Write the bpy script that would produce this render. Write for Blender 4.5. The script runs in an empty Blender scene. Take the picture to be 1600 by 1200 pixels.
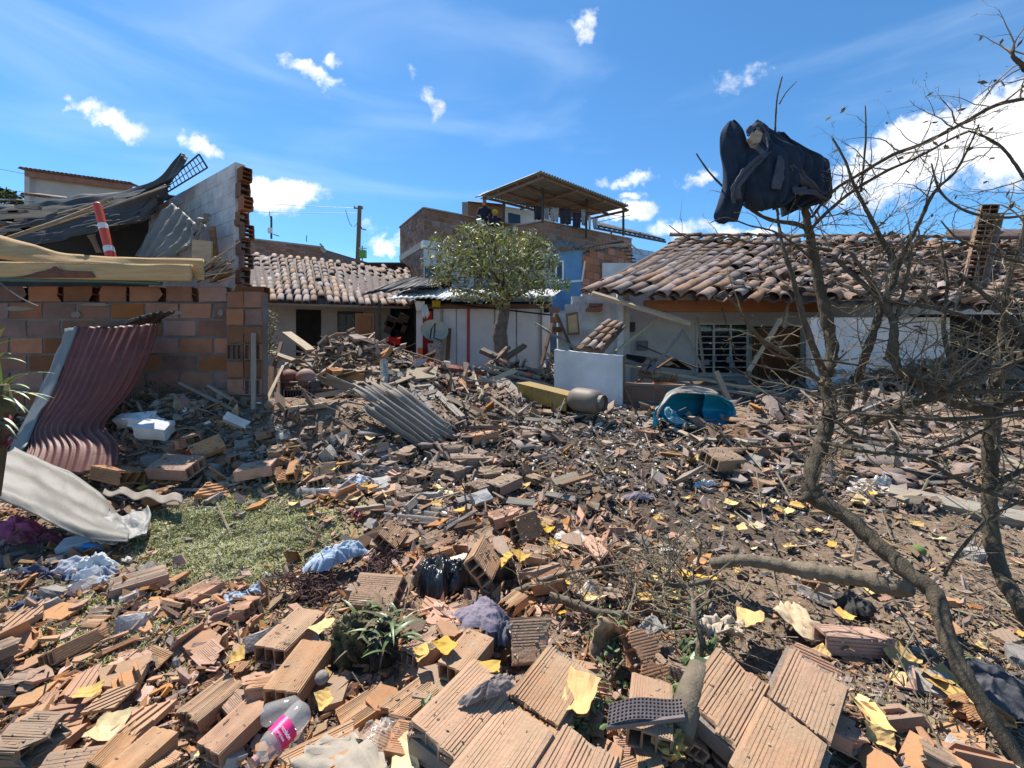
import bpy, math, random
import numpy as np
from mathutils import Vector, Matrix, Euler
from math import radians as R, pi, sin, cos

sc = bpy.context.scene
COL = sc.collection
# ---------------------------------------------------------------- camera
F, HX, HY, ZC = 640.0, 800.0, 545.0, 1.55
cd = bpy.data.cameras.new('camera'); cam = bpy.data.objects.new('camera', cd); COL.objects.link(cam)
cam.location = (0, 0, ZC); cam.rotation_euler = (R(90), 0, 0)
cd.sensor_fit = 'HORIZONTAL'; cd.sensor_width = 36; cd.lens = F/1600*36
cd.shift_y = -(600-HY)/1600; cd.clip_start = .05; cd.clip_end = 3000
sc.camera = cam
# ---------------------------------------------------------------- light
SUN_EL, SUN_AZ = R(60), R(-36)          # azimuth measured from +Y towards +X
sdir = Vector((sin(SUN_AZ)*cos(SUN_EL), cos(SUN_AZ)*cos(SUN_EL), sin(SUN_EL)))
sl = bpy.data.lights.new('sun', 'SUN'); sl.energy = 5.0; sl.angle = R(.5); sl.color = (1, .95, .87)
so = bpy.data.objects.new('sun', sl); COL.objects.link(so)
so.rotation_euler = sdir.to_track_quat('Z', 'Y').to_euler(); so.location = (0, 0, 30)
sc.view_settings.view_transform = 'Standard'; sc.view_settings.look = 'None'
sc.view_settings.exposure = 0.80; sc.view_settings.gamma = 1; sc.view_settings.use_curve_mapping = False
try:
    sc.cycles.max_bounces = 6; sc.cycles.transparent_max_bounces = 8; sc.cycles.use_denoising = True
    sc.cycles.diffuse_bounces = 4; sc.cycles.glossy_bounces = 3
except Exception: pass
W = bpy.data.worlds.new('World'); sc.world = W; W.use_nodes = True
nt = W.node_tree; nt.nodes.clear(); N = nt.nodes.new; L = nt.links.new
def mth(op, a, b=None, clamp=False):
    n = N('ShaderNodeMath'); n.operation = op; n.use_clamp = clamp
    for i, v in enumerate((a, b)):
        if v is None: continue
        if isinstance(v, (int, float)): n.inputs[i].default_value = v
        else: L(v, n.inputs[i])
    return n.outputs[0]
def mrange(v, a, b, c=0, d=1):
    n = N('ShaderNodeMapRange'); n.interpolation_type = 'SMOOTHSTEP'; L(v, n.inputs[0])
    for i, x in enumerate((a, b, c, d)): n.inputs[i+1].default_value = x
    return n.outputs[0]
sky = N('ShaderNodeTexSky'); sky.sky_type = 'NISHITA'; sky.sun_disc = False
sky.sun_elevation = SUN_EL; sky.sun_rotation = SUN_AZ; sky.air_density = 1.0; sky.dust_density = .35; sky.ozone_density = 3.0; sky.altitude = 1500
hs = N('ShaderNodeHueSaturation'); hs.inputs['Saturation'].default_value = 1.12; hs.inputs['Value'].default_value = 1.0
L(sky.outputs[0], hs.inputs['Color'])
tc = N('ShaderNodeTexCoord'); sx = N('ShaderNodeSeparateXYZ'); L(tc.outputs['Generated'], sx.inputs[0])
yy = mth('MAXIMUM', sx.outputs[1], .02)
u = mth('DIVIDE', sx.outputs[0], yy); w = mth('DIVIDE', sx.outputs[2], yy)
uv = N('ShaderNodeCombineXYZ'); L(u, uv.inputs[0]); L(w, uv.inputs[1])
nz = N('ShaderNodeTexNoise'); nz.inputs['Scale'].default_value = 14; nz.inputs['Detail'].default_value = 7; nz.inputs['Roughness'].default_value = .62
L(uv.outputs[0], nz.inputs['Vector'])
sub = N('ShaderNodeVectorMath'); sub.operation = 'MULTIPLY_ADD'; L(nz.outputs['Color'], sub.inputs[0])
sub.inputs[1].default_value = (.10, .10, 0); L(uv.outputs[0], sub.inputs[2])
sb2 = N('ShaderNodeVectorMath'); sb2.operation = 'SUBTRACT'; L(sub.outputs[0], sb2.inputs[0]); sb2.inputs[1].default_value = (.05, .05, 0)
CL = [ # px,py,rx,ry,rot(deg, image clockwise down),weight
 (135,168,32,16,-8,.8),(180,188,44,20,32,1),(103,152,12,8,20,.55),(310,225,30,16,40,.9),(335,242,22,10,20,.7),
 (420,302,48,26,5,1.25),(465,303,38,18,8,1.15),(400,290,24,20,0,1.1),(432,322,30,14,15,.7),(485,115,50,13,22,.85),(522,98,16,14,0,.75),(672,155,13,30,-20,-.7),
 (915,50,13,30,20,.75),(905,42,22,12,30,.45),(637,115,7,16,0,.4),(1160,118,60,18,-18,.5),(1095,278,28,14,-20,.85),(938,283,14,9,-25,.6),(985,284,40,10,-8,.75),(960,290,16,8,20,.6),(990,305,24,8,-5,.7),
 (985,328,38,14,0,1.05),(940,338,28,9,0,.7),(1055,362,34,17,0,1.0),(1110,355,30,12,10,.8),(1190,368,36,11,0,1.0),(1140,366,26,14,0,.8),
 (1470,240,190,42,-22,1.25),(1560,190,110,45,-20,1.35),(1420,212,60,28,-20,1.2),(1350,272,60,22,-8,.85),(1380,235,60,24,-10,.9),(1300,300,50,14,-10,.6),(1590,225,90,60,-20,1.3),
 (605,378,28,17,10,1.0),(575,350,14,14,0,.5),(628,372,22,16,0,.8),(235,305,14,9,0,.35)]
cl = None
for (cx, cy, rx, ry, rot, wt) in CL:
    m = N('ShaderNodeMapping'); m.vector_type = 'TEXTURE'
    m.inputs['Location'].default_value = ((cx-HX)/F, (HY-cy)/F, 0); m.inputs['Rotation'].default_value = (0, 0, -R(rot)); m.inputs['Scale'].default_value = (rx/F*1.6, ry/F*1.6, 1)
    L(sb2.outputs[0], m.inputs['Vector'])
    ln = N('ShaderNodeVectorMath'); ln.operation = 'LENGTH'; L(m.outputs[0], ln.inputs[0])
    v = mrange(ln.outputs['Value'], 1.15, .1, 0, abs(wt))
    cl = v if cl is None else mth('MAXIMUM', cl, v)
nf = N('ShaderNodeTexNoise'); nf.inputs['Scale'].default_value = 22; nf.inputs['Detail'].default_value = 8; nf.inputs['Roughness'].default_value = .6; L(uv.outputs[0], nf.inputs['Vector'])
den = mrange(mth('ADD', cl, mth('MULTIPLY', mth('SUBTRACT', nf.outputs[0], .5), 1.5)), .26, 1.08, 0, 1)
den = mth('MULTIPLY', den, mrange(cl, .02, .35))
# thin high veils everywhere (direction based)
mv = N('ShaderNodeMapping'); mv.inputs['Rotation'].default_value = (0, R(14), 0); mv.inputs['Scale'].default_value = (1.3, 1.3, 5.5); L(tc.outputs['Generated'], mv.inputs['Vector'])
nv = N('ShaderNodeTexNoise'); nv.inputs['Scale'].default_value = 1.5; nv.inputs['Detail'].default_value = 5; nv.inputs['Roughness'].default_value = .5; nv.inputs['Distortion'].default_value = .6; L(mv.outputs[0], nv.inputs['Vector'])
veil = mrange(nv.outputs[0], .47, .78, 0, .26)
fw = mrange(sx.outputs[1], .03, .1)
den = mth('MULTIPLY', den, fw)
cshade = mrange(nz.outputs[0], .3, .7, 5.6, 8.2)
cc = N('ShaderNodeCombineXYZ'); L(mth('MULTIPLY', cshade, .97), cc.inputs[0]); L(mth('MULTIPLY', cshade, .985), cc.inputs[1]); L(mth('MULTIPLY', cshade, 1.03), cc.inputs[2])
tint = N('ShaderNodeMix'); tint.data_type = 'RGBA'; tint.blend_type = 'MULTIPLY'; tint.inputs[0].default_value = 1
L(hs.outputs[0], tint.inputs[6]); tint.inputs[7].default_value = (.74, 1.03, 1.08, 1)
m1 = N('ShaderNodeMix'); m1.data_type = 'RGBA'; L(veil, m1.inputs[0]); L(tint.outputs[2], m1.inputs[6]); m1.inputs[7].default_value = (4.4, 5.6, 7.2, 1)
m2 = N('ShaderNodeMix'); m2.data_type = 'RGBA'; L(den, m2.inputs[0]); L(m1.outputs[2], m2.inputs[6]); L(cc.outputs[0], m2.inputs[7])
bg = N('ShaderNodeBackground'); bg.inputs[1].default_value = .108; L(m2.outputs[2], bg.inputs[0])
wo = N('ShaderNodeOutputWorld'); L(bg.outputs[0], wo.inputs[0])

# ---------------------------------------------------------------- materials
MATS = {}
def M(name, c1, c2=None, scale=6, rough=.85, bump=.3, bs=45, rnd=.15, island=False, dust=0, dcol=(.20,.145,.10), metal=0, grain=None,
      spots=0, scol=(.5,.48,.44), sscale=9, alpha=1, trans=0, spec=.35, detail=6, hue=0, wave=None, sheen=0):
    m = bpy.data.materials.new(name); m.use_nodes = True; t = m.node_tree; t.nodes.clear(); MATS[name] = m
    n = t.nodes.new; l = t.links.new
    bsdf = n('ShaderNodeBsdfPrincipled'); out = n('ShaderNodeOutputMaterial'); l(bsdf.outputs[0], out.inputs[0])
    geo = n('ShaderNodeNewGeometry'); co = geo.outputs['Position']
    if grain:
        tcn = n('ShaderNodeTexCoord'); mp = n('ShaderNodeMapping'); mp.inputs['Scale'].default_value = grain; l(tcn.outputs['Object'], mp.inputs[0])
        oi = n('ShaderNodeObjectInfo'); ad = n('ShaderNodeVectorMath'); ad.operation = 'ADD'; l(mp.outputs[0], ad.inputs[0])
        cb = n('ShaderNodeVectorMath'); cb.operation = 'SCALE'; cb.inputs[3].default_value = 37; l(oi.outputs['Random'], cb.inputs[0]); l(cb.outputs[0], ad.inputs[1]); co = ad.outputs[0]
    def noise(s, d=6, r=.6, c=None):
        q = n('ShaderNodeTexNoise'); q.inputs['Scale'].default_value = s; q.inputs['Detail'].default_value = d; q.inputs['Roughness'].default_value = r; l(c or co, q.inputs['Vector']); return q.outputs[0]
    def mr(v, a, b, c=0, d=1):
        q = n('ShaderNodeMapRange'); l(v, q.inputs[0])
        for i, x in enumerate((a, b, c, d)): q.inputs[i+1].default_value = x
        return q.outputs[0]
    def mix(f, a, b, bt='MIX'):
        q = n('ShaderNodeMix'); q.data_type = 'RGBA'; q.blend_type = bt
        for i, x in ((0, f), (6, a), (7, b)):
            if isinstance(x, (int, float)): q.inputs[i].default_value = x
            elif isinstance(x, tuple): q.inputs[i].default_value = (*x[:3], 1)
            else: l(x, q.inputs[i])
        return q.outputs[2]
    c = mix(mr(noise(scale, detail), .36, .64), c1, c2 or tuple(x*.7 for x in c1))
    if rnd or hue:
        if island: rv = geo.outputs['Random Per Island']
        else: rv = n('ShaderNodeObjectInfo').outputs['Random']
        h = n('ShaderNodeHueSaturation'); l(mr(rv, 0, 1, 1-rnd, 1+rnd), h.inputs['Value']); l(c, h.inputs['Color'])
        wn = n('ShaderNodeTexWhiteNoise'); wn.noise_dimensions = '1D'; l(rv, wn.inputs['W'])
        l(mr(wn.outputs[0], 0, 1, 1-hue*3, 1+hue), h.inputs['Saturation']); l(mr(wn.outputs[0], 0, 1, .5-hue*.05, .5+hue*.05), h.inputs['Hue']); c = h.outputs[0]
    if spots: c = mix(mr(noise(sscale, 5, .65), .72-spots*.3, .78-spots*.3), c, scol)
    if dust:
        sp = n('ShaderNodeSeparateXYZ'); l(geo.outputs['Normal'], sp.inputs[0])
        up = mr(sp.outputs[2], -.2, .9, .35, 1)
        q = n('ShaderNodeMath'); q.operation = 'MULTIPLY'; l(up, q.inputs[0]); l(mr(noise(5, 7, .7), .35, .62, dust*.45, min(1, dust*1.5)), q.inputs[1]); q.use_clamp = True
        c = mix(q.outputs[0], c, dcol)
    hgt = noise(bs, 5, .65)
    if wave:
        wv = n('ShaderNodeTexWave'); wv.inputs['Scale'].default_value = wave; wv.inputs['Distortion'].default_value = .4; tq = n('ShaderNodeTexCoord'); l(tq.outputs['Object'], wv.inputs['Vector'])
        q = n('ShaderNodeMath'); q.operation = 'ADD'; l(hgt, q.inputs[0]); l(wv.outputs['Fac'], q.inputs[1]); hgt = q.outputs[0]
    bp = n('ShaderNodeBump'); bp.inputs['Strength'].default_value = bump; bp.inputs['Distance'].default_value = .012; l(hgt, bp.inputs['Height']); l(bp.outputs[0], bsdf.inputs['Normal'])
    c = mix(mr(noise(bs*1.7, 4, .7), .3, .7, 0, .22), c, tuple(x*.45 for x in c1))
    l(c, bsdf.inputs['Base Color']); bsdf.inputs['Roughness'].default_value = rough; bsdf.inputs['Metallic'].default_value = metal
    bsdf.inputs['Specular IOR Level'].default_value = spec
    if alpha < 1: bsdf.inputs['Alpha'].default_value = alpha
    if trans: bsdf.inputs['Transmission Weight'].default_value = trans; bsdf.inputs['IOR'].default_value = 1.15
    return m
clay = M('clay', (.50,.21,.085), (.36,.165,.075), 14, rnd=.3, hue=.12, dust=.36, dcol=(.31,.215,.135))
clayN = M('clay_near', (.50,.225,.095), (.36,.18,.085), 9, rnd=.26, hue=.1, dust=.6, dcol=(.36,.25,.155), bump=.5, spots=.30, scol=(.17,.125,.085), sscale=24)
clayD = M('clay_dusty', (.36,.21,.13), (.26,.165,.11), 9, rnd=.28, hue=.12, dust=.75, dcol=(.27,.195,.135), bump=.5)
clayW = M('clay_wall', (.31,.115,.055), (.19,.085,.046), 3.0, rnd=.42, hue=.16, spots=.36, scol=(.17,.14,.12), sscale=2.3, dust=.15, bump=.5)
clayS = M('clay_shards', (.52,.22,.09), (.33,.155,.075), 10, rnd=.42, hue=.18, island=True, dust=.3, dcol=(.29,.20,.13))
brownS = M('brown_chips', (.31,.205,.135), (.19,.125,.085), 8, rnd=.5, hue=.2, island=True, bump=.4)
whiteS = M('white_chips', (.85,.84,.81), (.5,.48,.44), 12, rnd=.25, island=True)
darkS = M('charred_chips', (.06,.05,.043), (.035,.03,.027), 8, rnd=.5, island=True)
mortar = M('mortar', (.27,.235,.20), (.19,.165,.14), 5, bump=.7, dust=.35, dcol=(.26,.19,.13))
mortarD = M('dark_mortar', (.12,.105,.095), (.19,.17,.155), 4, bump=.7)
brickF = M('far_brick', (.30,.15,.095), (.22,.115,.08), 4, rnd=.28, hue=.15, spots=.16, scol=(.3,.27,.24), sscale=4)
whiteW = M('white_wall', (.74,.74,.74), (.58,.575,.57), 2.2, spots=.22, scol=(.42,.38,.34), sscale=3.4, bump=.4, bs=20, rnd=.04)
shedW = M('shed_paint', (.62,.63,.66), (.52,.53,.56), 2, spots=.04, scol=(.4,.37,.33), bump=.15, rnd=.05)
greyW = M('shaded_plaster', (.46,.45,.43), (.38,.37,.35), 2, bump=.2)  # white house walls greyed: shade is put into the colour
whiteB = M('white_block', (.68,.675,.66), (.46,.45,.44), 4, rnd=.08, spots=.12, scol=(.36,.33,.31), sscale=7)
blueW = M('blue_paint', (.14,.30,.50), (.10,.23,.40), 2, bump=.2, spots=.1, scol=(.25,.33,.42), sscale=3)
blueB = M('pale_blue_block', (.33,.48,.62), (.28,.42,.55), 3, rnd=.1)
tileM = M('roof_tile_clay', (.29,.165,.11), (.155,.095,.068), 7, rnd=.42, hue=.25, dust=.25, dcol=(.21,.15,.11), bump=.6, spots=.22, scol=(.10,.085,.075), sscale=12)
tileS = M('roof_tile_bits', (.31,.19,.135), (.18,.12,.09), 7, rnd=.45, hue=.2, island=True, dust=.35, dcol=(.24,.19,.15), bump=.5)
tileU = M('tile_undersheet', (.12,.085,.07), (.07,.05,.045), 8, bump=.5)
darkM = M('dark_sheet_metal', (.052,.049,.047), (.028,.026,.025), 3, rough=.62, dust=.10, dcol=(.13,.11,.09), spec=.4)
greyM = M('grey_corrugated', (.24,.225,.20), (.17,.16,.14), 3, rough=.6, dust=.4, dcol=(.22,.19,.15), spots=.12, scol=(.2,.12,.08))
fibreM = M('fibre_cement', (.25,.23,.205), (.18,.165,.145), 4, rnd=.2, dust=.5, dcol=(.23,.18,.14), bump=.5)
galvM = M('galvanised', (.22,.225,.22), (.16,.165,.165), 3, rough=.55, metal=.1, dust=.25, dcol=(.25,.22,.18), bump=.15)
panelM = M('painted_gutter', (.20,.19,.17), (.145,.138,.122), 3, rough=.6, dust=.3, dcol=(.23,.20,.16), bump=.2, spots=.12, scol=(.11,.095,.08))
maroon = M('maroon_sheet', (.165,.040,.033), (.11,.030,.026), 3, rough=.55, rnd=0, dust=.26, dcol=(.30,.15,.10), bump=.2)
roofWm = M('white_roof_sheet', (.68,.68,.66), (.52,.51,.49), 4, rough=.6, spots=.12, scol=(.25,.22,.2), sscale=4)
woodT = M('tan_wood', (.55,.36,.17), (.44,.27,.12), 2, grain=(1.2,12,12), rnd=.1, bump=.2, spots=.06, scol=(.28,.13,.06))
woodG = M('weathered_wood', (.33,.285,.23), (.22,.185,.15), 2, grain=(2,25,25), rnd=.3, hue=.1, bump=.45)
woodL = M('light_wood', (.43,.34,.235), (.31,.24,.165), 2, grain=(2,25,25), rnd=.2, bump=.4)
woodB = M('brown_wood', (.21,.125,.075), (.13,.08,.05), 2, grain=(2,18,18), rnd=.3, bump=.35)
doorM = M('door_wood', (.32,.13,.055), (.23,.09,.04), 2, grain=(10,10,1.2), bump=.1, rough=.5)
shadeBlackM = M('shade_black', (.022,.020,.020), (.012,.011,.011), 3, rough=.95)  # near-black, holds the shade of interiors and openings; black things share it
shadeWallM = M('shade_dark_wall', (.055,.06,.068), (.035,.038,.042), 2)  # wall colour darkened to stand for shade under the fallen roof
glassM = M('window_glass', (.02,.022,.025), None, 3, rough=.08, bump=0, rnd=0, spec=.6)
redP = M('red_paint', (.48,.03,.035), (.40,.025,.03), 4, rough=.5, bump=.05)
redO = M('red_orange_plastic', (.62,.075,.035), (.55,.06,.03), 6, rough=.45, bump=.08)
refl = M('white_band', (.78,.76,.72), None, 6, rough=.4, bump=.05)
yelP = M('yellow_paper', (.60,.36,.05), (.50,.28,.04), 8, rnd=.22, hue=.07, dust=.16, dcol=(.40,.28,.15), bump=.2, bs=25, rough=.8)
yelL = M('pale_yellow_paper', (.66,.50,.21), (.56,.41,.15), 8, rnd=.15, hue=.07, dust=.15, dcol=(.42,.32,.2), bump=.15, rough=.8)
card = M('brown_card', (.50,.34,.19), (.42,.28,.15), 8, rnd=.15, bump=.2)
greenP = M('green_pipe', (.04,.115,.085), (.03,.08,.06), 5, rough=.5, dust=.3)
whiteP = M('white_plastic', (.68,.68,.66), (.66,.65,.62), 6, rnd=.1, rough=.55, bump=.1)
concM = M('concrete', (.36,.34,.31), (.27,.25,.225), 8, rnd=.2, bump=.7, dust=.3)
stoneW = M('plaster_chunk', (.62,.60,.56), (.46,.44,.40), 8, rnd=.2, bump=.6, dust=.3)
blackP = M('black_plastic_bag', (.018,.018,.019), (.03,.03,.03), 4, rough=.28, bump=.5, bs=14, spec=.6, rnd=0)
rubber = M('dark_rubber', (.20,.165,.16), (.15,.125,.12), 5, rough=.7, rnd=0, dust=.35, dcol=(.17,.13,.11))
navy = M('navy_fleece', (.019,.037,.066), (.012,.024,.046), 18, rough=.95, bump=.35, bs=120, rnd=0)
navyL = M('navy_lining', (.075,.09,.12), (.055,.066,.09), 18, rough=.95, bump=.3, bs=120, rnd=0)
denim = M('pale_blue_cloth', (.40,.50,.62), (.30,.40,.52), 9, rough=.95, bump=.4, bs=60, dust=.2, dcol=(.4,.36,.3))
purple = M('purple_cloth', (.20,.18,.29), (.26,.24,.30), 8, rough=.9, bump=.4, dust=.4)
pinkC = M('pink_cloth', (.50,.12,.24), (.36,.07,.14), 7, rough=.95, bump=.4)
greyC = M('grey_cloth', (.33,.37,.43), (.22,.26,.33), 7, rough=.95, bump=.4, rnd=.3, dust=.3)
blueT = M('blue_tank_inside', (.015,.27,.40), (.012,.20,.32), 4, rough=.4, bump=.1, spots=.06, scol=(.25,.35,.38))
tankO = M('tank_outside', (.48,.44,.38), (.36,.32,.27), 4, rough=.6, bump=.2, dust=.4)
barkM = M('citrus_bark', (.135,.105,.07), (.07,.056,.038), 7, grain=(5,5,2), spots=.2, scol=(.21,.195,.13), sscale=13, bump=1.0, bs=26, rnd=.1)
twigM = M('twig_bark', (.25,.205,.135), (.14,.11,.075), 6, rnd=.3, island=True, bump=.3, spots=.12, scol=(.26,.27,.16), sscale=10)
barkL = M('pale_limb_bark', (.21,.165,.115), (.12,.095,.065), 8, spots=.15, scol=(.36,.33,.26), sscale=16, bump=1.0, bs=32)
leafM = M('tree_leaf', (.48,.44,.11), (.26,.26,.06), 3, rough=.55, rnd=.7, hue=.25, island=True, bump=.1, spec=.5)
leafG = M('green_leaf', (.085,.13,.04), (.11,.14,.055), 6, rough=.45, rnd=.4, island=True, bump=.1, spec=.5)
leafY = M('yellow_green_leaf', (.27,.33,.10), (.17,.25,.06), 12, rough=.45, rnd=.35, island=True, bump=.1, spec=.5)
leafDry = M('dry_leaf', (.17,.12,.07), (.10,.075,.045), 8, rnd=.5, island=True)
grassM = M('grass_blade', (.42,.40,.15), (.29,.29,.10), 4, rnd=.5, hue=.2, island=True, rough=.7, bump=0)
litterM = M('twig_litter', (.25,.19,.13), (.15,.11,.075), 6, rnd=.5, island=True, bump=.1)
helmY = M('yellow_helmet', (.70,.55,.03), (.6,.45,.02), 6, rough=.35, bump=0)
skin = M('skin', (.38,.22,.15), (.33,.19,.13), 12, rough=.6, bump=.1)
uniM = M('dark_uniform', (.012,.018,.035), (.018,.025,.045), 9, rough=.9, rnd=0)
metalD = M('dark_steel', (.10,.085,.075), (.06,.05,.045), 8, rough=.6, metal=.3, bump=.2)
blueSteel = M('blue_grille', (.05,.075,.13), (.04,.06,.10), 5, rough=.5, bump=.1)
rustM = M('rusty_sheet', (.17,.075,.045), (.11,.05,.035), 9, rough=.8)
greenB = M('green_box', (.10,.34,.06), (.08,.28,.05), 5, rough=.5)
mintB = M('mint_metal', (.25,.34,.26), (.2,.28,.22), 5, rough=.6, dust=.4)
yelB = M('yellow_cabinet', (.38,.26,.05), (.28,.19,.045), 4, rough=.7, dust=.4, spots=.08, scol=(.12,.1,.07))
tankG = M('gas_cylinder_paint', (.17,.145,.12), (.12,.10,.085), 4, rough=.55, dust=.4, spots=.1, scol=(.5,.48,.45), sscale=14)
ballM = M('ball_leather', (.33,.19,.16), (.28,.16,.13), 4, rough=.7, dust=.3)
ballR = M('red_ball_leather', (.20,.05,.04), (.15,.04,.035), 4, rough=.7, dust=.3)
crateM = M('grey_crate', (.10,.10,.105), (.08,.08,.085), 6, rough=.6, dust=.3)
pinkL = M('pink_label', (.80,.04,.22), (.75,.035,.20), 5, rough=.35, bump=.02, rnd=0)
petM = M('clear_bottle', (.70,.68,.64), (.6,.58,.54), 5, rough=.12, bump=.25, bs=12, alpha=.3, rnd=0, spec=.7)
wireM = M('cable_black', (.02,.02,.02), None, 5, rough=.5, bump=0)
blueP = M('blue_plastic', (.02,.14,.42), (.02,.12,.36), 5, rough=.4, bump=.05)
hillM = M('far_tree_leaf', (.07,.09,.03), (.045,.06,.02), 2, rnd=.5, island=True)
redPlant = M('red_bromeliad', (.22,.02,.035), (.14,.015,.025), 5, rough=.4, rnd=.3)
orangeB = M('orange_block', (.42,.17,.085), (.34,.14,.075), 4, rnd=.15, hue=.08)
rootM = M('root_soil', (.075,.06,.035), (.12,.11,.05), 10, bump=1.0, bs=30, rough=1)

# ---------------------------------------------------------------- helpers
def P(px, py, d): return Vector(((px-HX)/F*d, d, ZC-(py-HY)/F*d))
def ppx(v): return (HX+F*v[0]/v[1], HY-F*(v[2]-ZC)/v[1])
def tag(o, label=None, cat=None, group=None, kind=None):
    if label: o['label'] = label
    if cat: o['category'] = cat
    if group: o['group'] = group
    if kind: o['kind'] = kind
    return o
WL = {}
def thing(name, loc, label, cat, group=None, rz=0):
    o = bpy.data.objects.new(name, None); COL.objects.link(o); o.location = loc; o.empty_display_size = .1
    o.rotation_euler = (0, 0, rz); WL[o] = Vector(loc); tag(o, label, cat, group); return o
def sset(o, k='structure'): o['kind'] = k; return o
class MB:
    def __init__(s): s.v = []; s.f = []
    def add(s, vs, fs):
        b = len(s.v); s.v += [tuple(v) for v in vs]; s.f += [tuple(i+b for i in f) for f in fs]
    def box(s, c, sz, mat=None, jit=0):
        hx, hy, hz = sz[0]/2, sz[1]/2, sz[2]/2
        vs = [Vector((x*hx, y*hy, z*hz)) for x in (-1,1) for y in (-1,1) for z in (-1,1)]
        if jit: vs = [v+Vector((random.uniform(-jit,jit) for _ in range(3))) for v in vs]
        if mat is not None: vs = [mat @ v for v in vs]
        c = Vector(c); s.add([v+c for v in vs], [(0,1,3,2),(4,6,7,5),(0,4,5,1),(2,3,7,6),(0,2,6,4),(1,5,7,3)])
    def b2(s, x0, x1, y0, y1, z0, z1): s.box(((x0+x1)/2,(y0+y1)/2,(z0+z1)/2), (x1-x0,y1-y0,z1-z0))
    def tube(s, pts, rad, seg=6, cap=True):
        pts = [Vector(p) for p in pts]; n = len(pts)
        if isinstance(rad, (int, float)): rad = [rad]*n
        b = len(s.v); ref = Vector((0.3,0.1,1)).normalized()
        for i, p in enumerate(pts):
            t = (pts[min(i+1,n-1)]-pts[max(i-1,0)])
            t = t.normalized() if t.length > 1e-9 else Vector((0,0,1))
            a = t.cross(ref)
            if a.length < .05: a = t.cross(Vector((1,0,0)))
            a.normalize(); c = t.cross(a)
            for k in range(seg):
                q = 2*pi*k/seg; s.v.append(tuple(p+a*cos(q)*rad[i]+c*sin(q)*rad[i]))
        for i in range(n-1):
            for k in range(seg):
                s.f.append((b+i*seg+k, b+i*seg+(k+1)%seg, b+(i+1)*seg+(k+1)%seg, b+(i+1)*seg+k))
        if cap: s.f.append(tuple(b+k for k in range(seg))[::-1]); s.f.append(tuple(b+(n-1)*seg+k for k in range(seg)))
    def prism(s, poly, d0, d1):           # polygon list of Vector at front, extruded by vector
        n = len(poly); s.add([Vector(p)+Vector(d0) for p in poly]+[Vector(p)+Vector(d1) for p in poly],
            [tuple(range(n)), tuple(range(2*n-1, n-1, -1))]+[(i, i+n, (i+1)%n+n, (i+1)%n) for i in range(n)])
    def mesh(s, name, off=None):
        me = bpy.data.meshes.new(name); vs = s.v
        if off is not None: vs = [(v[0]-off[0], v[1]-off[1], v[2]-off[2]) for v in vs]
        me.from_pydata(vs, [], s.f); me.update(); return me
    def build(s, name, mat, parent=None, smooth=False, loc=None):
        off = None
        if parent is not None: off = WL.get(parent, Vector((0,0,0)))
        elif loc is not None: off = Vector(loc)
        elif s.v:
            a = np.array(s.v); off = Vector(((a[:,0].min()+a[:,0].max())/2, (a[:,1].min()+a[:,1].max())/2, a[:,2].min()))
        me = s.mesh(name, off); me.materials.append(mat)
        if smooth: me.polygons.foreach_set('use_smooth', [True]*len(me.polygons))
        o = bpy.data.objects.new(name, me); COL.objects.link(o)
        if parent is not None: o.parent = parent; WL[o] = off
        else: o.location = off; WL[o] = off
        return o
def inst(name, me, mw, parent=None):
    o = bpy.data.objects.new(name, me); COL.objects.link(o)
    if parent is not None:
        o.parent = parent; o.matrix_local = Matrix.Translation(-WL[parent]) @ mw
    else: o.matrix_world = mw
    return o
def mesh_np(name, V, faces_flat, loop_tot, mat, smooth=False):
    me = bpy.data.meshes.new(name); me.vertices.add(len(V)); me.vertices.foreach_set('co', V.astype(np.float32).ravel())
    me.loops.add(len(faces_flat)); me.loops.foreach_set('vertex_index', faces_flat.astype(np.int32))
    me.polygons.add(len(loop_tot)); ls = np.concatenate(([0], np.cumsum(loop_tot)[:-1])).astype(np.int32)
    me.polygons.foreach_set('loop_start', ls); me.update(calc_edges=True); me.validate()
    me.polygons.foreach_set('use_smooth', np.full(len(me.polygons), bool(smooth)))
    me.materials.append(mat); return me
def rot_to(axis_x, up):                # matrix with local x along axis, z close to up
    x = Vector(axis_x).normalized(); z = Vector(up); z = (z - x*z.dot(x)).normalized(); y = z.cross(x)
    return Matrix(((x.x,y.x,z.x),(x.y,y.y,z.y),(x.z,y.z,z.z)))
def mw(loc, r3, sc_=(1,1,1)):
    m = r3.to_4x4() @ Matrix.Diagonal((*sc_, 1)); m.translation = Vector(loc); return m
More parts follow.
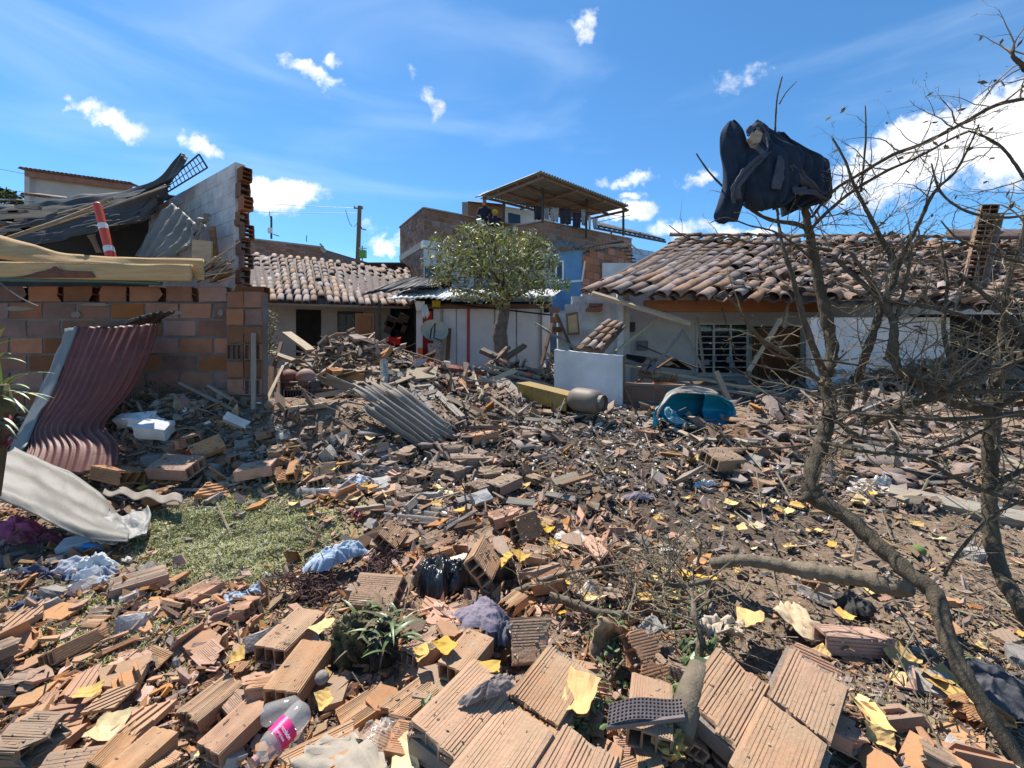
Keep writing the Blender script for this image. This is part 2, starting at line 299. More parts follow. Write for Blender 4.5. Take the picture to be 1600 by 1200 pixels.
# ---------------------------------------------------------------- terrain height
_rg = np.random.RandomState(5); _T = _rg.rand(256, 256)
def vn(x, y):
    xi = np.floor(x).astype(int); yi = np.floor(y).astype(int); fx = x-xi; fy = y-yi
    fx = fx*fx*(3-2*fx); fy = fy*fy*(3-2*fy)
    a = _T[xi&255, yi&255]; b = _T[(xi+1)&255, yi&255]; c = _T[xi&255, (yi+1)&255]; d = _T[(xi+1)&255, (yi+1)&255]
    return (a*(1-fx)+b*fx)*(1-fy)+(c*(1-fx)+d*fx)*fy
def g2(x, y, cx, cy, sx_, sy_, r=0):
    dx = x-cx; dy = y-cy
    if r: c, s_ = cos(r), sin(r); dx, dy = dx*c+dy*s_, -dx*s_+dy*c
    return np.exp(-.5*((dx/sx_)**2+(dy/sy_)**2))
def hgt(x, y, fine=True):
    x = np.asarray(x, float); y = np.asarray(y, float)
    t = np.clip((y-2.5)/4, 0, 1); h = .46*t*t*(3-2*t)-.2*np.clip((y-8)/3,0,1)
    mid = np.clip((y-1.2)/1.0, 0, 1)*np.clip((13-y)/2, 0, 1)
    h = h + 1.15*g2(x,y,-3.45,8.3,.85,1.0) + .62*g2(x,y,-1.9,8.4,.9,.8) + .30*g2(x,y,-.9,7.4,1.2,.8) + .75*g2(x,y,-.25,9.6,.6,.6) + .45*g2(x,y,.8,9.2,.5,.5)
    h = h + .62*g2(x,y,-4.4,5.0,1.6,.42) + .15*g2(x,y,-2.6,5.3,.6,.6)+ .25*g2(x,y,-2.0,6.0,.8,.7)
    h = h + .22*g2(x,y,5.5,6.6,1.6,.8)
    h = h + 1.1*g2(x,y,8.3,8.6,1.5,.8) + .10*g2(x,y,-.1,2.7,.7,.5) + .12*g2(x,y,0,1.75,.5,.4)
    if fine:
        h = h + mid*(.10*(vn(x*1.1+7,y*1.1)-.5)+.06*(vn(x*4+3,y*4)-.5)+.028*(vn(x*13,y*13+5)-.5)+.012*(vn(x*37,y*37)-.5))
    return h
def H(x, y): return float(hgt(np.array([x]), np.array([y]))[0])
_DS = np.geomspace(1.15, 60, 220)
def gpv(px, py, lift=0.0):             # arrays of pixels -> ground points
    a = (px-HX)/F; b = (py-HY)/F
    D = _DS[None, :]; X = a[:, None]*D; Z = ZC-b[:, None]*D
    G = hgt(X, np.broadcast_to(D, X.shape), False)+lift
    below = Z < G; k = np.where(below.any(1), below.argmax(1), len(_DS)-1); k = np.maximum(k, 1); i = np.arange(len(px))
    e0 = Z[i,k-1]-G[i,k-1]; e1 = Z[i,k]-G[i,k]; t = np.clip(e0/(e0-e1+1e-9), 0, 1)
    d = _DS[k-1]*(1-t)+_DS[k]*t; x = a*d; return x, d, hgt(x, d)
def GP(px, py, lift=0.0):
    x, y, z = gpv(np.array([float(px)]), np.array([float(py)]), lift); return Vector((x[0], y[0], z[0]))
def nrm(x, y, e=.12):
    return Vector((-(H(x+e,y)-H(x-e,y))/(2*e), -(H(x,y+e)-H(x,y-e))/(2*e), 1)).normalized()
def resamp(pts, n, curve=True):
    p = np.array([tuple(q) for q in pts], float); m = len(p)
    if m == 1: return np.repeat(p, n, 0)
    seg = np.linalg.norm(np.diff(p, axis=0), axis=1); s = np.concatenate(([0], np.cumsum(seg))); s /= s[-1] if s[-1] > 0 else 1
    t = np.linspace(0, 1, n); i = np.clip(np.searchsorted(s, t, 'right')-1, 0, m-2); f = ((t-s[i])/np.maximum(s[i+1]-s[i], 1e-9))[:, None]
    if not curve or m == 2: return p[i]*(1-f)+p[i+1]*f
    a = p[np.maximum(i-1, 0)]; b = p[i]; c = p[i+1]; d = p[np.minimum(i+2, m-1)]
    return .5*((2*b)+(-a+c)*f+(2*a-5*b+4*c-d)*f*f+(-a+3*b-3*c+d)*f**3)
def sheet(name, rows, mat, parent=None, nu=30, nv=14, th=.006, corr=0, ncorr=0, wr=0, wf=3, seed=0, smooth=True, rag=0, vcorr=False, fold=0, nfold=5, shape='sin'):
    G = np.array([resamp(r, nu) for r in rows]); G = np.array([resamp(G[:, j], nv) for j in range(nu)]).transpose(1, 0, 2)   # nv,nu,3
    rg = np.random.RandomState(seed+11)
    if rag:
        for e, nb in ((0, 1), (nv-1, nv-2)):
            G[e] += (G[e]-G[nb])*(rg.rand(nu, 1)-.5)*2*rag
    du = np.gradient(G, axis=1); dv = np.gradient(G, axis=0); Nn = np.cross(du, dv); Nn /= np.linalg.norm(Nn, axis=2, keepdims=True)+1e-9
    U = np.linspace(0, 1, nu)[None, :]; V = np.linspace(0, 1, nv)[:, None]; Dz = np.zeros((nv, nu))
    if corr:
        ph = (V if vcorr else U)*2*pi*ncorr; wv = np.sin(ph)
        Dz += corr*wv*np.ones((nv, nu))
    if fold: Dz += fold*np.sin(2*pi*nfold*(U+.25*V*np.sin(3*V+seed)))*(.35+.65*V)
    if wr:
        Dz += wr*(vn(U*wf*3+seed*3.3+V*0, V*wf*3+U*0+seed)-.5)*2+wr*.45*(vn(U*wf*8+seed+V*0, V*wf*8+U*0)-.5)*2
    G = G+Nn*Dz[:, :, None]; B = G-Nn*th
    mb = MB(); vs = [tuple(v) for v in G.reshape(-1, 3)]+[tuple(v) for v in B.reshape(-1, 3)]; n = nu*nv; fs = []
    for j in range(nv-1):
        for i in range(nu-1):
            a = j*nu+i; fs.append((a, a+1, a+nu+1, a+nu)); fs.append((n+a, n+a+nu, n+a+nu+1, n+a+1))
    for i in range(nu-1):
        fs.append((i, n+i, n+i+1, i+1)); a = (nv-1)*nu+i; fs.append((a, a+1, n+a+1, n+a))
    for j in range(nv-1):
        a = j*nu; fs.append((a, a+nu, n+a+nu, n+a)); a = j*nu+nu-1; fs.append((a, n+a, n+a+nu, a+nu))
    mb.add(vs, fs); return mb.build(name, mat, parent, smooth=smooth)
def px_rows(rows): return [[P(*q) for q in r] for r in rows]

# ---------------------------------------------------------------- ground: one sheet to the horizon
def build_ground():
    xs = np.concatenate((-np.geomspace(400, 9, 14), np.linspace(-8.2, 10.2, 300), np.geomspace(11, 400, 14)))
    ys = np.concatenate((np.array([-400., -60, -10, -2, 0, .5]), np.geomspace(.85, 13.5, 300), np.geomspace(14.5, 900, 16)))
    X, Y = np.meshgrid(xs, ys); Z = hgt(X.ravel(), Y.ravel()).reshape(X.shape)
    Z = np.where(Y > 60, Z-(.0)*Y, Z)
    V = np.stack((X, Y, Z), -1).reshape(-1, 3); nx, ny = len(xs), len(ys)
    i, j = np.meshgrid(np.arange(nx-1), np.arange(ny-1)); a = (j*nx+i).ravel()
    q = np.stack((a, a+1, a+nx+1, a+nx), -1)
    me = mesh_np('ground', V, q.ravel(), np.full(len(a), 4), groundM, True)
    o = bpy.data.objects.new('ground', me); COL.objects.link(o); sset(o)
def ground_mat():
    m = bpy.data.materials.new('ground_soil'); m.use_nodes = True; t = m.node_tree; t.nodes.clear(); n = t.nodes.new; l = t.links.new
    b = n('ShaderNodeBsdfPrincipled'); o = n('ShaderNodeOutputMaterial'); l(b.outputs[0], o.inputs[0]); geo = n('ShaderNodeNewGeometry'); co = geo.outputs['Position']
    def noise(s, d=6, r=.6):
        q = n('ShaderNodeTexNoise'); q.inputs['Scale'].default_value = s; q.inputs['Detail'].default_value = d; q.inputs['Roughness'].default_value = r; l(co, q.inputs['Vector']); return q.outputs[0]
    def mr(v, a, b_, c=0, d=1):
        q = n('ShaderNodeMapRange'); l(v, q.inputs[0])
        for i, x in enumerate((a, b_, c, d)): q.inputs[i+1].default_value = x
        return q.outputs[0]
    def mix(f, a, c):
        q = n('ShaderNodeMix'); q.data_type = 'RGBA'; l(f, q.inputs[0])
        for i, x in ((6, a), (7, c)):
            if isinstance(x, tuple): q.inputs[i].default_value = (*x, 1)
            else: l(x, q.inputs[i])
        return q.outputs[2]
    def ell(cx, cy, rx, ry, rot=0, nzs=None):
        q = n('ShaderNodeMapping'); q.vector_type = 'TEXTURE'; q.inputs['Location'].default_value = (cx, cy, 0); q.inputs['Rotation'].default_value = (0, 0, rot); q.inputs['Scale'].default_value = (rx, ry, 1e6); l(co, q.inputs[0])
        ln = n('ShaderNodeVectorMath'); ln.operation = 'LENGTH'; l(q.outputs[0], ln.inputs[0])
        ad = n('ShaderNodeMath'); ad.operation = 'MULTIPLY_ADD'; l(noise(2.2, 6, .65), ad.inputs[0]); ad.inputs[1].default_value = .9; l(ln.outputs['Value'], ad.inputs[2])
        return mr(ad.outputs[0], 1.65, 1.2)
    c = mix(mr(noise(3.5, 8, .7), .38, .62), (.21, .145, .095), (.28, .20, .14))
    c = mix(mr(noise(16, 6, .7), .45, .68, 0, .75), c, (.11, .08, .06))
    c = mix(mr(noise(60, 4, .7), .5, .68, 0, .5), c, (.30, .215, .15))
    c = mix(ell(1.3, 4.9, 2.2, 1.9, 0), c, mix(mr(noise(9, 6, .7), .4, .62), (.05, .038, .031), (.13, .095, .07)))
    c = mix(ell(-2.1, 3.35, .95, .75, .2), c, mix(mr(noise(25, 5, .7), .4, .6), (.33, .31, .13), (.23, .19, .10)))
    c = mix(ell(-2.2, 2.2, 1.2, .55, .1), c, mix(mr(noise(25, 5, .7), .4, .6), (.16, .17, .07), (.20, .15, .09)))
    l(c, b.inputs['Base Color']); b.inputs['Roughness'].default_value = .95; b.inputs['Specular IOR Level'].default_value = .2
    bp = n('ShaderNodeBump'); bp.inputs['Strength'].default_value = .8; bp.inputs['Distance'].default_value = .03; l(noise(28, 8, .75), bp.inputs['Height']); l(bp.outputs[0], b.inputs['Normal'])
    return m
groundM = ground_mat()
build_ground()

# ---------------------------------------------------------------- piece meshes
def brick_mesh(name, L_=.34, Wd=.2, T=.10, brk=(.014, .014), seed=0, ribs=14, holes=3, rows=1, mat=None):
    rg = random.Random(seed); mb = MB(); t = .011
    def jag(y, z, k):
        a = brk[k]
        if not a: return 0
        return a*(.5+.5*sin(y*41+seed*1.7+k)*cos(z*29+seed)+.35*sin(y*97+seed*3+z*60))
    def X(y, z, k):
        return (-L_/2+jag(y, z, 0)) if k == 0 else (L_/2-jag(y, z, 1))
    ys = [-Wd/2]; zs = [-T/2]
    cw = (Wd-t*(holes+1))/holes; ch = (T-t*(rows+1))/rows
    for i in range(holes): ys += [ys[-1]+t, ys[-1]+t+cw]
    ys.append(Wd/2)
    for i in range(rows): zs += [zs[-1]+t, zs[-1]+t+ch]
    zs.append(T/2)
    ny, nz_ = len(ys), len(zs); idx = {}
    for k in (0, 1):
        for i, y in enumerate(ys):
            for j, z in enumerate(zs):
                idx[k, i, j] = len(mb.v); mb.v.append((X(y, z, k), y+rg.uniform(-.0035, .0035), z+rg.uniform(-.0035, .0035)))
    for i in range(ny-1):
        for j in range(nz_-1):
            if i % 2 == 1 and j % 2 == 1:
                for (a, b) in (((i,j),(i+1,j)), ((i+1,j),(i+1,j+1)), ((i+1,j+1),(i,j+1)), ((i,j+1),(i,j))):
                    mb.f.append((idx[0,a[0],a[1]], idx[0,b[0],b[1]], idx[1,b[0],b[1]], idx[1,a[0],a[1]]))
            else:
                mb.f.append((idx[0,i,j], idx[0,i,j+1], idx[0,i+1,j+1], idx[0,i+1,j])); mb.f.append((idx[1,i,j], idx[1,i+1,j], idx[1,i+1,j+1], idx[1,i,j+1]))
    for i in range(ny-1):
        mb.f.append((idx[0,i,0], idx[0,i+1,0], idx[1,i+1,0], idx[1,i,0])); mb.f.append((idx[0,i,nz_-1], idx[1,i,nz_-1], idx[1,i+1,nz_-1], idx[0,i+1,nz_-1]))
    for j in range(nz_-1):
        mb.f.append((idx[0,0,j], idx[1,0,j], idx[1,0,j+1], idx[0,0,j+1])); mb.f.append((idx[0,ny-1,j], idx[0,ny-1,j+1], idx[1,ny-1,j+1], idx[1,ny-1,j]))
    if ribs:
        pw = Wd*.92/ribs; h = .0026
        for sgn in (1, -1):
            for r in range(ribs):
                y0 = -Wd*.46+r*pw+pw*.2; y1 = y0+pw*.66; z0 = sgn*T/2; z1 = z0+sgn*h
                a, b = X(y0, z0, 0)+.004, X(y0, z0, 1)-.004
                if a >= b: continue
                mb.add([(a,y0,z0),(b,y0,z0),(b,y0+pw*.12,z1),(a,y0+pw*.12,z1),(a,y1,z0),(b,y1,z0),(b,y1-pw*.12,z1),(a,y1-pw*.12,z1)], [(0,1,2,3),(3,2,6,7),(7,6,5,4),(0,3,7,4),(1,5,6,2)])
        pz = T*.9/5
        for sgn in (1, -1):
            for r in range(5):
                z0 = -T*.45+r*pz+pz*.2; z1 = z0+pz*.6; y0 = sgn*Wd/2; y1 = y0+sgn*.003
                a, b = X(y0, z0, 0)+.004, X(y0, z0, 1)-.004
                if a < b: mb.add([(a,y0,z0),(b,y0,z0),(b,y1,z0),(a,y1,z0),(a,y0,z1),(b,y0,z1),(b,y1,z1),(a,y1,z1)], [(0,1,2,3),(3,2,6,7),(7,6,5,4),(0,3,7,4),(1,5,6,2)])
    me = mb.mesh(name); me.materials.append(mat or clayN); return me
def box_mesh(name, mat, sz=(1,1,1), jit=0):
    mb = MB(); mb.box((0,0,0), sz, jit=jit); me = mb.mesh(name); me.materials.append(mat); return me
def worn_mesh(name, mat, seed, sz=(1,1,1), m=3, amp=.05):   # a box with chipped, uneven edges
    rg = random.Random(seed); mb = MB(); key = {}
    def vid(p):
        k = tuple(round(c, 4) for c in p)
        if k not in key:
            ex = sum(abs(abs(c)-.5) < 1e-4 for c in p); a = amp*(1.4 if ex >= 2 else .5)
            q = [c*(1-(.12*amp*8*rg.random() if ex >= 2 else 0))+rg.uniform(-a, a)*.4 for c in p]; key[k] = len(mb.v); mb.v.append(tuple(c*s_ for c, s_ in zip(q, sz)))
        return key[k]
    g = [i/m-.5 for i in range(m+1)]
    for ax in range(3):
        for s_ in (-.5, .5):
            for i in range(m):
                for j in range(m):
                    q = []
                    for (a, b) in ((i,j),(i+1,j),(i+1,j+1),(i,j+1)):
                        p = [0,0,0]; p[ax] = s_; p[(ax+1)%3] = g[a]; p[(ax+2)%3] = g[b]; q.append(vid(p))
                    mb.f.append(tuple(q if s_ > 0 else q[::-1]))
    me = mb.mesh(name); me.materials.append(mat); return me
def shard_mesh(name, mat, seed, k=6, th=.1, ribs=0, elong=1.4):
    rg = random.Random(seed); mb = MB(); pts = []
    for i in range(k):
        a = 2*pi*(i+rg.uniform(-.3, .3))/k; r = .5*rg.uniform(.65, 1.1); pts.append(Vector((cos(a)*r*elong, sin(a)*r/elong*1.3, 0)))
    mb.prism(pts, (0,0,th/2), (0,0,-th/2))
    if ribs:
        from mathutils.geometry import intersect_line_line_2d
        for r in range(ribs):
            y = -.42+.84*r/(ribs-1)
            xsn = sorted(q.x for i in range(k) for q in [intersect_line_line_2d(Vector((-3, y)), Vector((3, y)), pts[i].to_2d(), pts[(i+1)%k].to_2d())] if q)
            if len(xsn) >= 2 and xsn[-1]-xsn[0] > .15:
                mb.b2(xsn[0]+.02, xsn[-1]-.02, y-.02, y+.02, th/2-.002, th/2+.03)
    me = mb.mesh(name); me.materials.append(mat); return me
def tile_mesh(name, mat, L_=.42, r0=.095, r1=.075, th=.014, seed=0, broken=0, seg=7):
    rg = random.Random(seed); mb = MB(); n = seg+1; rows = 3
    for s_ in (0, 1):
        for j in range(rows):
            f = j/(rows-1); r = (r0*(1-f)+r1*f)-s_*th
            for i in range(n):
                a = pi*(i/seg); x = -L_/2+f*L_
                if broken and j == rows-1: x -= broken*L_*(.5+.5*sin(i*1.9+seed))
                if broken > .3 and j == 0: x += .1*L_*(.5+.5*sin(i*2.3+seed*2))
                mb.v.append((x, -cos(a)*r*1.02, sin(a)*r*.72+rg.uniform(-.001, .001)))
    m = rows*n
    for j in range(rows-1):
        for i in range(seg):
            a = j*n+i; mb.f.append((a, a+n, a+n+1, a+1)); mb.f.append((m+a, m+a+1, m+a+n+1, m+a+n))
    for i in range(seg): mb.f.append((i, i+1, m+i+1, m+i)); a = (rows-1)*n+i; mb.f.append((a, m+a, m+a+1, a+1))
    for j in range(rows-1): a = j*n; mb.f.append((a, m+a, m+a+n, a+n)); a += seg; mb.f.append((a, a+n, m+a+n, m+a))
    me = mb.mesh(name); me.materials.append(mat); me.polygons.foreach_set('use_smooth', [len(p.vertices) == 4 for p in me.polygons]); return me
TILES = [tile_mesh('tile_mesh', tileM, seed=i) for i in range(3)]+[tile_mesh('tile_mesh', tileM, seed=5, broken=.25), tile_mesh('tile_mesh', tileM, seed=9, broken=.45)]

# ---------------------------------------------------------------- roofs and walls
def tile_roof(parent, E0, E1, R1_, R0_, cols, rows_, seed=0, jit=1.0, mess=None, hole=None, name='tile', cap=300, sag=.16):
    rg = random.Random(seed); E0, E1, R0_, R1_ = map(Vector, (E0, E1, R0_, R1_)); cnt = 0; extra = MB()
    def at(a, b): return (E0*(1-a)+E1*a)*(1-b)+(R0_*(1-a)+R1_*a)*b-Vector((0,0,sag*sin(pi*b)*(.5+.5*sin(a*9+1))))
    slope = ((R0_+R1_)/2-(E0+E1)/2); slen = slope.length; along = (E1-E0); clen = along.length
    up = slope.cross(along); up = up if up.z > 0 else -up; up.normalize(); wsc = clen/cols/.205; lsc = slen/rows_/.34
    rf = sheet('roof', [[at(0,-.01)-up*.05, at(1,-.01)-up*.05], [at(0,1)-up*.05, at(1,1)-up*.05]], tileU, parent, nu=cols*6+1, nv=4, th=.02, corr=.022*wsc, ncorr=cols)
    order = [(i, j) for j in range(rows_) for i in range(cols)]
    for (i, j) in order:
        a, b = (i+.5)/cols, (j+.5)/rows_
        ms = mess(a, b) if mess else 0
        if hole and hole(a, b): continue
        if rg.random() < .02+.18*ms: continue
        p = at(a, b)+along.normalized()*rg.uniform(-1, 1)*(.012*jit+.07*ms)+slope.normalized()*rg.uniform(-1, 1)*(.02*jit+.10*ms)+up*(.0+rg.uniform(0, .07)*ms)
        if j == 0: p -= slope.normalized()*rg.uniform(-.03, .09)*jit
        r3 = rot_to(slope, up)
        k = .035*jit+.55*ms*(rg.random()**1.5)
        r3 = r3 @ Euler((rg.uniform(-k, k)*1.6+(pi if rg.random() < .18*ms else 0), rg.uniform(-k, k)*.5-.035, rg.uniform(-k, k))).to_matrix()
        me = TILES[rg.choice([0,1,2,0,1,2,3,4]) if ms > .2 else rg.choice([0,1,2])]
        M4 = mw(p, r3, (lsc*rg.uniform(.98, 1.04), wsc*rg.uniform(.94, 1.04), wsc*rg.uniform(.92, 1.08)))
        if cnt < cap: inst(name, me, M4, rf); cnt += 1
        else: extra.add([M4 @ v.co for v in me.vertices], [tuple(q.vertices) for q in me.polygons])
    if extra.v: o = extra.build(name+'_remainder', tileS, rf); o['kind'] = 'stuff'
def brick_wall(parent, O, U, ln, z0, z1, bl=.4, bh=.2, th=.14, gap=.02, mesh=None, proud=.008, mort=None, seed=0, skip=None, cap=300, top=None, start=0, mats=None, name='brick', mname='mortar', back=True):
    """courses of single bricks set proud of a recessed mortar core; front = the side U x Z"""
    rg = random.Random(seed); O = Vector(O); U = Vector(U).normalized(); Z = Vector((0,0,1)); Nn = U.cross(Z)   # towards the viewer for U = +x
    r3 = Matrix(((U.x, -Nn.x, 0), (U.y, -Nn.y, 0), (0, 0, 1)))
    mb = MB(); ncol = max(1, int(ln/(bl*.5))) if top else 1
    for i in range(ncol):
        a, b = ln*i/ncol, ln*(i+1)/ncol; zt = z1 if not top else min(top(a), top(b))-gap
        mb.box(O+U*((a+b)/2)-Nn*(th/2)+Z*((z0+zt)/2), (b-a, th-.004, zt-z0), r3)
    hs_ = parent.get('category') in ('house', 'building', 'shed'); core = mb.build('wall' if hs_ else mname, mort or mortar, parent); parent = core if hs_ else parent
    meshes = mesh or [box_mesh('brick_block', clayW)]; extra = MB(); cnt = 0
    nz_ = int(round((z1-z0)/bh)); L_ = []
    for j in range(nz_-1, -1, -1):
        zc = z0+(j+.5)*bh; x = -(start if j % 2 else start+bl*.5)+rg.uniform(-.02, .02)
        while x < ln:
            a, b = max(x, 0), min(x+bl, ln); x += bl
            if b-a < .05: continue
            if skip and skip((a+b)/2, zc): continue
            if top and zc+bh*.4 > top((a+b)/2): continue
            L_.append((a, b, zc))
    for (a, b, zc) in L_:
        pr = proud+rg.uniform(-.003, .006)
        c = O+U*((a+b)/2)-Nn*(th/2)+Z*zc
        M4 = mw(c, r3 @ Euler((0, rg.uniform(-.006, .006), 0)).to_matrix(), (b-a-gap, th+2*pr if back else th+pr, bh-gap*rg.uniform(.9, 1.3)))
        me = rg.choice(meshes)
        if cnt < cap: inst(name, me, M4, parent); cnt += 1
        else: extra.add([M4 @ v.co for v in me.vertices], [tuple(q.vertices) for q in me.polygons])
    if extra.v: o = extra.build(name+'_remainder', meshes[0].materials[0], parent); o['kind'] = 'stuff'
def part_box(name, mat, parent, x0, x1, y0, y1, z0, z1):
    mb = MB(); mb.b2(x0, x1, y0, y1, z0, z1); return mb.build(name, mat, parent)
def fbox(name, mat, parent, O, U, a0, a1, n0, n1, z0, z1, tilt=None):  # box in a wall frame: along U, n towards the viewer
    O = Vector(O); U = Vector(U).normalized(); Nn = U.cross(Vector((0,0,1))); r3 = Matrix(((U.x, -Nn.x, 0), (U.y, -Nn.y, 0), (0, 0, 1)))
    mb = MB(); mb.box(O+U*((a0+a1)/2)+Nn*((n0+n1)/2)+Vector((0,0,(z0+z1)/2)), (abs(a1-a0), abs(n1-n0), abs(z1-z0)), r3); return mb.build(name, mat, parent)
def window(parent, O, U, a0, a1, z0, z1, n=0, fm=None, fw=.05, nm=1, pane=None, name='window'):
    """frame bars, mullions and dark glass set in a wall"""
    OO, UU = O, U; O = Vector(O); U_ = Vector(U).normalized(); Nn = U_.cross(Vector((0,0,1))); r3 = Matrix(((U_.x, -Nn.x, 0), (U_.y, -Nn.y, 0), (0, 0, 1))); mb = MB()
    def bb(a, b, c, d, e=.03): mb.box(O+U_*((a+b)/2)+Nn*(n+e/2)+Vector((0,0,(c+d)/2)), (b-a, e, d-c), r3)
    bb(a0, a1, z1-fw, z1); bb(a0, a1, z0, z0+fw); bb(a0, a0+fw, z0+fw, z1-fw); bb(a1-fw, a1, z0+fw, z1-fw)
    for k in range(nm): c = a0+(a1-a0)*(k+1)/(nm+1); bb(c-fw/2, c+fw/2, z0+fw, z1-fw)
    fr = mb.build(name, fm or whiteP, parent); fbox('pane', glassM, fr, OO, UU, a0+fw, a1-fw, n+.004, n+.012, z0+fw, z1-fw); return fr
wornB = [worn_mesh('worn_brick', clayW, s, m=3, amp=.035) for s in range(5)]
wornW = [worn_mesh('worn_block', whiteB, s+20, m=2, amp=.02) for s in range(4)]
farB = [box_mesh('far_brick', brickF)]
hollowEnd = [brick_mesh('hollow_end', 1, 1, 1, ribs=0, holes=3, rows=1, mat=clayW)]
# -- long brick wall on the left
LW = thing('brick_wall', (-5.7, 5.2, 0), 'long ruined wall of orange hollow bricks behind the leaning maroon sheet', 'brick wall')
def lw_top(a): return 2.36
topgap = [(.86, 1.0), (2.0, 2.1), (2.95, 3.05), (4.05, 4.12)]
brick_wall(LW, (-8.3, 5.2, 0), (1,0,0), 5.05, .16, 2.14, bl=.43, bh=.22, th=.14, gap=.024, mesh=wornB, seed=3, mort=mortarD, proud=.006, cap=190)
rgx = random.Random(8); x = -8.3
tb = [brick_mesh('top_brick', .42, .14, .2, (.0, .06), seed=s, ribs=0, holes=1, rows=2, mat=clayW) for s in range(4)]
while x < -3.45:      # ragged top course, hollow ends showing in the gaps
    inst('brick', rgx.choice(tb), mw((x+.21, 5.27, 2.245), Euler((0, rgx.uniform(-.02,.02), pi if rgx.random() < .4 else 0)).to_matrix(), (rgx.uniform(.8,1),1,.97)), LW); x += .43
# pier with brick ends facing out
for j in range(10):
    z = .22+j*.215
    for i in range(2):
        e = j in (2, 6) or (j == 4 and i == 1)
        if e: inst('brick', brick_mesh('pier_hollow', .16, .2, .19, (.0,.01), seed=j, ribs=0, holes=3, rows=1+(j%2), mat=clayW), mw((-3.40+i*.215, 5.10, z), Euler((0,0,pi/2+rgx.uniform(-.03,.03))).to_matrix()), LW)
        else: inst('brick', wornB[(i+j)%5], mw((-3.40+i*.215, 5.11+rgx.uniform(-.01,.01), z), Euler((0,rgx.uniform(-.02,.02),0)).to_matrix(), (.205,.16,.195)), LW)
part_box('pier_core', mortarD, LW, -3.52, -3.08, 5.06, 5.17, .1, 2.2)
for s, (px, py, w_, h_) in enumerate([(30,482,50,8),(270,489,60,7),(150,476,50,6),(120,492,16,12),(345,488,10,12)]):   # smeared cement on the face
    mb = MB(); rg = random.Random(s); c = P(px, py, 5.19); k = 14
    mb.prism([c+Vector((cos(2*pi*i/k)*w_/246*rg.uniform(.6,1.15), 0, sin(2*pi*i/k)*h_/246*rg.uniform(.6,1.15))) for i in range(k)], (0,-.006,0), (0,.01,0)); mb.build('cement_patch', mortar, LW)

# -- white block cross wall
U = (P(240,300,7.6)-P(370,300,5.7)); U.z = 0; Un = U.normalized()
CW = thing('block_wall', P(368, 400, 5.7)*1, 'tall whitewashed block wall with broken hollow ends above the brick wall', 'wall')
O = P(368, 400, 5.7); O.z = 0
# U runs away to the left; flip so that the outer face looks to the camera
O2 = O+Un*3.6; brick_wall(CW, (O2.x, O2.y, 0), -Un, 3.6, 1.55, 4.15, bl=.4, bh=.2, th=.12, gap=.008, mesh=wornW, mort=whiteB, proud=.004, seed=5)
for j in range(12):
    z = 1.75+j*.2; out = [0,.09,-.02,.05,.0,.10,.01,.12,-.03,.09,.0,.06][j]
    r3 = rot_to(-Un, (0,0,1))
    inst('brick', brick_mesh('wall_end', .16, .13, .19, (0,.02), seed=j, ribs=0, holes=1, rows=2+(j%2), mat=clayW), mw(Vector((O.x, O.y, z))-Un*(.06+out)+Vector((.05,.04,0)), r3), CW)
# -- dark interior behind the collapsed roof: its shade is put into the colours
DI = thing('dark_wall', (-7.5, 8.2, 0), 'shade-dark painted back wall inside the collapsed building under the fallen roof sheets', 'wall')
m_ = MB(); m_.prism([Vector((-13.5,8.2,0)), Vector((-5.75,8.2,0)), Vector((-5.75,8.2,4.5)), Vector((-13.5,8.2,4.05))], (0,0,0), (0,.12,0)); m_.build('wall', shadeWallM, DI)
part_box('doorway', shadeBlackM, DI, -7.0, -6.1, 8.18, 8.2, .2, 3.3)
part_box('side_wall', shadeWallM, DI, -13.5, -13.4, 5.4, 8.1, 0, 3.6)
o = sheet('floor_slab', [[(-13.4,5.4,.25),(-3.2,5.4,.25)],[(-13.4,8.2,.25),(-5,8.2,.25)]], shadeBlackM, DI, nu=3, nv=3, th=.05, smooth=False)
# -- house far left with tiled verge
FH = thing('gable_house', P(120, 340, 13), 'pale gabled house with tiled verge behind the fallen dark sheets', 'house')
O = P(42, 268, 13); Ue = (P(205, 292, 14)-O); Ue.z = 0
mb = MB(); a, b = P(45, 272, 13), P(215, 297, 14)
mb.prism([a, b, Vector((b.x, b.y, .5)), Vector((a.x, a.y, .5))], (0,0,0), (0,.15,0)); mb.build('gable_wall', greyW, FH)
mb = MB(); a2, b2 = P(38, 266, 12.8), P(205, 289, 13.8); mb.prism([a2, b2, b2+Vector((0,0,-.17)), a2+Vector((0,0,-.17))], (0,0,0), (0,.05,0)); mb.build('verge_board', M('verge_paint', (.30,.15,.11), None, 5), FH)
part_box('corner_post', greyW, FH, P(38,0,12.9).x, P(46,0,12.9).x, 12.9, 13.1, .5, P(0,275,12.9).z)
for i in range(26):
    f = i/25; p = a2*(1-f)+b2*f; inst('tile', TILES[i%3], mw(p+Vector((0,.12,.03)), rot_to((0,1,.06),(0,0,1)), (1,1,.9)), FH)
for i in range(9):
    p = P(50+i*5, 305+i*.6, 12); inst('tile', TILES[i%3], mw(p, rot_to((.15,1,.35),(0,0,1)), (1,.9,1)), FH)
FT = thing('tree', P(5, 330, 24), 'dark round tree top behind the pale gabled house', 'tree')
mb = MB(); mb.tube([P(5,430,24), P(5,320,24)], .15); mb.build('trunk', barkM, FT)
rg = random.Random(4); mb = MB()
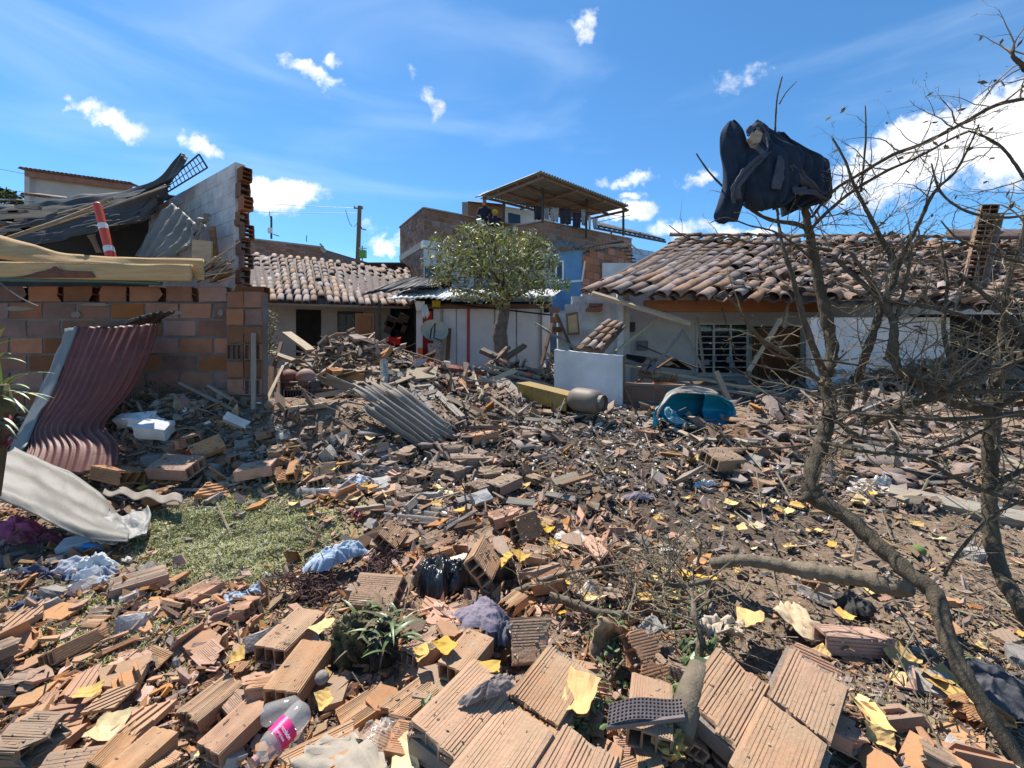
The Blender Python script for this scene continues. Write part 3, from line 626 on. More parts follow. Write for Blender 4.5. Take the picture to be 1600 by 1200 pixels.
for i in range(2600):
    th_, ph = rg.uniform(0, 2*pi), rg.uniform(-.4, 1.4); r = rg.uniform(.7, 1.0); c = P(-8, 330, 24)+Vector((cos(th_)*cos(ph)*2.0*r, sin(th_)*cos(ph)*1.5*r, sin(ph)*1.35*r+rg.uniform(-.1,.1)))
    d = Vector((rg.uniform(-1,1),rg.uniform(-1,1),rg.uniform(-1,1))).normalized()*.13; e = d.cross(Vector((rg.uniform(-1,1),rg.uniform(-1,1),1))).normalized()*.07
    mb.add([c-d, c+e, c+d, c-e], [(0,1,2,3)])
mb.build('crown', hillM, FT)

# -- tiled house, left of centre
TH = thing('tiled_house', (-5.3, 13, 0), 'low tiled house with shaded grey wall left of the utility pole', 'house')
E0, E1 = P(366, 466, 11), P(650, 477, 12.3); R0_, R1_ = P(352, 391, 14.5), P(640, 420, 16.2)
tile_roof(TH, E0, E1, R1_, R0_, 23, 11, seed=2, jit=1.25, mess=lambda a, b: .30 if (a+b*.3) > .86 else .06)
Uw = Vector((E1.x-E0.x, E1.y-E0.y, 0)).normalized(); Nw = Uw.cross(Vector((0,0,1)))
OW = Vector((E0.x, E0.y, 0))-Nw*1.2
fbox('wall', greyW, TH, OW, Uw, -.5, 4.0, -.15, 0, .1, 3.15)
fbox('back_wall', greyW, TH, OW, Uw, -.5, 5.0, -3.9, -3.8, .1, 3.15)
fbox('door_opening', shadeBlackM, TH, OW, Uw, 1.25, 1.95, .004, .02, .1, 2.75)  # near-black slab stands for the shade in the doorway
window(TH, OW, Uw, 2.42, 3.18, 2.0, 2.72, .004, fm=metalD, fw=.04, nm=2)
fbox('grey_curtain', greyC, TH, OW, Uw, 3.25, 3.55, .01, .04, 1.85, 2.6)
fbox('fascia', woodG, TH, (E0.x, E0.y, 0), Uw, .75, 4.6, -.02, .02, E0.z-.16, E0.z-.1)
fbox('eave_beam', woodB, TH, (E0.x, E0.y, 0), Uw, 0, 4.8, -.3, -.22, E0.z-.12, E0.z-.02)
fbox('dark_recess', shadeBlackM, TH, OW, Uw, 4.05, 6.4, -1.5, -1.4, .1, 3.0)
fbox('recess_side', shadeBlackM, TH, OW, Uw, 4.0, 4.05, -1.5, -.02, .1, 3.0)
fbox('sink', concM, TH, OW, Uw, 3.0, 3.75, .1, .6, 1.35, 1.85); fbox('sink_leg', concM, TH, OW, Uw, 3.1, 3.65, .15, .5, .8, 1.34)

# -- low brick building far, mast, utility pole
BB = thing('brick_building', P(440, 420, 21), 'low dark brick building with flat coping behind the tiled roof', 'building')
O = P(366, 420, 20); U = P(503, 420, 22)-O; U.z = 0
brick_wall(BB, (O.x, O.y, 0), U, U.length, 4.6, 6.96, bl=.3, bh=.14, th=.15, gap=.02, mesh=farB, mort=mortarD, seed=9, cap=300)
fbox('base_wall', mortarD, BB, (O.x, O.y, 0), U, 0, U.length, -.15, 0, 0, 4.6)
fbox('coping', concM, BB, (O.x, O.y, 0), U, -.1, U.length+.1, -.2, .05, 6.97, 7.05)
fbox('side_wall', mortarD, BB, (O.x+U.x, O.y+U.y, 0), Vector((.35,1,0)), 0, 4, -.05, .1, 0, 6.9)
m_ = MB(); m_.tube([P(503,388,21.5), P(508,393,21.5)], .12); m_.tube([P(500,381,21.5), P(505,386,21.5)], .05); m_.build('spout', concM, BB)
AM = thing('antenna_mast', P(424, 372, 20.5), 'short mast with small white box on the brick building roof', 'mast')
m_ = MB(); m_.tube([P(424,373,20.5), P(424,338,20.5)], .05); m_.tube([P(422,340,20.5), P(421,330,20.5)], .015); m_.tube([P(427,366,20.5), P(436,369,20.5)], .025); m_.build('pole', metalD, AM)
m_ = MB(); c = P(422,360,20.4); m_.box(c, (.18,.12,.25)); m_.build('box', whiteP, AM)
AM2 = MB(); AM2.tube([P(479,378,21.5), P(479,368,21.5)], .02); tag(AM2.build('rod', metalD), 'thin bare rod sticking up from the brick building coping', 'rod')
UP = thing('utility_pole', P(558, 412, 22), 'dark leaning utility pole with crossarm behind the tiled roof', 'utility pole')
m_ = MB(); m_.tube([P(557,470,22), P(562,322,22)], [.14,.10], 8); m_.build('pole', woodB, UP)
m_ = MB(); m_.tube([P(553,325,22), P(567,326,22)], .04); m_.build('crossarm', woodB, UP)
m_ = MB(); m_.tube([P(561,350,22), P(566,358,22), P(572,359,22)], .035); m_.build('bracket', metalD, UP)
for x in (554, 566): m_ = MB(); m_.tube([P(x,326,22), P(x,322.5,22)], .05); m_.build('insulator', greyC, UP)
GT = thing('meter_mast', P(566, 412, 19.5), 'bright green box on a thin post beside the utility pole', 'utility box')
m_ = MB(); m_.box(P(567,397,19.5), (.30,.2,.36)); m_.build('box', greenB, GT)
m_ = MB(); m_.tube([P(566,420,19.5), P(566,384,19.5)], .03); m_.build('post', metalD, GT)
m_ = MB(); m_.box(P(567,388,19.5), (.36,.1,.04)); m_.build('crossbar', whiteP, GT)
def cable(a, b, sag, r=.012, n=16, lab='thin overhead wire running to the utility pole', mat=None, name='overhead_wire', cat='wire', grp='overhead wires'):
    m_ = MB(); a, b = Vector(a), Vector(b); m_.tube([a*(1-t)+b*t-Vector((0,0,sag*4*t*(1-t))) for t in [i/n for i in range(n+1)]], r, 4); return tag(m_.build(name, mat or wireM), lab, cat, grp)
cable(P(-60,252,24), P(554,325,22), .5, lab='upper thin wire running across the sky to the utility pole')
cable(P(-60,285,24), P(556,333,22), .5, lab='lower thin wire running across the sky to the utility pole')
cable(P(558,348,22), P(540,328,22), .5, .014, lab='short curved wire drooping from the utility pole crossarm')
LR = thing('flat_roof', P(585, 425, 17), 'thin dark flat roof edge between pole and brick tower', 'roof')
m_ = MB(); m_.box((P(578,419,17)+P(626,419,17))/2, (2.0,2,.06)); m_.build('slab', darkM, LR); m_ = MB(); m_.box((P(590,432,17.5)+P(626,432,17.5))/2, (1.8,1.2,.7)); m_.build('wall', mortarD, LR)

# -- brick tower house
TW = thing('brick_house', P(662, 470, 16), 'tall raw brick house with white front panel behind the tree', 'house')
C = P(662, 326, 15.5); Lf = P(625, 332, 18); Rt = P(850, 350, 18.5); zt = P(0, 326, 15.5).z
for (A, B, s_) in ((Lf, C, 1), (C, Rt, 2)):
    A0 = Vector((A.x, A.y, 0)); U = Vector((B.x-A.x, B.y-A.y, 0))
    zlow = 4.55 if s_ == 2 else 3.0
    brick_wall(TW, A0, U, U.length, 5.65, 6.85, bl=.34, bh=.2, th=.15, gap=.035, mesh=farB, seed=s_, cap=150)
    if s_ == 1:
        brick_wall(TW, A0, U, U.length, 2.6, 5.4, bl=.34, bh=.2, th=.15, gap=.035, mesh=farB, seed=7, cap=150); fbox('ring_beam', concM, TW, A0, U, 0, U.length, -.15, .03, 5.4, 5.65)
        fbox('coping', concM, TW, A0, U, -.02, U.length, -.2, .05, 6.86, 6.91)
    else:
        fbox('plaster_front', whiteW, TW, A0, U, .0, U.length, -.15, .01, 3.0, 5.35); fbox('white_ledge', whiteW, TW, A0, U, -.05, U.length, -.15, .12, 5.36, 5.64)
        fbox('coping', concM, TW, A0, U, 0, U.length, -.2, .05, 6.86, 6.91)
        window(TW, A0, U, .05, 1.1, 4.2, 4.72, .014, fm=metalD, fw=.04, nm=1)
        sheet('grey_awning', [[A0+U.normalized()*0+Vector((0,-.05,3.95)), A0+U.normalized()*2.4+Vector((0,-.05,3.85))],[A0+Vector((0,-.6,3.3)), A0+U.normalized()*2.4+Vector((0,-.6,3.25))]], greyM, TW, nu=60, nv=8, corr=.025, ncorr=12, wr=.05)
# -- terrace block with laundry and big corrugated canopy
TB = thing('terrace_house', P(848, 440, 15.5), 'brick terrace house with parapet under the large corrugated canopy', 'house')
C = P(850, 346, 15); Lf = P(690, 364, 17.5); Rt = P(1012, 372, 18)
for k, (A, B) in enumerate(((Lf, C), (C, Rt))):
    A0 = Vector((A.x, A.y, 0)); U = Vector((B.x-A.x, B.y-A.y, 0))
    if k == 1: U = U*.82
    brick_wall(TB, A0, U, U.length, 4.4, 6.2, bl=.36, bh=.2, th=.15, gap=.045, mesh=farB, seed=20+k, cap=140)
    fbox('coping', concM, TB, A0, U, -.05, U.length, -.2, .05, 6.21, 6.25)
    fbox('lower_wall', mortar, TB, A0, U, 0, U.length, -.15, 0, 1, 4.4)
    if k == 1:
        V_ = Vector((B.x-A.x, B.y-A.y, 0)); A1 = A0+U; U1 = V_.normalized()
        PB = thing('block_building', A1, 'pale blue block wall beneath the low dark roof beyond the terrace', 'building')
        brick_wall(PB, A1+U1*.02, U1, 2.6, 4.2, 5.85, bl=.42, bh=.24, th=.15, gap=.02, mesh=[box_mesh('blue_block', blueB)], mort=blueW, seed=3, name='block')
        fbox('base_wall', blueW, PB, A1+U1*.02, U1, 0, 2.6, -.15, 0, 0, 4.2)
        a = P(930,352,17.5); b = P(1040,374,18.5); c = P(1015,366,21); d = P(925,344,21)
        sheet('dark_roof', [[a+Vector((0,0,.0)), b],[d, c]], darkM, PB, nu=40, nv=4, th=.05, corr=.02, ncorr=14)
        m_ = MB(); m_.tube([a-Vector((0,0,.12)), b-Vector((0,0,.12))], .05); m_.build('roof_beam', metalD, PB)
        for x in (955, 1000): q = P(x, 372, 18); m_ = MB(); m_.tube([q, q+Vector((0,0,.25))], .04); m_.build('roof_post', metalD, PB)
CR = thing('canopy', P(850, 346, 15.4), 'large corrugated canopy on thin dark posts over the terrace', 'canopy')
a, b, c, d = P(752,304,16.2), P(845,267,13.6), P(983,321,15.6), P(900,341,18.8)
sheet('roof_sheet', [[b, c], [a, d]], greyM, CR, nu=221, nv=8, th=.02, corr=.03, ncorr=36)
for f in (.04, .36, .68, .97):
    m_ = MB(); m_.tube([b*(1-f)+a*f-Vector((0,0,.13)), c*(1-f)+d*f-Vector((0,0,.13))], .05, 4); m_.build('purlin', woodB, CR)
for f in (.02, .38, .70, .985):
    m_ = MB(); m_.tube([b*(1-f)+c*f-Vector((0,0,.2)), a*(1-f)+d*f-Vector((0,0,.2))], .06, 4); m_.build('rafter', woodB, CR)
for (x, t_, bt, dd) in ((848,287,348,15.0),(787,316,354,16.3),(916,303,372,15.6),(974,322,368,15.9)):
    m_ = MB(); m_.tube([P(x,bt,dd), P(x,t_,dd)], .055, 4); m_.build('post', metalD, CR)
# laundry along the canopy edge
m_ = MB(); m_.tube([P(832,322,15.3), P(974,338,15.9)], .012, 4); m_.tube([P(934,347,15.7), P(985,336,15.9)], .012, 4); tag(m_.build('clothes_line', wireM), 'thin clothes line strung between the canopy posts', 'clothes line')
dkC = M('dark_laundry', (.03,.032,.05), (.05,.05,.07), 6); ltC = M('light_laundry', (.50,.52,.55), (.30,.33,.38), 14)
for i, (x0, x1, y0, y1, mt, lb) in enumerate([(834,848,322,343,dkC,'black garment with pale print on the clothes line left of the post'),(850,858,324,342,ltC,'narrow pale shirt hanging just right of the corner post'),(860,873,324,346,ltC,'printed grey towel hanging on the terrace clothes line'),(874,893,326,350,dkC,'dark trousers hanging beside the printed towel'),(894,908,332,355,dkC,'long black garment hanging left of the third post'),(908,915,327,352,ltC,'pale blue shirt hanging against the third post'),(919,924,338,358,whiteP,'narrow white towel hanging right of the third post'),(926,934,340,358,ltC,'grey and white cloth at the right end of the line')]):
    dd = 15.3+i*.06
    tag(sheet('laundry', px_rows([[(x0,y0,dd),(x1,y0+1,dd)],[(x0+1,y1,dd),(x1-1,y1+1,dd)]]), mt, None, nu=12, nv=6, th=.01, fold=.05, nfold=2, seed=i), lb, 'laundry', 'laundry hanging on the terrace')
# -- upper white house behind with tiles
UH = thing('upper_house', P(790, 360, 19), 'small white house with tiled roof and dark window under the canopy', 'house')
a, b = P(788,322,19), P(862,334,19.5)
m_ = MB(); m_.prism([a, b, P(862,360,19.5), P(788,362,19)], (0,0,0), (0,.2,0)); m_.build('wall', whiteW, UH)
m_ = MB(); m_.prism([P(794,332,18.98), P(813,336,19.0), P(813,349,19.0), P(794,349,18.98)], (0,0,0), (0,-.01,0)); m_.build('window', glassM, UH)
m_ = MB(); m_.prism([P(731,316,19), P(788,322,18.9), P(788,364,18.9), P(731,350,19)], (0,0,0), (0,.2,0)); m_.build('brick_side', brickF, UH)
m_ = MB(); m_.tube([P(731,315,18.9), P(790,321,18.8)], .05, 4); m_.build('coping', darkM, UH)
for i in range(34):
    for j in range(2):
        f = i/33; p = P(755+105*f, 306+17*f+j*4.5, 18.8-j*.3); inst('tile', TILES[i%3], mw(p, rot_to((.25,1,.5),(0,0,1)), (.9,.8,.9)), UH)
sheet('roof_sheet', px_rows([[(742,308,18.2),(770,302,18.6)],[(762,298,20.5),(800,305,20.5)]]), greyM, UH, nu=20, nv=4, th=.03)
m_ = MB(); m_.box(P(727,326,18.6), (.26,.3,.5)); tag(m_.build('water_tank', concM), 'small grey box tank beside the upper brick wall', 'tank')
# -- blue house
BH = thing('blue_house', P(900, 470, 13.5), 'blue house with orange block gable and tiled eave beyond the tree', 'house')
a = P(852,394,13.6); b = P(909,390,13); c_ = P(1000,392,15.5); zb = 1.5
A0 = Vector((a.x,a.y,0)); U = Vector((b.x-a.x, b.y-a.y, 0)); fbox('front_wall', blueW, BH, A0, U, 0, U.length, -.15, 0, zb, P(0,392,13.2).z)
window(BH, A0, U, .14, .66, P(0,438,13.3).z, P(0,407,13.3).z, .004, nm=1, fw=.05)
fbox('sill', whiteP, BH, A0, U, 0, U.length+.02, .0, .06, P(0,442,13.2).z, P(0,439,13.2).z)
B0 = Vector((b.x,b.y,0)); U2 = Vector((c_.x-b.x, c_.y-b.y, 0)); l2 = U2.length
zr = lambda q: P(0,389,13).z+ (.62*(q/(l2*.62)) if q < l2*.62 else .62-.9*(q-l2*.62)/(l2*.38)) - .1
brick_wall(BH, B0, U2, l2, 1.9, 5.4, bl=.42, bh=.24, th=.15, gap=.02, mesh=[box_mesh('orange_block_mesh', orangeB)], mort=mortarD, seed=12, top=zr, name='block')
m_ = MB(); m_.tube([P(909,440,12.9), P(914,408,12.9)], .035, 4); m_.build('pale_pipe', whiteP, BH)
for i in range(15):
    f = i/14; p = P(858+54*f, 388-1*f, 13.4-.5*f); inst('tile', TILES[i%3], mw(p, rot_to((.1,1,.42),(0,0,1)), (.9,.95,.9)), BH)
for i in range(24):
    f = i/23; q = f*l2; p = B0+U2.normalized()*q+Vector((-.02,-.12,zr(q)+.06)); inst('tile', TILES[i%3], mw(p, rot_to((-.1,1,.25),(0,0,1)), (.9,.9,.9)), BH)
sheet('metal_flap', px_rows([[(858,382,13.2),(880,376,13.4),(912,384,13.4)],[(855,392,13.0),(880,388,13.1),(912,392,13.1)]]), greyM, BH, nu=30, nv=5, corr=.02, ncorr=7, wr=.05)
m_ = MB(); m_.tube([P(912,386,12.9), P(985,381,14.3)], .03, 4); m_.tube([P(985,381,14.3), P(1002,396,14.8)], .03, 4); m_.build('verge_batten', woodG, BH)

# -- dark rusty plane and shed with white sheet roof
SH = thing('shed', (-.5, 10.6, .2), 'whitewashed shed with pale corrugated roof behind the tree trunk', 'shed')
s1 = P(606, 467, 10.2); s2 = P(862, 464, 10.6)
sheet('roof_sheet', [[s1, s2],[P(640,452,12.6), P(880,452,12.8)]], roofWm, SH, nu=241, nv=6, th=.012, corr=.022, ncorr=30, wr=.03, wf=3)
ys = 10.75
part_box('beam', woodB, SH, P(650,0,ys).x, P(862,0,ys).x, ys-.05, ys+.03, 2.60, 2.72)
px2 = [(650,660),(678,690),(692,712),(714,732),(734,772),(774,783),(790,806),(808,846)]
for i, (x0, x1) in enumerate(px2):
    zt_ = 2.6; part_box('panel', shedW, SH, P(x0,0,ys).x, P(x1,0,ys).x, ys+random.uniform(0,.03), ys+.05, .3, zt_)
part_box('back_board', M('shed_board', (.40,.40,.42), (.33,.33,.34), 3), SH, P(676,0,ys).x, P(850,0,ys).x, ys+.06, ys+.12, .3, 2.6)
part_box('door', redP, SH, P(656,0,ys).x, P(674,0,ys).x, ys+.10, ys+.14, .3, 2.55)
part_box('end_panel', shedW, SH, P(846,0,ys).x, P(860,0,ys).x, ys+.02, ys+.08, .3, 2.5)
part_box('back_wall', shadeBlackM, SH, -3.6, 1.2, 12.6, 12.7, 0, 3.0); part_box('side_wall', shadeBlackM, SH, P(648,0,11).x-.02, P(648,0,11).x+.02, 11, 12.6, 0, 2.7)
for x in (690, 731, 845): part_box('stud', woodG if x != 731 else redP, SH, P(x,0,ys).x-.02, P(x,0,ys).x+.03, ys-.05, ys-.01, .3, 2.6)
m_ = MB(); m_.tube([P(655,478,10.6), P(700,474,10.6), P(860,492,10.6)], .02, 4); m_.build('cable', wireM, SH)
sheet('white_cloth', px_rows([[(648,470,10.5),(664,471,10.5)],[(650,484,10.45),(662,482,10.45)],[(654,486,10.45),(659,486,10.5)]]), whiteP, SH, nu=12, nv=8, fold=.05, nfold=2)
m_ = MB()
sheet('white_bag', px_rows([[(661,476,10.4),(667,476,10.4)],[(658,490,10.3),(671,490,10.3)],[(660,497,10.35),(669,496,10.35)]]), whiteP, SH, nu=12, nv=8, fold=.05, nfold=2)
DP = thing('dark_roof', P(620, 455, 11), 'dark rusty lean-to roof beside the white shed roof', 'roof')
sheet('roof_sheet', [[P(566,459,10.8), P(680,446,11.0)],[P(634,434,12.8), P(704,434,13.2)]], darkM, DP, nu=80, nv=5, th=.02, corr=.02, ncorr=13, wr=.04)
m_ = MB(); m_.tube([P(566,461,10.7), P(640,435,12.7)], .035, 4); m_.build('edge_batten', woodG, DP)
m_ = MB(); m_.b2(P(648,0,13).x, P(705,0,13).x, 13, 13.1, 2.4, P(0,440,13).z); m_.build('dark_back', shadeBlackM, DP)
m_ = MB(); m_.tube([P(593,470,10.9), P(593,590,10.9)], .045, 6); m_.build('post', metalD, DP)
for q in ((700,447,760),(760,450,850)):
    pass
# -- white ruined block wall right of the shed
RW = thing('ruined_wall', P(905, 560, 9.6), 'ruined whitewashed block wall with red bricks bared, between shed and tiled roof', 'wall')
O = P(872, 545, 9.6); rt = random.Random(3)
rtop = lambda a: [2.45,2.62,2.85,2.95,2.95,2.95,2.9,2.9,2.9,2.9][min(9, int(a/.2))]
brick_wall(RW, (O.x, O.y, 0), (1,.12,0), 1.75, .4, 3.0, bl=.36, bh=.2, th=.14, gap=.008, mesh=wornW, mort=whiteB, proud=.004, seed=15, top=rtop)
for (x, y, w_, h_) in ((866,484,16,8),(868,500,14,8),(870,515,15,8),(930,477,22,5),(928,484,24,5)):
    inst('bare_brick', wornB[0], mw(P(x,y,9.55), Matrix.Identity(3), (w_/66,.16,h_/66)), RW)
m_ = MB(); a,b_,c,d = P(884,490,9.3),P(903,487,9.3),P(906,523,9.3),P(887,524,9.3); m_.prism([a,b_,c,d],(0,0,0),(0,.03,0)); FR = m_.build('picture_frame', woodB); tag(FR, 'upright brown framed board leaning on the ruined white wall', 'framed board')
m_ = MB(); m_.prism([P(887,494,9.29),P(901,491,9.29),P(903,519,9.29),P(889,520,9.29)],(0,0,0),(0,-.004,0)); pn = m_.build('panel', card, FR)
# -- tiled house on the right
RH = thing('collapsed_house', (5, 10, .2), 'white house with sagging clay tile roof behind the bare tree', 'house')
E0, E1 = P(912, 452, 8.4), P(1660, 484, 7.1); R0_, R1_ = P(1060, 371, 12.2), P(1700, 377, 10.7)
def rmess(a, b): return min(1, max(.05, (a-.28)*2.6)) if a > .3 else (.12 if b > .1 else .22)
tile_roof(RH, E0, E1, R1_, R0_, 29, 14, seed=7, jit=1.9, mess=lambda a, b: .16 if a < .30 else min(1.35, .3+(a-.30)*3.4), hole=lambda a, b: (a > .80 and a < .9 and b > .2 and b < .6))
rz = random.Random(5); ex = MB()
for i in range(420):
    a = .34+.66*rz.random()**.8; b = rz.random(); p = (E0*(1-a)+E1*a)*(1-b)+(R0_*(1-a)+R1_*a)*b+Vector((0,0,rz.uniform(.04,.16))); me = TILES[3+rz.randrange(2)]
    M4 = mw(p, Euler((rz.uniform(-.8,.8)+(pi if rz.random()<.4 else 0),rz.uniform(-.6,.4),rz.uniform(0,6.3))).to_matrix(), (rz.uniform(.4,.9),rz.uniform(.7,1.1),rz.uniform(.7,1.1)))
    ex.add([M4 @ v.co for v in me.vertices], [tuple(q.vertices) for q in me.polygons])
o = ex.build('broken_tiles', tileS, RH); o['kind'] = 'stuff'
rg = random.Random(77)
for i in range(26):       # ridge tiles
    f = i/25; p = R0_*(1-f)+R1_*f+Vector((0,0,.05)); inst('ridge_tile', TILES[rg.randrange(5)], mw(p, rot_to((1,rg.uniform(-.3,.3),rg.uniform(-.1,.1)),(0,-.1,1)), (1.1,1.5,1.4)), RH)
part_box('house_wall', whiteW, RH, P(955,0,11).x, 14.5, 11, 11.15, .1, 3.35)
part_box('left_wall', whiteW, RH, P(952,0,11).x-.14, P(952,0,11).x, 9.6, 11.15, .1, 3.0)
part_box('back_wall', whiteW, RH, 3, 12, 13.6, 13.7, 0, 4.4)
part_box('eave_beam', M('orange_beam', (.34,.15,.06), (.26,.11,.05), 3, grain=(1,9,9)), RH, P(1008,0,8.75).x, P(1285,0,8.75).x, 8.75, 8.87, P(0,487,8.75).z, P(0,469,8.75).z)
for x in range(1020, 1300, 34):
    m_ = MB(); a = P(x, 470, 8.5); m_.tube([a+Vector((0,-.1,-.02)), Vector((a.x+.35, 11.0, 3.45))], .04, 4); m_.build('rafter', woodB, RH)
# window with white grille
wx0, wx1, wz0, wz1 = P(1088,0,10.98).x, P(1167,0,10.98).x, P(0,583,10.98).z, P(0,507,10.98).z
m_ = MB(); m_.b2(wx0, wx1, 10.985, 10.995, wz0, wz1); WG = m_.build('window_pane', glassM, RH)
m_ = MB()
for k in range(4): x = wx0+(wx1-wx0)*k/3.0; m_.b2(x-.025, x+.025, 10.93, 10.97, wz0, wz1)
for k in range(9): z = wz0+(wz1-wz0)*k/8; m_.b2(wx0, wx1, 10.90, 10.925, z-.012, z+.012)
m_.b2(wx0-.05, wx1+.05, 10.88, 10.97, wz1+.0, wz1+.05); m_.b2(wx0-.05, wx1+.05, 10.84, 10.97, wz0-.08, wz0-.02); m_.build('window_grille', whiteP, RH)
DR = fbox('door', doorM, RH, (0,11,0), (1,0,0), P(1184,0,11).x, P(1246,0,11).x, .01, .06, .2, P(0,514,11).z)
for (x0, x1, y0, y1) in ((1190,1211,600,560),(1218,1239,600,560),(1190,1211,552,522),(1218,1239,552,522)):
    m_ = MB(); m_.b2(P(x0,0,10.93).x, P(x1,0,10.93).x, 10.925, 10.94, P(0,y0,10.93).z, P(0,y1,10.93).z); m_.build('door_panel', doorM, DR)
m_ = MB(); m_.b2(P(1178,0,10.9).x, P(1184,0,10.9).x, 10.9, 10.99, .2, P(0,511,11).z); m_.b2(P(1246,0,10.9).x, P(1250,0,10.9).x, 10.9, 10.99, .2, P(0,511,11).z); m_.b2(P(1178,0,10.9).x, P(1250,0,10.9).x, 10.9, 10.99, P(0,513,11).z, P(0,510,11).z); m_.build('door_frame', woodB, RH)
m_ = MB(); m_.b2(P(1171,0,10.97).x, P(1177,0,10.97).x, 10.97, 10.99, P(0,537,11).z, P(0,527,11).z); m_.build('light_switch', greyC, RH)
part_box('front_wall', whiteW, RH, P(1268,0,7.9).x, P(1484,0,7.9).x, 7.9, 8.05, .1, P(0,496,7.9).z)
for j in range(9): inst('bare_brick', wornB[j%5], mw(P(1263, 538+j*9, 8.3), Matrix.Identity(3), (.09,.12,.08)), RH)
part_box('dark_backing', shadeBlackM, RH, P(1484,0,8.2).x, 11.5, 8.9, 9.0, 0, 2.3)  # added near-black wall, closes the view behind the front wall
# brick pillar rising through the roof
PL = thing('brick_pillar', P(1530, 470, 7.8), 'leaning dark hollow brick pillar standing through the broken roof', 'pillar')
ax = (P(1545,322,7.6)-P(1516,450,7.9)); ln = ax.length; r3 = rot_to(ax, (-.75,-.65,.1)); n_ = 8
for j in range(n_):
    p = P(1516,450,7.9)+ax*((j+.5)/n_)
    inst('brick', brick_mesh('pillar_brick', .30, .22, ln/n_-.012, (0,0), seed=j, ribs=0, holes=2, rows=2, mat=clayD), mw(p, Matrix.Rotation(R(-38),3,'Z') @ Matrix.Rotation(R(8),3,'Y') @ Matrix.Rotation(R(-90+180),3,'Z'), (1,1,1)), PL)
m_ = MB(); q = rot_to(ax, (.6,-.8,.1)); m_.box(P(1530,395,7.72)+Vector((.17,.05,-.15)), (ln*1.15,.24,.2), q); m_.build('render_core', mortarD, PL)
DR2 = thing('dark_roof', P(1560, 400, 9), 'low dark roof edge right of the brick pillar', 'roof')
sheet('roof_sheet', px_rows([[(1478,362,10.4),(1620,362,10)],[(1480,375,9.8),(1620,374,9.4)]]), M('brown_roof', (.12,.075,.06), (.08,.055,.045), 3), DR2, nu=20, nv=4, th=.06)
# ---------------------------------------------------------------- labels by neighbourhood
LMK = [(120,620,'maroon sheet'),(110,770,'bent grey gutter'),(380,820,'lawn patch'),(215,905,'dusty lawn brick'),(315,920,'orange lawn brick'),
 (45,1000,'left edge grass strip'),(300,1070,'torn clear plastic'),(460,1140,'pink labelled bottle'),(575,1000,'uprooted mossy plant'),(515,870,'pale blue cloth'),(700,905,'black plastic bag'),
 (750,960,'purple cloth'),(800,880,'yellow envelope pile'),(1010,1105,'perforated rubber mat'),(900,1090,'orange yellow envelope'),(1180,1080,'fallen brick panel'),(1250,900,'lying pale limb'),
 (1100,640,'split blue tank'),(915,625,'gas cylinder'),(850,620,'yellow cabinet'),(465,600,'ball crate'),(620,650,'fallen corrugated sheets'),(600,590,'white concrete post'),(650,800,'grey roofing sheet'),
 (290,690,'long brick wall'),(950,740,'charred ground'),(1280,780,'crooked tree bend'),(1450,900,'crooked tree base'),(1550,820,'second bare trunk'),(1420,720,'pale fallen plank'),(1400,1050,'lower right soil'),
 (1230,640,'brown door'),(1400,620,'white front wall'),(1000,620,'brick planter'),(770,560,'shed tree'),(780,760,'pair of dusty hollow bricks'),(1050,950,'broken twig heap'),(180,1180,'large ribbed brick'),(880,820,'middle brick heap'),(780,1150,'ribbed brick slab')]
REG = {}
def describe(o, px, py, desc, prep='lying'):
    b = min(LMK, key=lambda q: (q[0]-px)**2+((q[1]-py)*1.3)**2); dx, dy = px-b[0], py-b[1]
    if abs(dx) > abs(dy)*1.1: rel = 'left of' if dx < 0 else 'right of'
    else: rel = 'behind' if dy < 0 else 'in front of'
    base = f'{desc} {prep} {rel} the {b[2]}'
    REG.setdefault(base, []).append((px, o))
def finish_labels():
    o5 = ['second', 'third', 'fourth', 'fifth', 'sixth', 'seventh', 'eighth', 'ninth', 'tenth', 'eleventh', 'twelfth']
    for base, ls in REG.items():
        ls.sort(key=lambda t: t[0]); n = len(ls)
        for i, (px, o) in enumerate(ls):
            if n == 1: s = ''
            elif n > 12: s = None
            elif i == 0: s = ', leftmost'
            elif i == n-1: s = ', rightmost'
            else: s = f', {o5[i-1]} from left'
            o['label'] = base+(s or '')
# ---------------------------------------------------------------- hero bricks
BR = {'whole': brick_mesh('hollow_brick_mesh'), 'clean': brick_mesh('hollow_brick_mesh', mat=clay), 'dusty': brick_mesh('hollow_brick_mesh', mat=clayD, ribs=9), 'four': brick_mesh('hollow_brick_mesh', holes=3, rows=2, T=.14),
      'cut': brick_mesh('hollow_brick_mesh', brk=(0, .16), seed=3), 'cutc': brick_mesh('hollow_brick_mesh', brk=(.05, .2), seed=6, mat=clay), 'cutd': brick_mesh('hollow_brick_mesh', brk=(.03, .18), seed=9, mat=clayD),
      'half': brick_mesh('hollow_brick_mesh', L_=.22, brk=(.0, .07), seed=4), 'halfc': brick_mesh('hollow_brick_mesh', L_=.2, brk=(.03, .08), seed=5, mat=clay), 'halfd': brick_mesh('hollow_brick_mesh', L_=.22, brk=(.04, .07), seed=8, mat=clayD, rows=2),
      'slim': brick_mesh('hollow_brick_mesh', Wd=.1, T=.1, ribs=5, holes=1, mat=clay, brk=(0,.05), seed=2)}
VAR = {'whole': [BR['whole'], brick_mesh('hollow_brick_mesh', brk=(.02,.05), seed=13), brick_mesh('hollow_brick_mesh', brk=(.035,.02), seed=21, ribs=13)], 'clean': [BR['clean'], brick_mesh('hollow_brick_mesh', brk=(.02,.06), seed=17, mat=clay)], 'dusty': [BR['dusty'], brick_mesh('hollow_brick_mesh', brk=(.04,.02), seed=19, mat=clayD)]}
HEROES = []
GRPN = 'hollow clay bricks strewn over the yard'
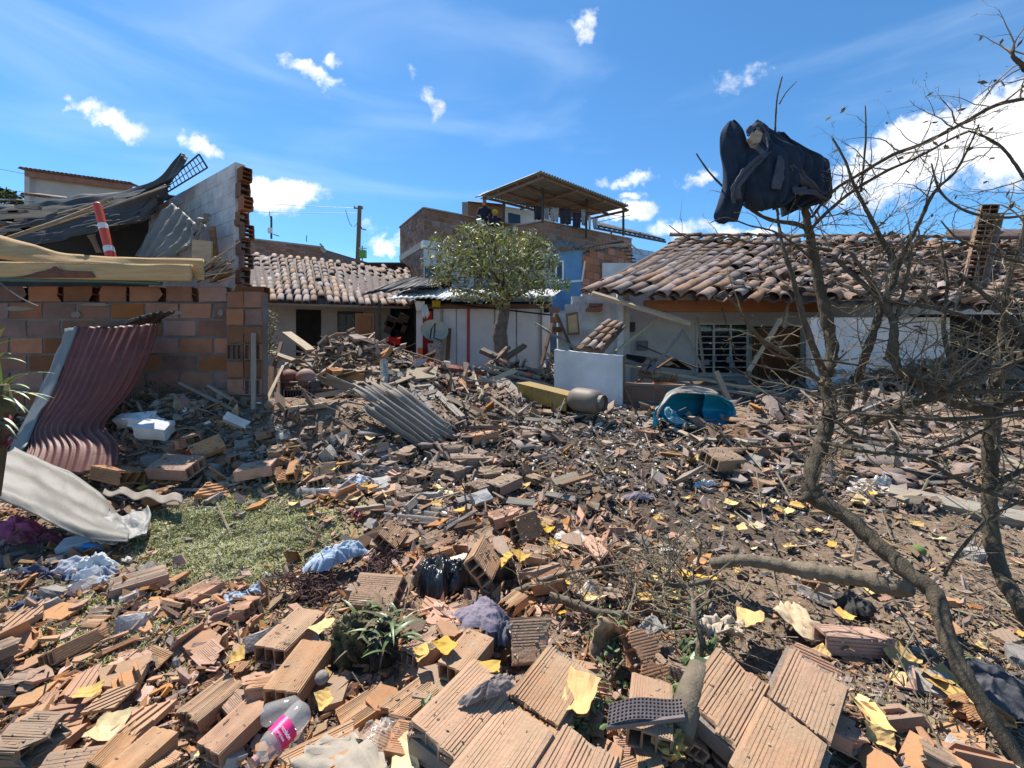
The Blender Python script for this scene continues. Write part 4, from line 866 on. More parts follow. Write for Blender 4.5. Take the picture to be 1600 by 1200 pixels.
def hero(ax, ay, bx, by, kind, label=None, roll=0, lift=0.0, pitch=None, T=.11, s=1, desc=None, name='hollow_brick', cat='brick', grp=GRPN):
    top = T+lift; A, B = GP(ax, ay, top), GP(bx, by, top); d = Vector((B.x-A.x, B.y-A.y, 0)); L0 = {'half':.22,'halfc':.2,'halfd':.22}.get(kind, .34)
    if s == 1 and abs(roll) < 30: s = max(.6, min(1.22, d.length/L0))
    elif s == 1: s = .85
    d.normalize(); c = (A+B)/2; T = T*s
    n = nrm(c.x, c.y, .2)
    if pitch is None: dz = (H(B.x, B.y)-H(A.x, A.y))/max(.15, (B-A).length); dz = max(-.35, min(.35, dz))
    else: dz = math.tan(R(pitch))
    r3 = rot_to(Vector((d.x, d.y, dz)), Vector((n.x*.4, n.y*.4, 1))) @ Matrix.Rotation(R(roll), 3, 'X')
    z = H(c.x, c.y)+T/2*abs(cos(R(roll)))+.085*abs(sin(R(roll)))+lift
    o = inst(name, VAR[kind][int(ax) % len(VAR[kind])] if kind in VAR else BR[kind], mw((c.x, c.y, z), r3, (s, s, s)))
    tag(o, label, cat, grp); HEROES.append(o)
    if not label:
        px, py = ppx(o.matrix_world.translation) if False else ppx((c.x, c.y, z)); describe(o, px, py, desc or 'hollow clay brick')
    return o
HB = [
 (165,914,263,884,'dusty','dusty whole hollow brick on the lower edge of the lawn',0,0),
 (283,926,343,892,'clean','bright orange hollow brick with open cells beside the dusty one',0,.01),
 (302,1100,360,1055,'whole','ribbed hollow brick just right of the torn clear plastic',4,.02),
 (332,1142,402,1083,'clean','long ribbed orange brick with open cells left of the bottle',0,.03),
 (180,1188,243,1135,'whole','widest ribbed brick at the bottom beside the yellow paper',-3,.05),
 (10,1126,80,1126,'halfd','square grey dusty half brick near the bottom left corner',0,.09),
 (66,1190,150,1178,'dusty','ribbed brown brick cut by the bottom edge left of the widest brick',14,.02),
 (0,1172,95,1152,'slim','smooth orange slab standing on edge below the grey half brick',0,.03),
 (420,1013,487,950,'whole','ribbed brick with mortar on its end left of the mossy plant',0,.02),
 (438,1074,497,999,'whole','ribbed brick showing three open cells in front of the mossy plant',2,.06),
 (534,905,650,912,'whole','broad ribbed brick propped face-on behind the mossy plant',38,.05),
 (646,1003,688,968,'cut','ribbed brick half hidden just right of the mossy plant leaves',0,.02),
 (705,1030,752,970,'whole','long dusty brick beneath the purple cloth',0,.06),
 (546,1098,600,1062,'cut','ribbed brick sunk in soil below the mossy plant',0,.01),
 (620,1085,668,1050,'whole','ribbed brick right of the one sunk below the mossy plant',0,.02),
 (566,1135,620,1160,'half','short ribbed brick piece behind the crumpled clear plastic',0,.0),
 (440,1195,558,1135,'whole','ribbed brick between the bottle and the grey folded sheet',6,.06),
 (742,893,768,846,'whole','tilted brick standing up behind the black plastic bag',52,.09),
 (672,850,712,842,'halfc','orange half brick with open cells behind the square board',0,.0),
 (598,842,628,810,'cut','narrow brick leaning behind the pale blue cloth',40,.02),
 (785,846,855,812,'clean','clean ribbed orange brick tilted behind the yellow envelope pile',62,.05),
 (820,858,865,868,'cut','plaster smeared ribbed brick right of the yellow envelope pile',10,.03),
 (825,895,890,893,'cutc','ribbed brick fragment in front of the plaster smeared one',0,.02),
 (918,840,952,880,'slim','narrow bright orange brick right of the pale tile',30,.02),
 (757,845,780,905,'cutd','dark dusty brick end behind the bag and left of the envelopes',0,.0),
 (1014,1130,1018,1040,'whole','ribbed brick under the perforated rubber mat',0,.09),
 (975,1150,1032,1150,'cutc','ribbed brick end showing just below the rubber mat',0,.0),
 (986,1012,1026,1004,'halfc','small smooth red half brick above the matted brick',45,.06),
 (812,985,848,985,'half','small ribbed brick end beside the orange disc',50,.02),
 (1265,1090,1345,1125,'cutc','red brick with broken front lying right of the fallen panel',0,.04),
 (1245,1038,1298,1062,'halfc','brick end with open square cells at the panel corner',60,.04),
 (1280,982,1386,984,'slim','thin long orange brick behind the lower right soil',0,.0),
 (976,1195,1048,1168,'cut','ribbed broken brick at the bottom edge left of the log',0,.02),
 (143,733,233,748,'clean','long brick lying across the lower end of the maroon sheet',-20,.10),
 (240,722,312,724,'clean','ribbed orange brick between maroon sheet and round red pot',12,.12),
 (300,702,348,676,'clean','tilted ribbed brick in front of the red pot',35,.12),
 (228,768,268,762,'halfc','small orange brick behind the bent gutter end',0,.05),
 (372,727,432,722,'clean','broad orange brick right of the wall foot rubble',0,.08),
 (455,748,462,725,'slim','orange brick standing upright above the lawn edge',80,.05),
 (104,705,152,700,'cutd','grey brick crushed under the maroon sheet edge',0,.05),
 (418,702,452,696,'cutd','dusty brown brick left of the white slab',20,.12),
 (398,668,432,660,'cutd','pale rough brick at the foot of the slanted pole',15,.1),
 (676,724,706,724,'halfd','dusty hollow brick end facing front beyond the roofing sheet',0,.02),
 (735,762,772,744,'dusty','left brick of the dusty hollow pair in the middle yard',0,.02),
 (770,760,806,742,'dusty','right brick of the dusty hollow pair in the middle yard',0,.02),
 (632,765,668,752,'cutd','dark brick left of the pale yellow board',0,.02),
 (750,738,786,732,'halfd','dusty half brick behind the hollow pair',0,.0),
 (620,775,650,768,'cutd','dusty brick beside the grey roofing sheet',12,.0),
 (765,808,815,800,'cutc','orange brick with broken side in the middle heap',0,.05),
 (820,800,868,812,'whole','dusty brick flat behind the clean tilted brick',0,.02),
 (715,832,752,838,'cutc','flat worn brick between the middle heap and the roofing sheet',0,.02),
 (1098,728,1155,712,'dusty','dark upturned slab of bricks in front of the blue tank',12,.05),
 (1135,678,1172,682,'clean','ribbed brick lying beside the blue tank',35,.02),
 (1000,660,1030,668,'cutc','red brick in front of the brick planter',0,.02),
 (832,610,878,628,'cutd','brown brick behind the yellow cabinet',0,.0),
 (690,698,732,690,'cutd','brown brick at the foot of the corrugated sheets',0,.04),
 (702,712,756,706,'dusty','long dark brick in front of the corrugated sheets foot',0,.0),
 (734,682,776,672,'slim','thin brown brick right of the corrugated sheets',0,.0),
]
for h in HB: hero(*h[:6], roll=h[6], lift=h[7])

def panel(center, xd, up, nx, ny, label, seed, slope_to_ground=True):
    """a piece of fallen wall: hollow bricks still bonded with mortar"""
    rg = random.Random(seed); t = thing('wall_panel', center, label, 'wall panel'); r3 = rot_to(xd, up); L0, W0 = .345, .205
    c = Vector(center); mb = MB()
    for i in range(nx):
        for j in range(ny):
            off = (.5*L0 if (j % 2 and nx > 1) else 0)
            if i == nx-1 and j % 2 and rg.random() < .5: continue
            p = c+r3 @ Vector(((i-(nx-1)/2)*L0+off*.35+rg.uniform(-.006,.006), (j-(ny-1)/2)*W0, rg.uniform(-.004,.006)))
            mb.box(p+r3 @ Vector((rg.uniform(-.01,.02),rg.uniform(-.008,.008),-.006)), (L0-.02, W0+.012, .074), r3, jit=.008)
            inst('brick', rg.choice(VAR['whole'][:3]), mw(p, r3 @ Euler((rg.uniform(-.03,.03), rg.uniform(-.02,.02), rg.uniform(-.02,.02))).to_matrix()), t)
            for q in range(26): pp_ = p+r3 @ Vector((rg.uniform(-.16,.16), rg.uniform(-.09,.09), .053)); PCR.append(tuple(pp_))
    mb.build('mortar', mortar, t); return t
PCR = []
a_, b_ = GP(778, 1175, .14), GP(868, 1030, .14); d_ = (b_-a_); d_.z = 0; c_ = GP(790, 1095, .13); c_.z += .11
panel(c_, d_, (.05,-.10,1), 2, 2, 'broad fallen panel of ribbed bricks bonded with mortar, flat at bottom centre', 4)
c_ = GP(800, 1185, .10); c_.z += .10; panel(c_, d_, (.03,-.05,1), 1, 3, 'lower strip of bonded ribbed bricks cut by the bottom edge', 5)
a_, b_ = GP(1125, 1190, .1), GP(1238, 1030, .1); d_ = (b_-a_); d_.z = .10; c_ = GP(1190, 1120, .10); c_.z += .15
panel(c_, d_, (-.30,-.62,1), 2, 2, 'large tilted panel of bonded ribbed bricks at the bottom right', 6)
# ---------------------------------------------------------------- scattered pieces, each an object
rs = random.Random(2024)
def inpoly(px, py, poly):
    c = False; n = len(poly)
    for i in range(n):
        x0, y0 = poly[i]; x1, y1 = poly[(i+1)%n]
        if (y0 > py) != (y1 > py) and px < (x1-x0)*(py-y0)/(y1-y0)+x0: c = not c
    return c
LAWN = [(238,795),(330,772),(470,795),(505,850),(440,905),(350,925),(262,905),(228,850)]
LAWN2 = [(0,905),(120,930),(240,940),(330,960),(200,1040),(0,1110)]
DARK = [(790,700),(900,640),(1060,690),(1200,720),(1260,820),(1130,850),(960,830),(830,790)]
ORANGE = [(0,900),(250,930),(470,860),(520,780),(760,760),(1000,800),(1120,900),(1130,1200),(0,1200)]
UPL = [(140,690),(400,640),(560,690),(760,700),(760,800),(520,790),(430,760),(240,780),(130,760)]
RIGHTLOW = [(1140,900),(1600,850),(1600,1200),(1280,1200),(1180,1000)]
LIM = 1.0
def place(name, me, px, py, size, lift=.0, tilt=.35, flatness=None, yaw=None, sc3=None):
    g = GP(px, py, lift); n = nrm(g.x, g.y, .15); yw = rs.uniform(0, 2*pi) if yaw is None else yaw
    up = (n*.7+Vector((rs.gauss(0, tilt), rs.gauss(0, tilt), .6))).normalized()
    r3 = rot_to((cos(yw), sin(yw), rs.uniform(-.2, .2)*tilt), up)
    s3 = sc3 or (size, size, size)
    return inst(name, me, mw((g.x, g.y, g.z+lift), r3, s3)), g
SHC = [shard_mesh('shard_mesh', clay, s, k=rs.choice([4,5,6]), th=rs.uniform(.07,.14), ribs=(7 if s%3 == 0 else 0)) for s in range(18)]
SHN = [shard_mesh('shard_mesh', clayN, s+50, k=rs.choice([4,5,6]), th=rs.uniform(.07,.14), ribs=(7 if s%3 == 0 else 0)) for s in range(8)]
SHD = [shard_mesh('shard_mesh', clayD, s+80, k=rs.choice([4,5,6]), th=rs.uniform(.08,.16), ribs=(6 if s%4 == 0 else 0)) for s in range(10)]
def webshard(seed, mat):     # broken brick corner: two plates meeting with a web
    rg = random.Random(seed); mb = MB()
    a = [Vector((rg.uniform(-.5,-.35), -.25, 0)), Vector((rg.uniform(.3,.55), -.25, 0)), Vector((rg.uniform(.2,.5), .25, 0)), Vector((rg.uniform(-.5,-.2), .25, 0))]
    mb.prism(a, (0,0,.03), (0,0,-.03)); b = [Vector((a[0].x, -.25, .02)), Vector((a[1].x, -.25, .02)), Vector((a[1].x-.15, -.25, rg.uniform(.2,.34))), Vector((a[0].x+.1, -.25, rg.uniform(.15,.34)))]
    mb.prism(b, (0,0,0), (0,.055,0)); c = [Vector((a[3].x+.02, .06, .02)), Vector((a[2].x-.02, .06, .02)), Vector((a[2].x-.2, .06, rg.uniform(.1,.2))), Vector((a[3].x+.15, .06, rg.uniform(.08,.2)))]
    mb.prism(c, (0,0,0), (0,.05,0)); me = mb.mesh('corner_mesh'); me.materials.append(mat); return me
WEB = [webshard(s, clay) for s in range(6)]; WEBD = [webshard(s+9, clayD) for s in range(5)]
EXC = [(442,1150,75,60),(575,1010,75,70),(1010,1100,75,60),(708,905,85,45),(715,1060,40,50),(520,870,60,25),(750,965,55,35),(278,1070,25,50),(945,990,55,50),(1235,975,60,40),(1170,975,40,40),(670,885,50,30),(840,630,60,30),(915,625,40,30),(1085,640,80,40),(465,600,50,40),(660,625,40,30),(1170,1110,70,80),(800,880,45,25),(905,1095,45,35)]
def sample(n, zones, dens=None):
    out = []; tries = 0
    while len(out) < n and tries < n*60:
        tries += 1; z, wgt = zones[rs.choices(range(len(zones)), [q[1] for q in zones])[0]]
        xs = [p[0] for p in z]; ys_ = [p[1] for p in z]; px, py = rs.uniform(min(xs), max(xs)), rs.uniform(min(ys_), max(ys_))
        if any(((px-ex)/ew)**2+((py-ey)/eh)**2 < 1 for ex, ey, ew, eh in EXC): continue
        if inpoly(px, py, z) and not (inpoly(px, py, LAWN) and rs.random() < .93): out.append((px, py))
    return out
SHARDZ = [([(0,930),(480,860),(520,960),(420,1000),(300,1160),(160,1200),(0,1200)], 4.2), ([(480,780),(1000,800),(1100,900),(1000,1000),(520,1000)], 2.4), (UPL, 2.0), ([(500,1000),(1130,1000),(1130,1200),(500,1200)], 1.0), (RIGHTLOW, .8)]
for (px, py) in sample(298, SHARDZ):
    s = rs.choices([.06,.09,.12,.17,.23], [4,5,4,2,1])[0]*rs.uniform(.8,1.25)*(1+max(0,(900-py))/500)
    dusty = px > 500 and rs.random() < .5; web = rs.random() < .22
    me = rs.choice(WEBD if dusty else WEB) if web else rs.choice(SHD if dusty else SHC+SHN)
    o, g = place('brick_shard', me, px, py, s, lift=rs.uniform(.0,.07), tilt=.42)
    tag(o, None, 'brick shard', 'broken clay brick shards')
    describe(o, px, py, ('dusty brown' if dusty else 'orange')+(' brick corner' if web else (' palm sized shard' if s > .17 else ' small shard')))
HALFZ = [([(0,930),(470,890),(470,1200),(0,1200)], 1.3), ([(480,790),(1000,800),(1120,930),(1100,1200),(500,1200)], 2), (UPL, 2), ([(1000,640),(1600,640),(1600,800),(1100,780)], 1), ([(560,680),(900,640),(880,760),(700,780)], 1.6), (RIGHTLOW, .5)]
for (px, py) in sample(96, HALFZ):
    dusty = (px > 520 and py < 900) or rs.random() < .4; k = rs.choice(['cutd','halfd','halfd'] if dusty else ['cut','halfc','half','cutc','slim'])
    s = rs.uniform(.36, .66)*(1.55 if py < 760 else 1)
    o, g = place('broken_brick', BR[k], px, py, s, lift=rs.uniform(.02,.09), tilt=.45); tag(o, None, 'broken brick', 'broken hollow bricks in the rubble')
    describe(o, px, py, ('dusty' if dusty else 'orange')+' broken brick')
# roof tile pieces
TP = [tile_mesh('tile_piece_mesh', tileM, seed=s, broken=.3+.1*s) for s in range(4)]
for (px, py) in sample(75, [([(420,560),(760,600),(900,700),(700,720),(440,640)], 2), ([(980,640),(1600,640),(1600,760),(1200,760)], 3), ([(1250,640),(1600,650),(1600,720),(1250,710)], 2)]):
    o, g = place('roof_tile_piece', rs.choice(TP), px, py, rs.uniform(.8,1.1), lift=.04, tilt=.6); tag(o, None, 'roof tile', 'fallen roof tile pieces'); describe(o, px, py, 'curved clay roof tile piece', 'fallen')
# lumps of concrete and plaster
LUMP = [worn_mesh('lump_mesh', concM, s+40, m=3, amp=.12) for s in range(5)]; LUMPW = [worn_mesh('lump_mesh', stoneW, s+60, m=3, amp=.10) for s in range(4)]
for (px, py) in sample(95, [(ORANGE, 2.2), (UPL, 2), ([(1150,640),(1600,650),(1600,800),(1200,800)], 1), ([(0,850),(240,860),(240,930),(0,930)], .6), (RIGHTLOW, .7)]):
    w_ = rs.random() < .3; s = rs.uniform(.035, .12)*(1+max(0,(900-py))/450)
    o, g = place('plaster_lump' if w_ else 'mortar_lump', rs.choice(LUMPW if w_ else LUMP), px, py, s, lift=.02, tilt=.8, sc3=(s*rs.uniform(1,1.8), s, s*rs.uniform(.5,.9)))
    tag(o, None, 'rubble lump', 'lumps of mortar and plaster'); describe(o, px, py, 'pale plaster lump' if w_ else 'grey mortar lump')
# yellow envelopes and papers
def paper_mesh(seed, mat, w_=.5, h_=.34):
    rg = random.Random(seed); n = 7; mb = MB(); f1, f2 = rg.uniform(-.6,.6), rg.uniform(-.4,.4)
    cr = rg.uniform(.18, .42); ph = rg.uniform(0, 6)
    vs = []
    for i in range(n):
        for j in range(n):
            x = (i/(n-1)-.5)*2*w_; y = (j/(n-1)-.5)*2*h_
            e = (1-.15*rg.random()) if i in (0,n-1) or j in (0,n-1) else 1
            z = cr*abs(x*cos(ph)+y*sin(ph)-f1*.3)+cr*.6*abs(x*sin(ph*2)+y*cos(ph*2)-f2*.3)+rg.uniform(-.025,.025)
            vs.append((x*e, y*e, z))
    m_ = len(vs); vs += [(x, y, z-.012) for x, y, z in vs]; fs = []
    for i in range(n-1):
        for j in range(n-1): a = i*n+j; fs.append((a, a+n, a+n+1, a+1)); fs.append((m_+a, m_+a+1, m_+a+n+1, m_+a+n))
    for i in range(n-1): fs += [(i, i+1, m_+i+1, m_+i), (i*n, m_+i*n, m_+(i+1)*n, (i+1)*n), ((n-1)*n+i, m_+(n-1)*n+i, m_+(n-1)*n+i+1, (n-1)*n+i+1), (i*n+n-1, (i+1)*n+n-1, m_+(i+1)*n+n-1, m_+i*n+n-1)]
    mb.add(vs, fs); me = mb.mesh('paper_mesh'); me.materials.append(mat); return me
PY = [paper_mesh(s, yelP) for s in range(9)]; PL_ = [paper_mesh(s+20, yelL) for s in range(5)]; PC = [paper_mesh(s+40, card, .5, .4) for s in range(3)]
HP = [ # px,py,size,kind,label,lift
 (165,1146,.17,'l','flat pale yellow paper behind the widest ribbed brick',.05),(140,1088,.10,'y','folded yellow paper on the orange shards left',.07),(503,990,.13,'l','pale yellow sheet stuck between two ribbed bricks',.12),
 (508,1100,.09,'y','torn yellow strip hanging right of the bottle',.10),(793,880,.15,'y','crumpled yellow envelope left in the envelope pile',.12),(815,876,.13,'y','crumpled yellow envelope right in the envelope pile',.12),
 (855,835,.12,'y','orange yellow envelope under the tilted clean brick',.06),(868,858,.10,'y','darker yellow envelope behind the plaster smeared brick',.06),(905,1085,.20,'y','large bright yellow envelope beside the ribbed slab',.12),
 (895,1105,.14,'y','torn yellow flap under the bright envelope',.08),(660,1022,.10,'y','small yellow paper left on the ribbed bricks',.12),(697,1010,.12,'y','yellow paper beside the purple cloth end',.14),(758,1045,.14,'y','bright yellow paper behind the brown card tube',.12),
 (715,1132,.12,'l','yellow paper folded at the slab corner',.10),(740,1068,.08,'y','yellow scrap under the brown card tube',.06),(635,1190,.16,'l','pale yellow paper over the crumpled clear plastic',.06),
 (1172,970,.22,'y','tall yellow envelope standing right of the twigs',.10),(1104,915,.14,'y','orange yellow envelope under the pale limb end',.04),(1008,935,.12,'y','yellow paper among the broken twigs',.05),(925,935,.16,'l','pale yellow sheet left of the broken twigs',.05),
 (1250,1155,.20,'y','crumpled yellow envelope in front of the red broken brick',.05),(1205,1188,.17,'l','yellow envelope at the bottom right of the panel',.05),(1358,1115,.16,'y','curled yellow envelope right of the red broken brick',.04),(1375,1150,.10,'y','torn yellow end of the curled envelope',.03),
 (1408,1018,.18,'y','flat yellow envelope on the lower right soil',.02),(1470,1055,.16,'y','long yellow envelope beyond the flat one',.03),(1478,1075,.12,'y','orange yellow envelope under the long one',.02),(1320,955,.10,'y','small yellow paper in front of the pale limb',.03),
 (1300,858,.09,'y','orange yellow paper behind the pale limb',.03),(1465,846,.10,'l','pale yellow square on the soil by the green fruit',.02),(1415,908,.06,'y','small orange scrap by the second trunk',.02),(1342,787,.16,'l','large pale yellow paper under the crooked tree bend',.04),(1365,778,.10,'y','yellow paper right of the pale one under the bend',.04),
 (1142,790,.12,'l','yellow folded paper on the charred ground',.03),(1160,828,.12,'l','left pale triangle paper beyond the twigs',.02),(1180,826,.10,'l','right pale scrap beyond the twigs',.02),(1205,788,.09,'l','pale yellow scrap near the crooked tree bend',.02),(1230,800,.11,'l','flat pale yellow paper left of the bend',.02),
 (888,646,.14,'y','small yellow block of paper before the gas cylinder',.03),(577,686,.12,'l','yellow scrap at the foot of the corrugated sheets',.05),(553,785,.14,'l','flat pale yellow card at the lawn edge',.03),(460,792,.11,'l','pale yellow card left on the lawn edge',.03),
 (522,738,.12,'l','upper pale yellow card above the lawn',.08),(718,804,.12,'y','crumpled yellow wrapper right of the roofing sheet',.04),(405,745,.12,'y','orange yellow wrapper by the broad orange brick',.08),(258,752,.12,'l','yellow paper behind the gutter',.1),(225,765,.12,'y','orange yellow strip behind the bent gutter end',.06),
 (258,742,.10,'l','pale yellow scrap between the orange bricks',.12),(475,740,.12,'y','mustard card beside the upright brick',.05),(820,760,.12,'y','yellow tissue right of the dusty hollow pair',.02),(505,1066,.07,'y','thin yellow scrap near the brick cells',.05),(370,1040,.12,'y','folded yellow card between shards',.08)]
for (px, py, s, k, lb, lf) in HP:
    me = rs.choice(PY if k == 'y' else PL_); o, g = place('envelope', me, px, py, s*.92, lift=lf*.9+.03, tilt=.4); tag(o, lb, 'envelope', 'yellow envelopes and papers')
# fill-in sampling of small papers
for (px, py) in sample(85, [([(440,700),(1300,700),(1300,860),(900,850),(440,850)], 3), ([(800,850),(1180,850),(1180,960),(860,960)], 2), ([(1180,820),(1600,820),(1600,1100),(1300,1100)], 1.5), ([(200,930),(800,930),(800,1190),(300,1190)], .7)]):
    me = rs.choice(PY+PL_); o, g = place('paper_scrap', me, px, py, rs.uniform(.05,.10)*(1+max(0,(900-py))/500), lift=.03, tilt=.4); tag(o, None, 'paper scrap', 'small yellow paper scraps'); describe(o, px, py, 'small yellow paper scrap')
def sheetp(name, rows, mat, label, cat, group=None, **k):
    o = sheet(name, px_rows(rows), mat, None, **k); return tag(o, label, cat, group)
# depth of the ground at a pixel, for placing flat things
def gd(px, py, lift=0): return GP(px, py, lift).y
def gquad(name, quad, mat, label, cat, group=None, lift=.03, **k):   # four ground pixels: back-left, back-right, front-left, front-right
    q = [GP(x, y, lift)+Vector((0,0,l)) for (x, y, l) in quad]
    return tag(sheet(name, [[q[0], q[1]], [q[2], q[3]]], mat, None, **k), label, cat, group)
gquad('square_board', [(655,870,.02),(735,862,.04),(665,892,0),(712,888,.0)], M('cream_board', (.62,.54,.42), (.50,.43,.33), 9, bump=.3), 'square cream board lying behind the black plastic bag', 'board', lift=.07, nu=8, nv=6, th=.012, wr=.01)
gquad('pale_tile', [(862,815,0),(905,812,0),(870,835,0),(922,833,0)], stoneW, 'pale grey flat slab right of the tilted clean brick', 'slab', lift=.10, nu=10, nv=8, th=.02, wr=.02)
gquad('card_sheet', [(682,752,0),(730,760,0),(680,768,0),(728,778,0)], M('cream_card', (.55,.48,.30), (.47,.40,.25), 9), 'cream card left of the pale broken board', 'card', lift=.04, nu=8, nv=6, th=.01, wr=.01)
gquad('card_sheet', [(738,768,0),(800,778,0),(735,788,0),(770,795,0)], M('cream_card2', (.62,.56,.42), (.5,.45,.33), 9), 'pale broken board in front of the dusty hollow pair', 'card', lift=.03, nu=8, nv=6, th=.01, wr=.02)
gquad('roofing_sheet', [(605,778,.02),(706,792,0),(600,808,.02),(700,818,0)], fibreM, 'pale grey corrugated roofing sheet left of the middle heap', 'roofing sheet', 'fibre cement roofing sheets', lift=.06, nu=8, nv=49, th=.01, corr=.022, ncorr=3.5, vcorr=True)
gquad('roofing_sheet', [(560,716,.04),(640,722,.02),(556,738,0),(636,745,0)], fibreM, 'short grey corrugated piece above the lawn corner', 'roofing sheet', 'fibre cement roofing sheets', lift=.08, nu=8, nv=49, th=.01, corr=.025, ncorr=2.5, vcorr=True)
gquad('roofing_sheet', [(1330,735,.02),(1470,750,0),(1320,758,0),(1440,765,0)], M('pale_plank', (.50,.44,.38), (.42,.36,.31), 5, grain=(1,15,15)), 'pale fallen plank sheet on the rubble right of the crooked tree', 'board', None, lift=.10, nu=20, nv=8, th=.02, wr=.03)
# perforated rubber mat
RMo = thing('rubber_mat', GP(1010, 1110), 'dark perforated rubber mat draped over a ribbed brick', 'rubber mat')
a, b = GP(948,1133,.20)+Vector((0,0,.20)), GP(1070,1116,.21)+Vector((0,0,.21)); c = GP(952,1098,.235)+Vector((0,0,.235)); d = GP(1066,1082,.235)+Vector((0,0,.235)); m_ = MB(); nx_, ny_ = 19, 6; hole = .36
def mp_(u_, v_):
    p = (c*(1-u_)+d*u_)*(1-v_)+(a*(1-u_)+b*u_)*v_; return p+Vector((0,0,.012*sin(u_*5)))
for i in range(nx_):
    for j in range(ny_):
        u0, u1, v0, v1 = i/nx_, (i+1)/nx_, j/ny_, (j+1)/ny_; uc, vc = (u0+u1)/2, (v0+v1)/2; K = 8
        inn = [mp_(uc+(u1-u0)*hole*cos(2*pi*k/K+pi/8)*.95, vc+(v1-v0)*hole*sin(2*pi*k/K+pi/8)) for k in range(K)]
        out = [mp_(u_, v_) for (u_, v_) in [(u1,vc),(u1,v1),(uc,v1),(u0,v1),(u0,vc),(u0,v0),(uc,v0),(u1,v0)]]
        fs = [(k, (k+1)%K, K+(k+1)%K, K+k) for k in range(K)]
        dn = Vector((0,.004,-.012)); m_.add(out+inn+[p+dn for p in out]+[p+dn for p in inn], fs+[(2*K+k, 3*K+k, 3*K+(k+1)%K, 2*K+(k+1)%K) for k in range(K)]+[(K+k, K+(k+1)%K, 3*K+(k+1)%K, 3*K+k) for k in range(K)])
m_.build('mat', rubber, RMo)
m_ = MB(); m_.prism([a, b, b+Vector((0,0,-.014)), a+Vector((0,0,-.014))], (0,-.003,0), (0,.008,0)); m_.build('front_lip', rubber, RMo)
# crumpled cloth / bags: displaced closed lumps
def crumple(name, px, py, rx, ry, rz, mat, label, cat, seed=0, lift=.0, k=3.0, amp=.5, rot=0, parts=1, group=None, sub=4):
    """cloth or film rumpled on the ground: uneven outline, sharp ridged creases, skirt down to the soil"""
    nr, na = 30, 84; rg = np.random.RandomState(seed); th = np.arange(na)*2*pi/na; g = GP(px, py, lift); cr, sr = cos(rot), sin(rot); s = seed*5.3
    rad = 1+.22*np.sin(2*th+s)+.16*np.sin(3*th+s*2)+.10*np.sin(7*th+s*3)+.06*rg.normal(size=na)
    R_ = np.linspace(0, 1, nr)[:, None]; X = R_*rad*np.cos(th); Y = R_*rad*np.sin(th)
    wx = X+.5*(vn(X*1.5+s, Y*1.5)-.5); wy = Y+.5*(vn(X*1.5, Y*1.5+s)-.5)
    rd = lambda f, o: 1-2*np.abs(vn(wx*f+o, wy*f*.8-o)-.5)*1.15
    h = (1-R_**2.2)*(.35+.75*rd(1.4*k/2.4, s)*rd(1.1*k/2.4, s+4))+.34*rd(2.6*k/2.4, s+7)**2*(1-R_**5)+.14*rd(6., s+2)**2*(1-R_**4)-.25*R_**8
    X = X+.10*(vn(X*5+s, Y*5)-.5)*R_; Y = Y+.10*(vn(X*5, Y*5+s)-.5)*R_
    xx = (X*rx*cr-Y*ry*sr); yy_ = (X*rx*sr+Y*ry*cr); G_ = hgt(g.x+xx, g.y+yy_, False)-H(g.x, g.y)
    V = np.stack((xx, yy_, np.maximum(h, -.2)*rz*1.25+np.clip(G_, -.08, .08)), -1).reshape(-1, 3); fs = []
    for i in range(nr-1):
        for j in range(na): a = i*na+j; b = i*na+(j+1)%na; fs.append((a, a+na, b+na, b))
    mb = MB(); mb.add([tuple(v) for v in V], fs); me = mb.mesh(name); me.materials.append(mat); me.polygons.foreach_set('use_smooth', [True]*len(me.polygons))
    o = bpy.data.objects.new(name, me); COL.objects.link(o); o.location = (g.x, g.y, g.z+lift); return tag(o, label, cat, group)
crumple('plastic_bag', 680, 905, .14, .12, .12, blackP, 'crumpled shiny black plastic bag, left lump of the torn pair', 'plastic bag', 3, .05, 3.2, .8, group='black plastic bags')
crumple('plastic_bag', 735, 898, .20, .10, .11, blackP, 'crumpled shiny black plastic bag, right lump of the torn pair', 'plastic bag', 5, .05, 3.6, .8, .2, group='black plastic bags')
crumple('blue_cloth', 520, 872, .17, .10, .055, denim, 'pale blue crumpled cloth on the dead roots above the brick', 'cloth', 6, .10, 2.4, .8, .3)
crumple('blue_cloth', 545, 858, .10, .07, .05, denim, 'small raised fold end of pale blue cloth', 'cloth', 16, .12, 2.4, .8, .3)
crumple('purple_cloth', 752, 960, .14, .08, .04, purple, 'dusty purple satin cloth draped over a brick end', 'cloth', 8, .13, 2.0, .6, -.5)
crumple('purple_cloth', 780, 985, .06, .12, .06, M('grey_fabric', (.12,.12,.15), (.08,.08,.10), 9), 'dark grey end of the purple cloth', 'cloth', 18, .08, 2.5, .7, -.3)
crumple('pink_cloth', 25, 828, .22, .12, .06, pinkC, 'pink crumpled cloth at the left edge under the gutter', 'cloth', 9, .06, 2.6, .8)
crumple('red_cloth', 50, 845, .20, .08, .05, M('dull_red_cloth', (.28,.06,.08), (.2,.04,.06), 8), 'dull red cloth just below the pink one', 'cloth', 19, .03, 2.6, .8)
crumple('grey_cloth', 130, 890, .22, .10, .05, greyC, 'grey blue rumpled clothing left of the dusty whole brick', 'cloth', 10, .05, 3.2, .9)
crumple('grey_cloth', 70, 900, .30, .07, .05, M('dark_denim', (.05,.07,.13), (.03,.045,.09), 9), 'dark denim garment stretched near the left edge', 'cloth', 11, .03, 3.2, .9)
crumple('grey_cloth', 142, 912, .10, .06, .03, denim, 'pale denim rag under the rumpled clothing', 'cloth', 12, .02, 3.2, .9)
